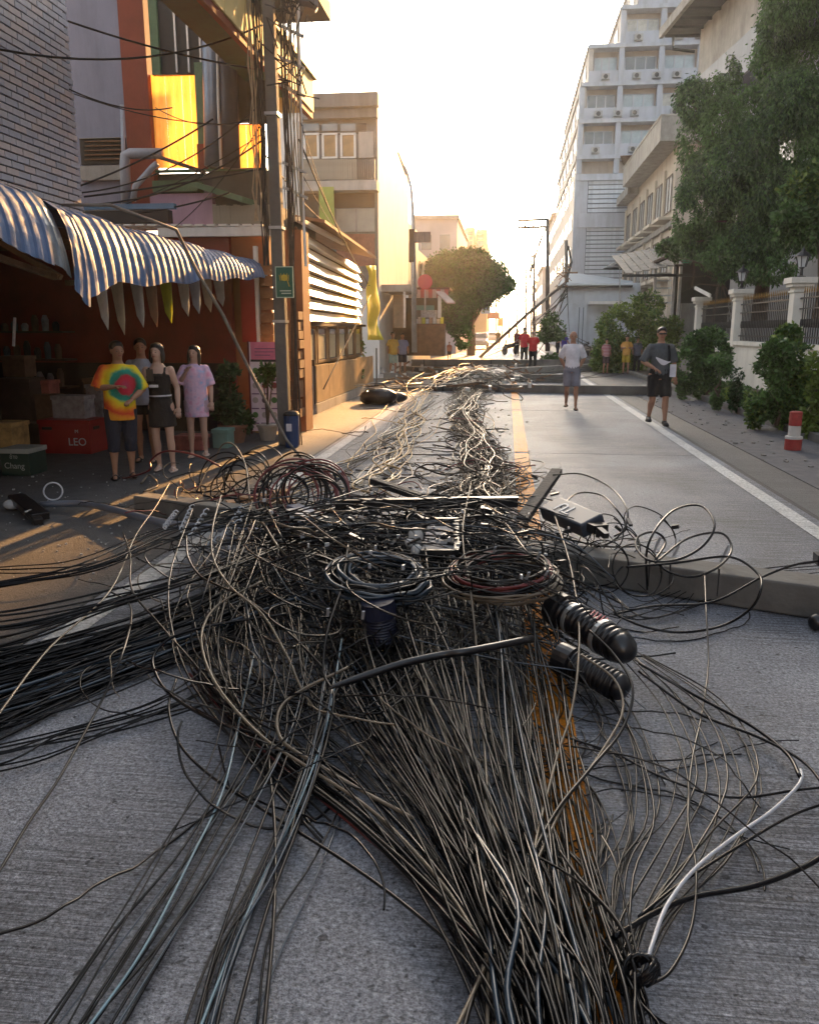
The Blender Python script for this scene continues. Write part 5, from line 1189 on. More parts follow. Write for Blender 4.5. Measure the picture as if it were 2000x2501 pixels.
B('cable_riser',MB().tube([(-3.16,12.12,0),(-3.15,12.12,3),(-3.16,12.12,4.2)],.025,8),rust,up);B('cable_riser',MB().tube([(-2.93,12.1,2.6),(-2.95,12.1,3.6),(-2.93,12.1,8)],.02,8),white,up)
for z in (3.62,3.95,4.95,5.3,5.7): B('rung',MB().bar((-3.2,12.0,z+.05),(-2.86,12.05,z-.10),.035),conc2,up)
for z in (1.8,3.1,4.6,6.2): B('strap',MB().box(-3.29-.006*z-.095,-3.29-.006*z+.095,11.9,12.1,z,z+.04),steel,up)
B('transformer',MB().lathe((-2.95,12.3,6.0),[(.2,0),(.24,.05),(.24,.85),(.2,.9),(.05,.95)],14),M('transformer_dark',(.06,.06,.07),.5,.2,3),up);mb=MB();
for i in range(40): 
    a=Vector((-3.05+r.uniform(-.2,.25),11.9+r.uniform(-.2,.1),r.uniform(5.0,7.2)));mb.tube([a,a+Vector((r.uniform(-.2,.2),0,r.uniform(-.3,.3))),a+Vector((r.uniform(-.25,.25),0,r.uniform(-.4,.4)))],.01,4)
B('wire_tangle',mb,wires,up)
sg=thing('green_sign',AY(697,690,11.7),'small green sign plate with a yellow emblem fixed to the utility pole','sign')
a=AY(675,727,11.7);b_=AY(716,650,11.7);c_=(a+b_)/2
B('plate',MB().box(a.x,b_.x,11.69,11.70,a.z,b_.z),M('green_sign_plate',(.012,.11,.07),.4,.05),sg)
B('border',MB().box(a.x,b_.x,11.684,11.689,a.z,a.z+.012).box(a.x,b_.x,11.684,11.689,b_.z-.012,b_.z).box(a.x,a.x+.01,11.684,11.689,a.z+.012,b_.z-.012).box(b_.x-.01,b_.x,11.684,11.689,a.z+.012,b_.z-.012),M('sign_white',(.45,.6,.5),.5),sg)
gy=M('sign_yellow',(.55,.40,.03),.5);mb=MB();mb.ell((c_.x,11.685,c_.z+.06),(.05,.003,.045),10,6)
for i in range(7): mb.bar((c_.x-.06+i*.02,11.684,c_.z+.02),(c_.x-.07+i*.022,11.684,c_.z+.10+.02*(i%2)),.008,.003,up=(0,1,0))
mb.bar((c_.x+.04,11.684,c_.z+.03),(c_.x+.07,11.684,c_.z-.06),.012,.003,up=(0,1,0));B('emblem',mb,gy,sg)
B('text_line',MB().box(c_.x-.07,c_.x+.09,11.684,11.688,c_.z-.125,c_.z-.11).box(c_.x-.05,c_.x+.09,11.684,11.688,c_.z-.16,c_.z-.145),M('sign_white',(0,0,0)),sg)
# overhead service wires crossing the left facades
r=random.Random(21)
spans=[((165,50,10.5),(640,170,12)),((165,215,10.5),(420,262,13.5)),((180,228,10.5),(640,300,12)),((200,470,10.6),(650,240,12)),((205,500,10.6),(650,335,12)),((190,455,10.6),(520,290,12)),((300,500,13),(650,320,12)),((205,480,10.6),(645,410,12)),((420,560,13),(640,300,12)),((380,262,13.4),(645,275,12)),((0,120,9),(640,60,12)),((340,520,13),(560,470,12.6)),((650,380,12),(830,560,26)),((735,300,12),(830,560,20)),((730,340,12),(920,720,26)),((735,420,12),(870,620,24))]
SWL=['uppermost service wire from the brick corner to the pole top', 'service wire from the brick edge ending at the yellow panels', 'service wire sagging just below the one to the yellow panels', 'steep service wire rising from the awning corner to the pole', 'lowest service wire leaving the brick corner', 'service wire from the dark louvred window over the red column', 'service wire starting at the pink parapet below the pole', 'nearly level service wire over the drain pipe elbow', 'service wire over the white fascia beam to the pole', 'short service wire in front of the exhaust ducts', 'service wire across the brick wall at the top left', 'thin service wire crossing the lilac parapet', 'service wire from the pole down to the far end of the hoarding', 'second service wire dropping to the hoarding from high on the pole', 'long service wire from the pole past the yellow tarpaulin', 'service wire ending over the concrete house brick band']
for i,(a,b_) in enumerate(spans):
    wire('service_wire',AY(a[0],a[1],a[2]),AY(b_[0],b_[1],b_[2]),r.uniform(.02,.25),r.choice([.007,.010,.013]),M('service_wire_black',(.02,.018,.017),.8,.2,6),SWL[i],'service wires across the old facades',n=12,cat='wire')
# slanting broken cable / stay across the awning
sg_=[AY(150,500,8.6),AX(270,500,-4.25),AX(430,560,-4.0),AX(480,660,-3.8),AX(545,770,-3.5),AX(610,905,-3.3),G(700,1075,.35),G(745,1130,.03)]
tag(B('broken_cable',MB().tube(sg_,[.015,.018,.02,.022,.022,.022,.02,.016],8),M('dusty_cable',(.16,.14,.12),.5,.3,6),smooth=True),'thick slack cable slanting down over the awning to the ground','cable')
wire('stay_wire',AX(640,300,-3.5),G(575,1010,.0)+Vector((0,1.5,0)),.1,.013,M('dusty_cable',(.1,.1,.1)),'thin cable hanging from the pole past the red panel',cat='cable')
wire('stay_wire',AX(905,720,-3.3),AX(790,950,-3.2),.0,.012,wires,'dark stay wire leaning against the panel wall',cat='cable')

for i,(px0,pyb,px1,pyt,Y,m_,lb) in enumerate(((215,1030,245,940,12.4,'grey_print_carton','tall pale carton behind the tie dye shirt'),(8,920,58,870,11.4,'brown_carton','brown carton on top of the dark tall one'),(205,960,232,925,12.5,'brown_carton','small brown carton resting at the back of the shop'),(72,965,118,930,11.5,'red_white_carton','red and white carton on top of the brown stack'))):
    crate('carton',px0,pyb,px1,pyt,.3,MATS[m_],lb,'stacked',Y=Y)
st2=thing('plastic_stool',(-6.7,9.6,0),'dim blue plastic stool inside the shop at left','stool')
B('seat',MB().box(-6.85,-6.55,9.45,9.75,.42,.45),M('blue_plastic',(.04,.10,.22),.4,.1,3),st2)
for sx in (-.12,.12):
    for sy in (-.12,.12): B('leg',MB().bar((-6.7+sx*1.2,9.6+sy*1.2,0),(-6.7+sx,9.6+sy,.42),.035),MATS['blue_plastic'],st2)
tag(B('fluorescent_tube',MB().tube([AY(33,845,9.7),AY(36,775,9.7)],.018,8),wht),'unlit pale vertical tube at the left inside the shop','tube light')
# ================= fallen cables =================
cb1=M('cable_jacket_black',(.005,.005,.006),.27,.4,12,spec=.30,detail=2);cb2=M('cable_jacket_dusty',(.013,.011,.010),.32,.5,9,spec=.30,detail=2)
cb3=M('cable_jacket_tan',(.15,.12,.085),.45,.35,7,detail=2);cb4=M('cable_jacket_navy',(.03,.05,.075),.28,.3,9,spec=.7,detail=2)
cb5=M('cable_jacket_red',(.16,.03,.03),.4,.3,8,detail=2);cb6=M('cable_white',(.50,.52,.56),.4,.1,8,detail=2);cb7=M('cable_straw',(.34,.22,.08),.5,.3,8,detail=2)
cbt=M('cable_jacket_rough',(.045,.034,.026),.75,.5,9,spec=.2,detail=2)
def catmull(P,k=6):
    P=[Vector(p) for p in P];Q=[P[0]*2-P[1]]+P+[P[-1]*2-P[-2]];o=[]
    for i in range(1,len(Q)-2):
        a,b,c,d=Q[i-1],Q[i],Q[i+1],Q[i+2]
        for j in range(k):
            t=j/k;o.append(.5*((2*b)+(c-a)*t+(2*a-5*b+4*c-d)*t*t+(-a+3*b-3*c+d)*t**3))
    o.append(P[-1].copy());return o
def cable(P,r,m,label,group=None,sides=6,k=6,name='cable',cat='cable'):
    pts=catmull(P,k)
    for p in pts:
        if p.z<r+.004:p.z=r+.004
    return tag(B(name,MB().tube(pts,r,sides),m,smooth=True),label,cat,group)
stuff={}
JK={'cable_jacket_black':'black','cable_jacket_dusty':'dusty grey brown','cable_jacket_tan':'tan','cable_jacket_navy':'blue black','cable_jacket_red':'dull red','cable_white':'white','cable_jacket_rough':'rough brown','cable_straw':'straw yellow'}
def fam(n,ctrl,rr,mats,label,group,seed,indiv=True,ni=None,cor=.75,wig=.012,k=5,tight=.35,sub=1):
    if sub>1:
        c2=[]
        for p_,q_ in zip(ctrl[:-1],ctrl[1:]): c2+=[tuple(u_+(v_-u_)*s_/sub for u_,v_ in zip(p_,q_)) for s_ in range(sub)]
        ctrl=c2+[ctrl[-1]]
    r=random.Random(seed);m_=len(ctrl);ni=(n if ni is None else ni) if indiv else 0;bc=[r.gauss(0,1.05) for _ in range(7)]
    for i in range(n):
        a0=(r.gauss(0,1),r.gauss(0,1));
        if seed<10 or seed in (11,12,21,22): a0=(bc[i%len(bc)]+r.gauss(0,.16),a0[1])
        a1=(r.gauss(0,1),r.gauss(0,1));mix=1-cor;P=[];rad=r.uniform(*rr)*.82;ph=r.uniform(0,6.28);am=r.uniform(.1,1)*tight;zf=r.uniform(.1,1.2)
        for j,c in enumerate(ctrl):
            t=j/(m_-1);s_=t*t*(3-2*t);b0=(a0[0]*(1-s_*mix*1.4)+a1[0]*s_*mix*1.4,a0[1]*(1-s_)+a1[1]*s_)
            x=c[0]+c[3]*(b0[0]+am*math.sin(ph+t*4.2)+.10*r.gauss(0,1));y=c[1]+c[4]*(b0[1]*.7+am*math.cos(ph*1.3+t*3.1))
            z=max(.01,c[2]*(zf*.8+.2*r.random())+rad)
            p=G(x,y,min(z,1.0));p+=Vector((r.gauss(0,wig),r.gauss(0,wig),0));P.append(p)
        m=r.choices([a for a,_ in mats],[b for _,b in mats])[0]
        if i<ni:
            side='left' if a0[0]*cor+a1[0]*(1-cor)<-.45 else ('right' if a0[0]*cor+a1[0]*(1-cor)>.45 else 'middle')
            th='thick' if rad>rr[0]+(rr[1]-rr[0])*.55 else 'thin'
            cable(P,rad,m,'%s %s cable, %s side of %s'%(th,JK[m.name],side,label),group,5,k)
        else:
            pts=catmull(P,k)
            for p in pts:
                if p.z<rad+.004:p.z=rad+.004
            stuff.setdefault(m.name,(MB(),m))[0].tube(pts,rad,4,cap=False)
dark_mix=[(cb1,6),(cb2,3),(cb4,1)];fan_mix=[(cb1,7),(cb2,4),(cb3,.6),(cb4,.7)]
# --- main fan: heap -> bottom right of centre
fanL='the main fan to the bottom edge'
fanG='cables of the main fan from the heap to the bottom'
fam(38,[(1000,1330,.38,120,30),(1050,1560,.22,110,50),(1130,1850,.14,90,60),(1230,2150,.12,80,60),(1330,2440,.14,75,40),(1380,2640,.14,80,30)],(.0045,.008),fan_mix,fanL,fanG,1,ni=34,cor=0.8,tight=.6)
fam(32,[(900,1500,.22,120,40),(980,1720,.12,110,40),(1120,1980,.10,80,50),(1230,2240,.12,60,50),(1300,2480,.14,60,30),(1330,2660,.14,60,30)],(.004,.008),fan_mix,fanL,fanG,2,ni=28,cor=0.8,tight=.6)
fam(26,[(1240,1480,.32,50,20),(1290,1700,.12,45,40),(1340,1980,.08,40,40),(1400,2230,.10,40,40),(1460,2440,.12,45,30),(1500,2640,.12,50,30)],(.0045,.008),fan_mix,fanL,fanG,3,ni=18,cor=0.85,tight=.6)
fam(14,[(480,1640,.05,18,18),(620,1810,.05,22,16),(850,1990,.06,30,22),(1050,2180,.08,35,25),(1230,2400,.12,40,25),(1330,2620,.12,40,25)],(.005,.010),[(cb1,5),(cb2,3),(cb5,1)],'the sweep round the left of the fan','cables sweeping round the left of the fan',4,ni=12,cor=0.85)
fam(40,[(1000,1380,.3,150,50),(1080,1650,.12,150,70),(1180,1950,.08,110,70),(1290,2250,.08,100,60),(1380,2600,.10,90,30)],(.003,.006),dark_mix,fanL,fanG,5,indiv=False,cor=0.7,tight=.6)
fam(36,[(800,1330,.25,130,50),(900,1600,.08,170,60),(1100,1900,.06,120,60),(1260,2250,.06,80,60),(1340,2620,.08,80,30)],(.003,.0055),dark_mix,'','',6,indiv=False,cor=0.7,tight=.6)
fam(50,[(1180,2050,.10,70,60),(1260,2230,.14,70,60),(1330,2430,.16,80,30),(1380,2660,.16,90,30)],(.006,.010),[(cb1,5),(cb4,3)],'','',7,indiv=False,cor=0.6,tight=.6)
# --- left band
lbL='the dense band to the left edge';lbG='cables of the dense left band'
fam(44,[(900,1330,.28,90,40),(650,1440,.16,60,40),(420,1530,.10,40,45),(200,1600,.08,30,45),(0,1660,.08,20,55),(-160,1700,.08,20,60)],(.006,.011),[(cb1,8),(cb2,1.2),(cb4,1)],lbL,lbG,11,ni=30,cor=0.8)
fam(150,[(860,1360,.22,110,45),(640,1470,.08,60,45),(400,1570,.05,40,55),(180,1650,.04,30,62),(-20,1710,.04,20,72),(-180,1750,.04,20,72)],(.005,.010),[(cb1,9),(cb4,1)],'','',12,indiv=False,cor=0.75,tight=.6)
fam(16,[(760,1290,.25,60,25),(520,1400,.25,40,20),(280,1470,.22,30,30),(60,1530,.2,30,40),(-150,1560,.2,30,50)],(.005,.009),[(cb1,8),(cb2,1)],'the band over the white road line','upper cables of the left band',13,ni=12,cor=0.85)
fam(9,[(660,1240,.4,30,15),(430,1300,.35,35,15),(230,1380,.3,30,15),(60,1410,.25,30,25),(-120,1430,.25,30,40)],(.005,.008),[(cb1,1)],'the loose ones above the left band','loose cables above the left band',14,ni=7,cor=0.9)
fam(8,[(560,1640,.06,50,20),(400,1720,.05,40,20),(220,1780,.03,40,22),(60,1830,.03,30,25),(-120,1870,.03,30,30)],(.0035,.006),[(cb1,1)],'the loose ones below the left band','lower loose cables of the left band',15,ni=6,cor=0.8)
# --- bottom left strands
fam(13,[(640,1600,.2,60,40),(600,1800,.10,60,40),(470,2050,.06,60,40),(310,2300,.05,70,40),(150,2560,.05,80,20)],(.0035,.006),[(cb1,3),(cb2,3),(cb4,2)],'the bottom left strands on bare concrete','strands to the bottom left',21,ni=10,cor=0.8)
fam(13,[(800,1640,.2,50,40),(740,1880,.10,40,40),(640,2120,.06,45,40),(540,2330,.05,45,40),(460,2580,.05,50,20)],(.0035,.0065),[(cb1,3),(cb2,3),(cb4,2)],'the strands just left of the fan','strands left of the fan to the bottom edge',22,ni=10,cor=0.85)
# --- crossing webs over the middle
fam(26,[(560,1480,.25,90,60),(600,1650,.15,110,60),(760,1720,.12,110,70),(950,1600,.15,110,80),(1050,1450,.3,120,60)],(.004,.007),fan_mix,'the looping web in the middle','looping cables of the central web',31,cor=.5,ni=16,tight=.6)
fam(18,[(620,1280,.4,60,40),(560,1450,.3,70,50),(520,1620,.12,60,60),(640,1800,.06,80,60),(820,1980,.05,80,60)],(.004,.007),fan_mix,'the left shoulder of the heap','cables over the left shoulder of the heap',32,cor=.6,ni=12)
fam(50,[(700,1330,.35,120,60),(780,1450,.25,140,60),(900,1560,.15,150,80),(1050,1640,.1,150,90)],(.003,.006),dark_mix,'','',33,indiv=False,cor=.3,tight=.6)
fam(60,[(650,1300,.35,110,50),(850,1290,.45,120,50),(1050,1300,.45,120,50),(1250,1330,.4,120,50),(1400,1420,.2,90,60)],(.003,.007),dark_mix,'','',34,indiv=False,cor=.3,tight=.6)
fam(40,[(1000,1450,.3,150,60),(1150,1500,.3,120,60),(1300,1560,.2,100,60),(1430,1650,.1,80,80)],(.003,.006),dark_mix,'','',35,indiv=False,cor=.3,tight=.6)
fam(14,[(700,1250,.55,70,25),(850,1215,.6,60,25),(1000,1240,.6,60,25),(1150,1230,.6,70,25),(1300,1290,.4,70,30)],(.004,.007),fan_mix,'the arches over the heap crest','cables over the crest of the heap',36,cor=.6,ni=8)
# --- right side loops
rl='the wide loops on bare concrete at right';rg='loose loops on the right'
fam(9,[(1540,1600,.1,15,20),(1680,1720,.06,40,30),(1760,1900,.04,60,30),(1700,2080,.04,60,40),(1580,2250,.05,40,30),(1520,2420,.08,30,20)],(.003,.0055),[(cb1,4),(cb2,3)],rl,rg,41,cor=.6,ni=7)
fam(7,[(1440,1640,.1,30,20),(1530,1800,.05,40,30),(1560,1990,.04,40,40),(1500,2150,.05,40,30),(1500,2400,.08,30,30)],(.003,.0055),[(cb1,4),(cb2,3)],'the bowed bunch right of the fan','bowed cables right of the fan',42,cor=.5,ni=5)
fam(9,[(1300,1800,.1,50,40),(1420,1900,.05,50,40),(1480,2050,.04,50,40),(1440,2200,.05,50,40),(1400,2350,.08,40,30)],(.003,.005),[(cb1,1)],'the small loops beside the yellow line','thin loops by the yellow line',43,cor=.3,ni=6)
fam(10,[(1480,1450,.1,40,20),(1560,1500,.06,40,20),(1650,1480,.06,50,25),(1750,1430,.08,60,30),(1900,1400,.15,60,30),(2080,1380,.2,30,30)],(.003,.005),[(cb1,1)],'the bunch over the fallen pole','thin wires over the fallen pole',44,cor=.4,ni=6)
# --- back trail along the road
tl='the sunlit trail behind the heap';tg='cable trail behind the heap'
fam(22,[(1150,1250,.35,50,20),(1185,1160,.15,22,15),(1160,1080,.12,16,12),(1130,1010,.1,13,10),(1150,960,.12,14,8),(1160,925,.2,22,10)],(.007,.014),[(cb3,.7),(cbt,8),(cb1,1)],tl,tg,51,cor=.4,wig=.11,ni=8,sub=3)
fam(60,[(1170,1240,.3,60,20),(1185,1150,.10,28,18),(1160,1070,.08,22,15),(1130,1000,.08,18,12),(1150,950,.12,20,8),(1150,915,.25,35,10)],(.006,.011),[(cb3,.7),(cbt,8),(cb1,1),(cb7,.4)],'','',52,indiv=False,cor=.2,wig=.13,sub=3)
fam(14,[(900,1200,.3,50,15),(960,1120,.15,40,15),(1000,1040,.12,35,15),(1020,980,.15,35,12),(1060,920,.35,25,14)],(.008,.013),[(cb7,5),(cb3,3)],'the straw strands left of the trail','straw coloured cables left of the trail',53,cor=.55,wig=.11,ni=6,sub=3)
fam(16,[(640,1250,.25,60,15),(760,1190,.15,50,15),(880,1130,.1,50,15),(980,1060,.08,50,15),(1060,990,.1,40,12)],(.005,.009),[(cb3,1),(cb7,1),(cbt,6)],'','',54,indiv=False,cor=.4,wig=.07,sub=3)
fam(30,[(1120,1290,.3,100,20),(1180,1220,.2,70,18),(1230,1180,.1,60,18),(1250,1140,.05,50,16)],(.004,.008),[(cb2,4),(cb3,3),(cbt,8)],'','',55,indiv=False,cor=.2,wig=.11,sub=3)
fam(26,[(1080,930,.3,30,8),(1130,905,.5,30,10),(1170,900,.45,30,10),(1230,940,.1,40,6)],(.008,.014),[(cb3,4),(cb2,3),(cb6,1)],'','',56,indiv=False,cor=.2,wig=.08,sub=3)
fam(18,[(900,950,.3,60,8),(1100,935,.3,90,8),(1300,920,.3,80,8),(1420,900,.2,60,8)],(.008,.013),[(cb1,4),(cb3,2)],'','',57,indiv=False,cor=.3,wig=.06,sub=3)
def curl(px,py,z,L_,rad,m,r,kmax=7.,zmax=.45):
    p=G(px,py,z);a=r.uniform(0,6.28);kp=r.uniform(-kmax,kmax);P=[p.copy()];n_=int(L_/.06);vz=0;ph=r.uniform(0,6.28)
    for i in range(n_):
        kp+=r.gauss(0,1.1);kp=max(-kmax,min(kmax,kp));a+=kp*.06
        p=p+Vector((math.cos(a)*.06,math.sin(a)*.06,0));p.z=max(rad,min(zmax,z*(.55+.55*math.sin(ph+i*.23))+r.uniform(-.006,.006)));P.append(p.copy())
    stuff.setdefault(m.name,(MB(),m))[0].tube(catmull(P,2),rad,4,cap=False)
rc=random.Random(303)
def curls(n,cx,cy,sx,sy,z,L0,L1,r0,r1,mats,kmax=7.,zmax=.5):
    for i in range(n): curl(rc.gauss(cx,sx),rc.gauss(cy,sy),rc.uniform(.4,1)*z,rc.uniform(L0,L1),rc.uniform(r0,r1),rc.choice(mats),rc,kmax,zmax)
fam(22,[(800,1330,.55,60,30),(930,1400,.56,60,40),(1080,1400,.56,70,40),(1230,1400,.56,60,40),(1380,1450,.4,40,40)],(.003,.0055),[(cb1,4),(cb2,2)],'','',81,indiv=False,cor=.4,tight=.9)
curls(16,930,1400,50,25,.50,.4,.9,.003,.005,[cb1,cb2],6,.55)
curls(14,1230,1390,50,25,.50,.4,.9,.003,.005,[cb1,cb2],6,.55)
curls(110,1020,1290,190,40,.42,.5,1.4,.003,.006,[cb1,cb1,cb1,cb2],7)
curls(60,700,1290,120,50,.35,.5,1.3,.003,.006,[cb1,cb1,cb2],6)
curls(40,1330,1380,80,60,.30,.4,1.2,.003,.005,[cb1,cb1,cb2],6)
curls(50,760,1500,150,90,.22,.8,2.0,.003,.005,[cb1,cb2,cb2,cb3],3.5)
curls(40,1000,1600,170,110,.15,.8,2.0,.0028,.005,[cb1,cb1,cb2],3.5)
curls(26,1420,1850,70,130,.05,.5,1.2,.0025,.004,[cb1],4)
curls(30,640,1180,110,30,.30,.7,1.6,.004,.008,[cb1,cb1,cb2,cb5],4.5)
curls(90,1160,1060,22,90,.12,.4,1.0,.006,.010,[cb3,cbt,cbt,cbt,cbt,cb5],6)
curls(30,980,1050,60,70,.10,.6,1.4,.005,.009,[cb7,cb3,cbt,cbt],2.5)
curls(40,1130,930,60,10,.3,.5,1.4,.008,.014,[cb3,cbt,cbt],4)
for nm,(mb,m) in stuff.items():
    tag(B('tangled_cables',mb,m,smooth=True),'mass of tangled finer cables filling the heap, '+nm.split('_')[-1]+' jackets','cables',kind='stuff')
# --- hand surveyed single cables: (x,y,z) photo measurements
def tr(P,r,m,label,g=None,k=7): return cable([G(*p) for p in P],r,m,label,g,7,k)
tr([(414,1180,.35),(378,1241,.30),(330,1310,.26),(268,1444,.22),(122,1582,.2),(0,1740,.2),(-60,1820,.2)],.0055,cb3,'straw coloured cable crossing the white line toward the left edge')
tr([(300,1300,.3),(318,1358,.26),(322,1440,.22),(386,1521,.2),(479,1627,.12),(540,1703,.1),(640,1800,.08),(660,1900,.06),(672,2050,.05),(668,2250,.05),(640,2560,.05)],.006,cb2,'long dark cable snaking from the left band down to the bottom edge')
tr([(268,1444,.2),(313,1472,.2),(320,1517,.2),(300,1594,.2),(273,1660,.14),(232,1743,.08),(145,1900,.05),(70,2010,.04),(0,2126,.04),(-80,2250,.04)],.0055,cb2,'single cable lying alone over the concrete to the far left edge')
tr([(455,1310,.4),(459,1360,.34),(487,1405,.3),(536,1432,.28),(600,1462,.26),(720,1560,.2),(850,1700,.12),(960,1830,.08)],.0065,cb2,'dark cable diagonal from the lamp post into the web')
tr([(540,1210,.5),(520,1285,.45),(520,1359,.38),(560,1430,.34),(640,1500,.3),(700,1600,.2),(760,1720,.1),(900,1840,.06),(1050,2000,.06)],.006,cb3,'tan cable dropping through the left shoulder of the heap')
tr([(640,1420,.3),(540,1472,.25),(497,1530,.22),(497,1600,.2),(540,1690,.16),(640,1800,.1),(760,1880,.07),(920,1990,.06),(1080,2160,.07),(1200,2350,.1)],.0065,cb3,'wide tan bow cable around the left of the web')
tr([(700,1500,.25),(560,1520,.22),(430,1552,.2),(376,1600,.15),(382,1650,.12),(420,1700,.1),(520,1760,.08),(640,1800,.07),(820,1880,.06),(980,2020,.06),(1140,2230,.08),(1260,2480,.1)],.0075,cb1,'heavy black cable bowing furthest left of the web')
tr([(430,1660,.12),(412,1730,.08),(440,1820,.05),(520,1900,.04),(660,1990,.04),(850,2110,.04),(1000,2220,.05),(1130,2340,.07),(1220,2500,.1)],.006,cb1,'lone black cable lowest left of the fan edge')
tr([(850,1330,.5),(835,1430,.4),(800,1540,.3),(790,1640,.2),(815,1700,.16),(800,1800,.1),(770,1900,.08),(720,2040,.06),(650,2230,.05),(560,2560,.05)],.006,cb2,'dusty cable from the crest falling straight to the bottom left')
tr([(850,1630,.2),(730,1690,.16),(680,1740,.14),(690,1810,.1),(780,1870,.08),(880,1930,.07),(1010,2000,.07)],.007,cb3,'tan hooked cable ending in the white strap')
tr([(1150,1180,.6),(1130,1300,.5),(1150,1450,.36),(1165,1600,.2),(1170,1700,.15),(1185,1850,.1),(1195,2100,.08),(1190,2560,.08)],.0055,cb3,'tan cable falling straight through the middle of the fan')
tr([(1355,1260,.35),(1390,1370,.3),(1412,1500,.25),(1412,1620,.2),(1395,1740,.12),(1360,1850,.08),(1310,2050,.08),(1260,2300,.1),(1200,2560,.1)],.006,cb3,'tan cable passing in front of the ribbed splice closures')
tr([(1440,1540,.3),(1500,1600,.25),(1545,1680,.2),(1520,1780,.12),(1440,1880,.1),(1360,1980,.09),(1280,2130,.09),(1180,2360,.09),(1120,2560,.1)],.0065,cb2,'curved cable leaving the splice closures for the bottom edge')
tr([(1420,1600,.25),(1500,1660,.2),(1520,1740,.15),(1460,1850,.1),(1380,1960,.08),(1290,2150,.09),(1200,2330,.09),(1120,2500,.1),(1060,2600,.1)],.0055,cb3,'inner tan curve beside the splice closures')
tr([(1560,1620,.1),(1700,1700,.06),(1830,1770,.05),(1920,1840,.05),(1955,1900,.05)],.008,cb1,'black cable running out to the white taped elbow')
tr([(1955,1880,.05),(1958,1900,.05),(1940,1930,.05),(1880,1985,.06),(1800,2040,.07),(1700,2120,.08),(1630,2210,.09),(1595,2300,.10),(1580,2350,.1)],.0062,cb6,'white taped cable curving back to the knot at bottom right')
tr([(1560,1640,.1),(1700,1740,.05),(1850,1800,.05),(1960,1860,.05),(2020,1930,.05),(2080,2000,.05)],.0065,cb1,'black cable continuing past the right edge beside the white tape')
tr([(2060,2060,.06),(1960,2120,.05),(1840,2165,.05),(1700,2190,.05),(1600,2230,.07),(1500,2290,.1)],.009,cb1,'heavy black cable sweeping in from the right edge to the knot')
tr([(2080,1915,.04),(1950,1930,.03),(1780,1948,.03),(1620,1900,.03),(1500,1840,.04),(1380,1800,.06)],.005,cb1,'thin black wire crossing horizontally at right')
tr([(2060,1950,.04),(1940,1990,.04),(1800,2070,.04),(1660,2160,.05),(1560,2240,.07)],.005,cb1,'thin dusty wire parallel to the white taped cable')
tr([(1720,1380,.2),(1725,1500,.15),(1730,1620,.05),(1715,1740,.04),(1690,1860,.04),(1680,2000,.04),(1700,2120,.05),(1690,2260,.06),(1640,2370,.07),(1580,2410,.08)],.0045,cb2,'thin hanging wire from the fallen pole down to the knot')
# big free loops at right
def loop(c,ax_,bx,n,r,m,label,turns=1,z0=.05,tilt=.25,g=None,ph=0):
    P=[]
    for i in range(int(n*turns)+1):
        a=2*PI*i/n+ph;x=c[0]+ax_*math.cos(a);y=c[1]+bx*math.sin(a);P.append(G(x,y,z0+tilt*(1+math.sin(-a))/2))
    return cable(P,r,m,label,g,6,4)
tr([(1580,1440,.1),(1583,1330,.42),(1640,1250,.55),(1710,1235,.60),(1745,1280,.55),(1720,1330,.45),(1660,1365,.38),(1590,1370,.36),(1555,1340,.38),(1560,1310,.42),(1600,1300,.45),(1625,1325,.40),(1600,1368,.36)],.0075,cb1,'tall double loop of black cable over the far end of the fallen pole')
tr([(1600,1375,.36),(1680,1315,.42),(1760,1302,.44),(1787,1340,.38),(1760,1380,.34),(1700,1408,.32),(1640,1400,.33),(1600,1372,.36)],.0075,cb1,'flat oval loop of black cable crossing the fallen pole')
tr([(1530,1385,.36),(1650,1375,.36),(1780,1360,.36),(1850,1400,.32),(1858,1440,.28),(1830,1490,.16),(1760,1530,.04),(1660,1545,.03),(1570,1530,.04),(1500,1500,.06)],.0075,cb1,'largest black cable loop lying in front of the fallen pole')
tr([(1500,1500,.08),(1600,1480,.15),(1740,1470,.2),(1860,1410,.3),(1940,1380,.33),(2000,1370,.35),(2060,1360,.36)],.007,cb1,'black cable rising to the bracket at the right edge')
tr([(1350,1160,.5),(1420,1158,.5),(1490,1190,.45),(1530,1240,.4),(1525,1290,.3),(1480,1330,.2),(1400,1340,.15)],.007,cb1,'outer arc of black cable over the dark splice box')
tr([(1370,1240,.4),(1410,1205,.42),(1470,1210,.42),(1510,1250,.38),(1530,1290,.25),(1500,1310,.2)],.007,cb1,'inner arc of black cable over the dark splice box')
tr([(1560,1335,.15),(1480,1335,.2),(1400,1320,.25),(1300,1290,.4),(1200,1260,.5),(1100,1270,.5),(1000,1290,.45)],.006,cb2,'cable from the right loops back over the crest')
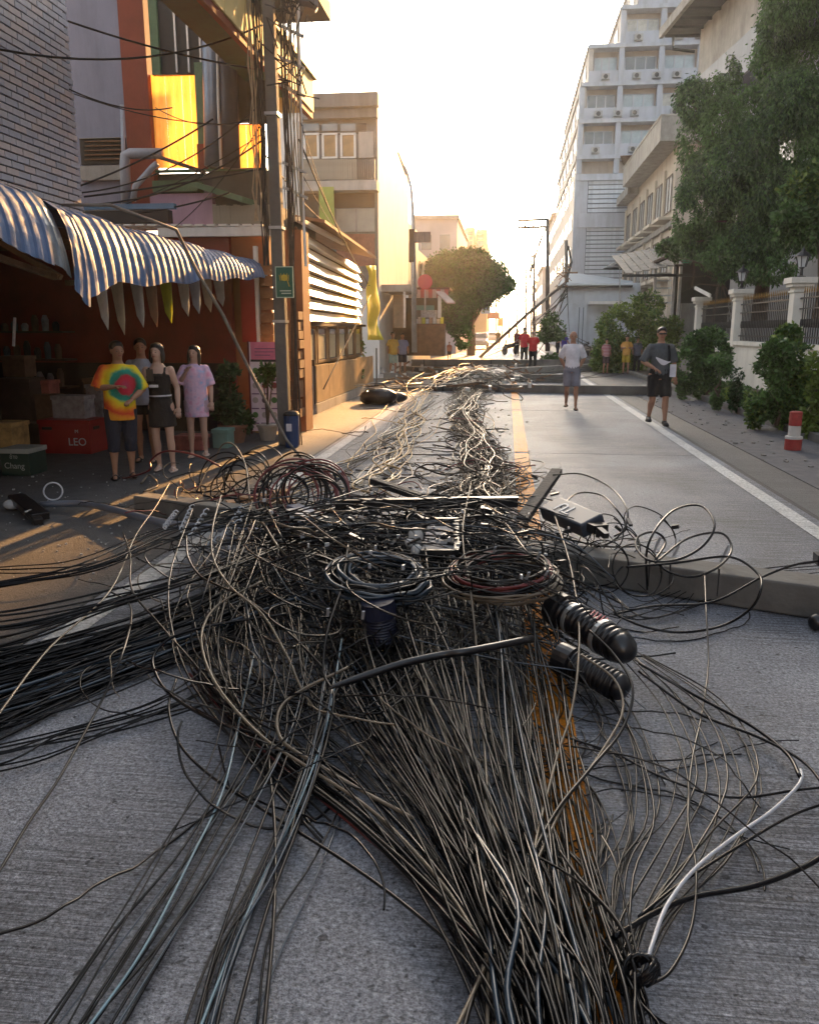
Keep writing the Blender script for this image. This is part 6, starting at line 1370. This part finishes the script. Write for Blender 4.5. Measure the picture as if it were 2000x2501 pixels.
# arcs over left part
tr([(300,1170,.0),(362,1150,.2),(368,1125,.3),(400,1103,.42),(450,1105,.42),(500,1120,.38),(540,1140,.3)],.011,cb5,'brown looped cable by the feet of the onlookers')
tr([(520,1130,.3),(545,1085,.5),(575,1090,.5),(600,1140,.35),(610,1220,.2)],.009,cb3,'pale arched cable left of the coil tangle')
tr([(590,1110,.4),(640,1088,.5),(680,1105,.45),(700,1150,.35),(690,1220,.2)],.009,cb3,'second pale arched cable left of the coil tangle')
tr([(480,1200,.1),(520,1130,.3),(580,1120,.35),(640,1170,.3),(700,1250,.25),(720,1330,.2)],.008,cb1,'black arched cable left of the coil tangle')
tr([(345,1180,.02),(365,1160,.05),(385,1185,.1),(352,1200,.12)],.012,cb3,'bent cable stub beside the beige slippers')
r=random.Random(77)
def ring(c,R,r_,m,label,turns,rx,ry,g,jit=.03,name='cable_coil',cat='coil',fl=1.0,mats=None):
    """a loose coil of several turns around a real centre, tilted"""
    c=Vector(c);Rm=Matrix.Rotation(rx,3,'X')@Matrix.Rotation(ry,3,'Y');P=[];n=18
    for i in range(int(n*turns)+1):
        a=2*PI*i/n;k_=1+jit*math.sin(a*.37+i*.05)*2+r.uniform(-jit,jit)*.12;P.append(c+Rm@Vector((R*k_*math.cos(a),R*fl*k_*math.sin(a),(math.sin(a*.43)+.35*r.uniform(-1,1))*jit*.45)))
    pts=catmull(P,3);
    for p in pts:p.z=max(p.z,r_)
    return tag(B(name,MB().tube(pts,r_,6),m,smooth=True),label,cat,g)
# coil tangle left of the crest (upright rings)
for i in range(15):
    c=G(735+r.uniform(-45,45),1215+r.uniform(-30,25),.30);ring(c,r.uniform(.20,.34),.008,r.choice([cb1,cb2,cb5]),'upright brown black ring of cable left of the crest',1.3,1.1+r.uniform(-.4,.3),r.uniform(-.4,.4),'upright cable rings left of the crest',name='cable_ring')
for i in range(6):
    c=G(560+r.uniform(-60,60),1165+r.uniform(-20,25),.18);ring(c,r.uniform(.2,.3),.008,r.choice([cb1,cb2]),'loose cable ring in front of the onlookers',1.1,1.0+r.uniform(-.5,.3),r.uniform(-.5,.5),'loose cable rings in front of the onlookers',name='cable_ring')
# two neat coils
for i in range(3):
    ring(G(930,1402,.40)+Vector((0,0,-.015*i)),.20+.030*i,.0095,[cb4,cb1,cb4][i],['dark blue black coil of cable in the middle of the heap, upper turns','dark blue black coil of cable in the middle, inner turns','dark blue black coil of cable in the middle, lower turns'][i],6,.12,.05,'turns of the blue black coil',jit=.085)
for i in range(4):
    ring(G(1232,1388,.42)+Vector((0,0,-.02*i)),.235+.022*i,.0075,[cb2,cb5,cb1,cb3][i],['dusty turns of the large round coil right of centre','reddish turns of the large round coil right of centre','black turns of the large round coil right of centre','tan turns of the large round coil right of centre'][i],5,.10,-.06,'turns of the large round coil',jit=.065)
for i,(x,y) in enumerate(((1205,1352),(1312,1365),(1285,1415),(1330,1412),(800,1505),(885,1512),(990,1150))):
    c=G(x,y,.46);tag(B('zip_tie',MB().bar(c,c+Vector((.012,-.04,.05)),.012,.006),cb6),['white tie on the far side of the large coil','white tie at the right of the large coil','white tie on the front of the large coil','white tie low right of the large coil','white tie left of the ribbed tube','white clip left of the bluish ribbed closure','white clip by the upright plank'][i],'tie','white cable ties on the heap')
# ---- splice closures
rub=M('black_rubber',(.010,.010,.012),.28,.3,8,spec=.6);rubb=M('blue_black_rubber',(.016,.020,.045),.35,.3,8)
def closure(a,b_,R,m,label,bands=(),ribs=9):
    a=Vector(a);b_=Vector(b_);L=(b_-a).length;q=(b_-a).to_track_quat('Z','Y').to_matrix();t=thing('splice_closure',a,label,'splice closure')
    pr=[(R*.55,0),(R*.98,.02)]
    for i in range(ribs):
        z=.03+(L*.82-.03)*i/ribs;dz=(L*.82-.03)/ribs;pr+=[(R*.90,z),(R*.90,z+dz*.35),(R*1.0,z+dz*.5),(R*1.0,z+dz*.85),(R*.92,z+dz)]
    for k in range(6): an=PI/2*k/5;pr.append((max(.002,R*.93*math.cos(an)),L*.82+L*.18*math.sin(an)))
    B('body',MB().lathe(a,pr,22,q),m,t,smooth=True)
    B('base_cap',MB().lathe(a,[(R*1.08,-.05),(R*1.12,-.01),(R*1.12,.03),(R*1.0,.035)],22,q),m,t)
    for z in bands: B('clamp_band',MB().lathe(a+q@Vector((0,0,L*z)),[(R*1.02,-.014),(R*1.06,-.012),(R*1.06,.012),(R*1.02,.014)],22,q),M('band_metal',(.55,.55,.53),.3,.1,9,metal=.7),t);
    return t,q,a
t,q,a=closure(G(1370,1492,.22),G(1545,1600,.17),.088,rub,'larger black ribbed splice closure with two pale clamp bands',(.22,.62),11)
lg=txt('FOSC',.045,M('red_print',(.40,.05,.07),.5),(0,0,0),(0,0,0),None)
bpy.data.objects.remove(lg)
c=a+q@Vector((0,0,.22));mb=MB()
for i in range(5):
    s_=a.lerp(G(1545,1600,.17),.38+i*.045)+Vector((.02,-.03,.088));mb.bar(s_+Vector((-.01,-.022,-.008)),s_+Vector((.018,.022,.004)),.008,.004)
B('red_lettering',mb,M('red_print',(.40,.05,.07)),t)
closure(G(1385,1615,.14),G(1535,1690,.09),.072,rub,'smaller black ribbed splice closure lying just below the larger one',(),10)
closure(G(925,1490,.30),G(938,1578,.10),.080,rubb,'bluish black ribbed closure standing under the dark blue coil',(),9)
# ---- black box with TU lettering
tb_=thing('splice_box',G(1330,1240,.2),'dark blue grey splice box printed with white letters at the back of the heap','junction box')
a=G(1345,1240,.36);b_=G(1450,1285,.34);d=(b_-a).normalized();UPB=(0,-.62,.78);mb=MB().bar(a,b_,.20,.11,up=UPB);B('body',mb,M('box_blue_grey',(.035,.045,.065),.4,.15,6),tb_,bevel=.018)
mb=MB()
for t_ in (.0,.5,1.0): c=a.lerp(b_,t_);mb.bar(c+Vector((.02,-.11,-.03)),c+Vector((.02,.13,-.03)),.03,.05)
mb.bar(b_,b_+d*.09,.12,.06);mb.bar(b_+d*.05+Vector((0,.05,0)),b_+d*.14+Vector((0,.05,-.02)),.04);mb.bar(b_+d*.05-Vector((0,.05,0)),b_+d*.14-Vector((0,.06,.02)),.04);B('latch',mb,rub,tb_)
u=d;nrm=Vector(UPB);nrm=(nrm-u*nrm.dot(u)).normalized();s2=nrm.cross(u)
o=txt('TU',.15,M('white_letters',(.85,.85,.85),.5,.02),(0,0,0),(0,0,0),tb_,ext=.002);mm=Matrix((-u,-s2,nrm)).transposed().to_4x4();c=a.lerp(b_,.42)+nrm*.0585;o.matrix_parent_inverse=Matrix.Identity(4);mm.translation=c-WLD[tb_.name];o.matrix_local=mm
# ---- planks and steelwork
pk_=M('burnt_plank',(.025,.022,.022),.75,.4,6,bump=.5);
tag(B('charred_plank',MB().bar(G(1275,1270,.25),G(1360,1150,.45),.10,.05),pk_,bevel=.006),'charred flat plank tilted up at the back right of the heap','plank')
tag(B('charred_plank',MB().bar(G(910,1175,.32),G(1060,1225,.30),.07,.06),pk_,bevel=.006),'short black beam leaning at the back of the heap','plank')
am=MB();a=G(820,1222,.42);b_=G(1265,1215,.42);am.bar(a,b_,.07,.012);am.bar(a-Vector((0,.03,.035)),b_-Vector((0,.03,.035)),.012,.07)
tag(B('steel_crossarm',am,M('black_steel',(.02,.02,.022),.4,.4,6,metal=.4)),'long black steel crossarm lying across the heap crest','crossarm')
tag(B('board_support',MB().bar(G(1115,1275,.40),G(1115,1345,.36),.03).bar(G(1025,1348,.36),G(1120,1348,.36),.03).bar(G(1030,1270,.4),G(1120,1270,.4),.03),blackmetal),'black steel bars around the pale board','bracket')
tag(B('pale_board',MB().hexa([G(1030,1345,.33),G(1112,1343,.33),G(1112,1277,.36),G(1045,1281,.36),G(1030,1345,.345),G(1112,1343,.345),G(1112,1277,.375),G(1045,1281,.375)]),M('pale_board',(.42,.40,.40),.7,.2,9,stretch=(1,8,1))),'pale board lying in the middle of the heap crest','board')
mb=MB().ell(G(1015,1310,.42),(.05,.04,.06)).ell(G(1018,1345,.36),(.04,.04,.04)).ell(G(1000,1325,.40),(.03,.05,.03));tag(B('insulator_cluster',mb,M('porcelain',(.55,.55,.54),.25,.1,5),smooth=True),'white porcelain insulators left of the pale board','insulator')
P=[G(800,1682,.22),G(880,1655,.24),G(980,1622,.28),G(1080,1600,.30),G(1150,1590,.32),G(1300,1560,.3)]
tag(B('black_conduit',MB().tube(catmull(P,5),[.006,.010,.013,.015,.017]+[.018]*21,8),rub,smooth=True),'black corrugated conduit crossing the heap with a bright edge','conduit')
# steel box lying left
bx=thing('meter_box',G(770,1290,.2),'small grey blue metal box half under the coil tangle','box');B('body',MB().bar(G(715,1245,.25),G(760,1265,.24),.12,.10),M('grey_blue_box',(.20,.23,.30),.4,.2,5,metal=.4),bx,bevel=.008);B('lid',MB().bar(G(715,1243,.31),G(760,1263,.30),.125,.012),steel,bx)
# ---- tangled hardware bits
r=random.Random(31);hw=MB()
for i in range(110):
    c=G(r.gauss(1080,170),r.gauss(1290,40),r.uniform(.1,.45));e=Vector((r.uniform(-1,1),r.uniform(-1,1),r.uniform(-.4,.4)))*.09;hw.bar(c,c+e,.012+.03*r.random(),.01+.02*r.random())
tag(B('broken_hardware',hw,blackmetal),'black broken brackets and hardware scattered through the heap','hardware',kind='stuff')
hw=MB()
for i in range(70):
    c=G(r.gauss(1020,230),r.gauss(1290,60),r.uniform(.2,.5));hw.obox(c,(.012+.02*r.random(),.01,.012+.015*r.random()),Matrix.Rotation(r.random()*3,3,'Z'))
tag(B('white_clips',hw,cb6),'small pale clips and ties scattered over the heap','clips',kind='stuff')
# ---- fallen concrete pole (front)
fpm=M('fallen_pole_concrete',(.135,.13,.12),.85,.2,3,dirt=.35,bump=.4,dscale=1.5)
fp=thing('fallen_concrete_pole',(0,5.8,0),'long square concrete pole fallen across the road through the heap','utility pole')
a=G(345,1228,.10)+Vector((0,0,0));b_=Vector((2.7,4.70,.11))
a.z=.10;B('shaft',MB().bar(a,b_,.19,.17,w2=.29,h2=.21),fpm,fp,bevel=.012)
dd=(b_-a).normalized();sd_2=Vector((dd.y,-dd.x,0)).normalized()
def onpole(t): return a.lerp(b_,t)
for i,(px,py) in enumerate(((1645,1395),(1705,1405),(1812,1400))):
    best=min([onpole(t/200) for t in range(201)],key=lambda p:abs((p-G(px,py,.3)).x));top=best+Vector((0,.05,.15));B('white_strap',MB().bar(top+Vector((-.01,.03,-.03)),top+Vector((.02,-.02,.10)),.018,.010),cb6,fp);B('dark_strap',MB().bar(top+sd_2*.17+Vector((0,0,-.02)),top+sd_2*.17+Vector((0,0,-.20)),.025,.008),dark,fp)
eb=onpole(.985);tag(B('pole_bracket',MB().bar(Vector((1.88,5.02,.35)),Vector((2.2,5.0,.36)),.10,.06).bar(Vector((1.98,5.0,.37)),Vector((1.98,5.0,.62)),.05),blackmetal),'black steel bracket on the fallen pole at the right edge','bracket')
tag(B('pole_fitting',MB().ell(G(1995,1520,.05),(.05,.05,.05)),rub,smooth=True),'round black fitting under the pole at the right edge','fitting')
# broken stub pieces left of heap
st_=thing('concrete_block_piece',G(500,1240),'broken slab like concrete piece lying by the tangle','concrete piece');B('body',MB().bar(G(560,1262,.08),G(730,1240,.08),.26,.15),fpm,st_,bevel=.015)
rb=MB()
for i in range(14): c=G(560+r.uniform(-20,160),1215+r.uniform(-20,20),.16);rb.obox(c,(.06+.08*r.random(),.05+.06*r.random(),.05),Matrix.Rotation(r.random()*3,3,'Z'))
tag(B('broken_wood_pieces',rb,M('raw_wood',(.40,.22,.11),.8,.3,5)),'tan broken lumps on the concrete piece','rubble',kind='stuff')
# ---- far fallen poles
def fpole(p0,p1,w0,w1,label,m=None,z=.16):
    m=m or M('fallen_pole_far',(.13,.125,.115),.85,.4,1.2,dirt=.6,bump=.5)
    a=G(*p0);b=G(*p1);a.z=w0/2+.01;b.z=w1/2+.01;t=thing('fallen_pole',a,label,'utility pole','fallen poles across the far road');B('shaft',MB().bar(a,b,w0,w0,w2=w1,h2=w1),m,t,bevel=.01)
    for k_ in (.2,.5,.8): c=a.lerp(b,k_);B('strap',MB().box(c.x-.03,c.x+.03,c.y-w0/2-.012,c.y+w0/2+.012,.0,w0+.02),blackmetal,t)
fpole((955,952),(1640,966),.17,.24,'nearest fallen pole across the road behind the two walking men')
fpole((930,925),(1400,935),.20,.26,'thick fallen pole just behind the nearest one')
fpole((945,900),(1230,928),.16,.22,'short slanting fallen pole between the thick poles')
fpole((930,893),(1480,897),.30,.34,'farthest fallen pole where the people in red stand')
fpole((1240,915),(1470,905),.25,.3,'pole piece behind the man in white',conc)
mb=MB();r=random.Random(61)
for i in range(90):
    c=G(r.uniform(930,1320),r.uniform(885,950),r.uniform(.05,.3));mb.bar(c,c+Vector((r.uniform(-.6,.6),r.uniform(-.3,.3),r.uniform(-.1,.25))),.03+.04*r.random())
tag(B('far_wreckage',mb,rust),'heap of broken crossarms and fittings between the far fallen poles','wreckage',kind='stuff')
mb=MB()
for i in range(60):
    c=G(r.uniform(930,1300),r.uniform(880,952),r.uniform(.05,.35));mb.obox(c,(.08+.12*r.random(),.06,.06+.08*r.random()),Matrix.Rotation(r.random()*3,3,'Z'))
tag(B('far_insulators',mb,M('porcelain',(.5,.5,.5))),'pale insulators and chips among the far wreckage','insulators',kind='stuff')
# black rubbish bags by the panel wall
bg_=MB().ell(G(925,968,.18),(.45,.25,.2)).ell(G(960,970,.13),(.35,.22,.14)).ell(G(900,975,.1),(.2,.2,.12));o=B('black_bags',bg_,M('bin_bag',(.012,.011,.012),.35,.3,4,bump=1,bscale=9),smooth=True);tag(o,'dark crumpled rubbish bags at the foot of the panel wall','bag')
plm=[];
for i in range(18): plm.append((G(905,930).x+random.uniform(-.2,.5),22.5+random.uniform(-.4,.8),random.uniform(.2,1.6),.22,.25,.2))
t=thing('roadside_plants',G(925,955),'sunlit dry plants behind the panel wall end','plant');leaves('foliage',plm,3500,.13,leafy,t,0,.3,77);B('stem',MB().tube([G(920,955),G(920,955)+Vector((0,0,1.2))],.02),bark,t)
# ---- broken street lamp left
sl_=thing('fallen_street_lamp',G(300,1250),'broken grey street lamp arm and black head lying on the left apron','street lamp')
P=[G(100,1232,.06),G(200,1230,.08),G(270,1243,.10),G(340,1262,.12),G(420,1280,.14),G(520,1290,.14),G(640,1300,.14)]
B('arm',MB().tube(catmull(P,5),.032,12),M('lamp_arm_grey',(.26,.29,.36),.35,.15,4,metal=.5),sl_,smooth=True)
mb=MB().bar(G(40,1215,.10),G(100,1262,.05),.16,.07).bar(G(70,1250,.05),G(95,1275,.03),.08,.06);B('lamp_head',mb,rub,sl_,bevel=.01)
B('glass_piece',MB().ell(G(30,1232,.06),(.09,.07,.05)),M('lamp_lens',(.45,.48,.50),.1,.2,5),sl_,smooth=True);B('trim',MB().bar(G(62,1250,.09),G(100,1238,.09),.015,.01),white,sl_)
ring(G(130,1200,.14),.085,.009,cb6,'pale ring of cable sheath standing by the lamp head',1.0,1.3,.4,None,jit=.01,name='cable_ring')
# striped spiral ties on cables near lamp arm
for i,(a_,b2) in enumerate((((470,1235,.3),(440,1300,.25)),((505,1245,.3),(460,1320,.25)),((590,1240,.3),(540,1320,.22)),((600,1260,.3),(500,1340,.2)),((430,1250,.3),(400,1290,.25)))):
    A_=G(*a_);B_=G(*b2);P=[A_.lerp(B_,k_/30)+Vector((.018*math.cos(k_*1.3),0,.018*math.sin(k_*1.3))) for k_ in range(31)]
    tag(B('spiral_wrap',MB().tube(P,.006,5),cb6),'pale spiral wrap on a cable by the lamp arm','wrap','spiral wraps by the lamp arm')
# debris: glass and chips on the left apron
mb=MB();r=random.Random(91)
for i in range(260):
    c=G(r.uniform(0,700) if i%3 else r.uniform(0,400),r.uniform(1150,1420));
    if c.x<-9: continue
    s_=r.uniform(.002,.009)*(2 if i%17==0 else 1);mb.obox(c+Vector((0,0,.006)),(s_*2,s_*1.6,s_),Matrix.Rotation(r.random()*3,3,'Z'))
tag(B('glass_chips',mb,M('chip_white',(.38,.39,.40),.4,.2,9)),'scattered glass and concrete chips on the left apron','debris',kind='stuff')
mb=MB()
for i in range(420):
    c=G(r.gauss(1140,60),r.uniform(930,1230),.008);s_=r.uniform(.006,.022);mb.obox(c,(s_*2,s_*1.2,s_*.6),Matrix.Rotation(r.random()*3,3,'Z'))
tag(B('trail_debris',mb,M('trail_brown',(.15,.12,.09),.8,.4,7)),'small broken bits along the cable trail','debris',kind='stuff')
# knot at bottom right
kn=thing('cable_knot',G(1560,2370),'black cable knot with glossy tie at bottom right of the fan','knot')
c=G(1560,2370,.12)
for i in range(7):
    P=[c+Vector((.034*math.cos(a+i)*(1+.08*i),.022*math.sin(a+i),.028*math.sin(a*1.3+i))) for a in [k_*.6 for k_ in range(11)]];B('loop',MB().tube(P,.006,6),cb1,kn,smooth=True)
fam(12,[(1555,2370,.12,12,8),(1560,2440,.12,25,10),(1570,2520,.12,35,10),(1580,2640,.12,40,10)],(.005,.008),[(cb1,1)],'the bunch dropping from the knot','cables below the knot',71,ni=6)
fam(16,[(1320,2050,.12,60,30),(1420,2120,.14,40,30),(1500,2230,.14,25,25),(1550,2360,.13,10,10)],(.0045,.007),[(cb1,2),(cb2,2)],'the bunch arching into the knot','cables gathered into the knot',72,ni=8)

for i in range(12):
    c=G(1440+r.uniform(-120,150),1330+r.uniform(-40,90),.10+.15*r.random());ring(c,r.uniform(.10,.22),.0045,cb1,'thin springy black cable ring at the right shoulder of the heap',1.2,r.uniform(.2,1.3),r.uniform(-.5,.5),'springy rings at the right shoulder of the heap',name='cable_ring')
for i in range(10):
    c=G(820+r.uniform(-160,200),1420+r.uniform(-80,120),.2+.15*r.random());ring(c,r.uniform(.16,.34),.0048,r.choice([cb1,cb2]),'thin dusty cable ring lying over the web in the middle',1.1,r.uniform(-.3,.8),r.uniform(-.4,.4),'rings over the central web',name='cable_ring')

cy=M('cable_cyan',(.16,.26,.32),.3,.2,8,spec=.7)
tr([(620,1600,.16),(585,1760,.10),(545,1930,.06),(470,2090,.05),(350,2320,.05),(180,2560,.05)],.0045,cy,'pale cyan cable among the bottom left strands')
tr([(835,1560,.2),(800,1760,.12),(735,1950,.07),(640,2150,.05),(545,2370,.05),(470,2560,.05)],.0045,cy,'pale cyan cable among the strands just left of the fan')
tr([(800,1620,.16),(770,1800,.10),(700,2010,.06),(610,2230,.05),(540,2430,.05),(500,2560,.05)],.0045,cb4,'blue black cable beside the pale cyan one left of the fan')

rr9=random.Random(909)
for i in range(16):
    x0=rr9.uniform(560,1250);y0=rr9.uniform(1230,1330);w_=rr9.uniform(80,240);h_=rr9.uniform(.55,.85);y1=y0+rr9.uniform(-20,120)
    tr([(x0,y0,.25),(x0+w_*.15,y0-10,h_*.8),(x0+w_*.5,(y0+y1)/2,h_),(x0+w_*.85,y1,h_*.75),(x0+w_,y1+30,.2),(x0+w_*1.05,y1+90,.1)],rr9.uniform(.004,.006),rr9.choice([cb1,cb1,cb2,cb3]),'springing cable arch over the heap, starting %s'%('at its left shoulder' if x0<760 else 'left of the dark coil' if x0<930 else 'between the two coils' if x0<1100 else 'right of the crest'),'cable arches springing over the heap')
# ---------------- the street behind the camera (same soi, unseen, added to shade the front of things) ----------------
t=thing('unseen_shophouse',(-8,-8,0),'plain unseen shophouse added for shade on the left behind the viewpoint','building');B('wall',MB().box(-14,-5.5,-30,1.6,0,11),conc2,t);B('roof',MB().box(-14.3,-5.2,-30.3,1.9,11,11.3),conc,t)
t=thing('unseen_apartment',(9,-8,0),'plain unseen apartment block added for shade on the right behind the viewpoint','building');B('wall',MB().box(7.6,20,-34,7.0,0,12),pgrey,t);B('roof',MB().box(7.3,20.3,-34.3,7.3,12,12.3),conc,t)
t=thing('unseen_end_block',(0,-42,0),'plain unseen block added for shade, closing the street behind the viewpoint','building');B('wall',MB().box(-16,22,-56,-40,0,10),conc2,t);B('roof',MB().box(-16.3,22.3,-56.3,-39.7,10,10.3),conc,t)
# ---------------- morning haze ----------------
hz=B('haze',MB().box(-255,295,-58,890,-1.6,34),None)
m=bpy.data.materials.new('haze_air');m.use_nodes=True;n=m.node_tree;n.nodes.remove(n.nodes['Principled BSDF']);v=n.nodes.new('ShaderNodeVolumePrincipled')
v.inputs['Color'].default_value=(1,.95,.88,1);v.inputs['Density'].default_value=.00065;v.inputs['Anisotropy'].default_value=.75
n.links.new(v.outputs[0],n.nodes['Material Output'].inputs['Volume']);hz.data.materials.append(m);hz['kind']='stuff'
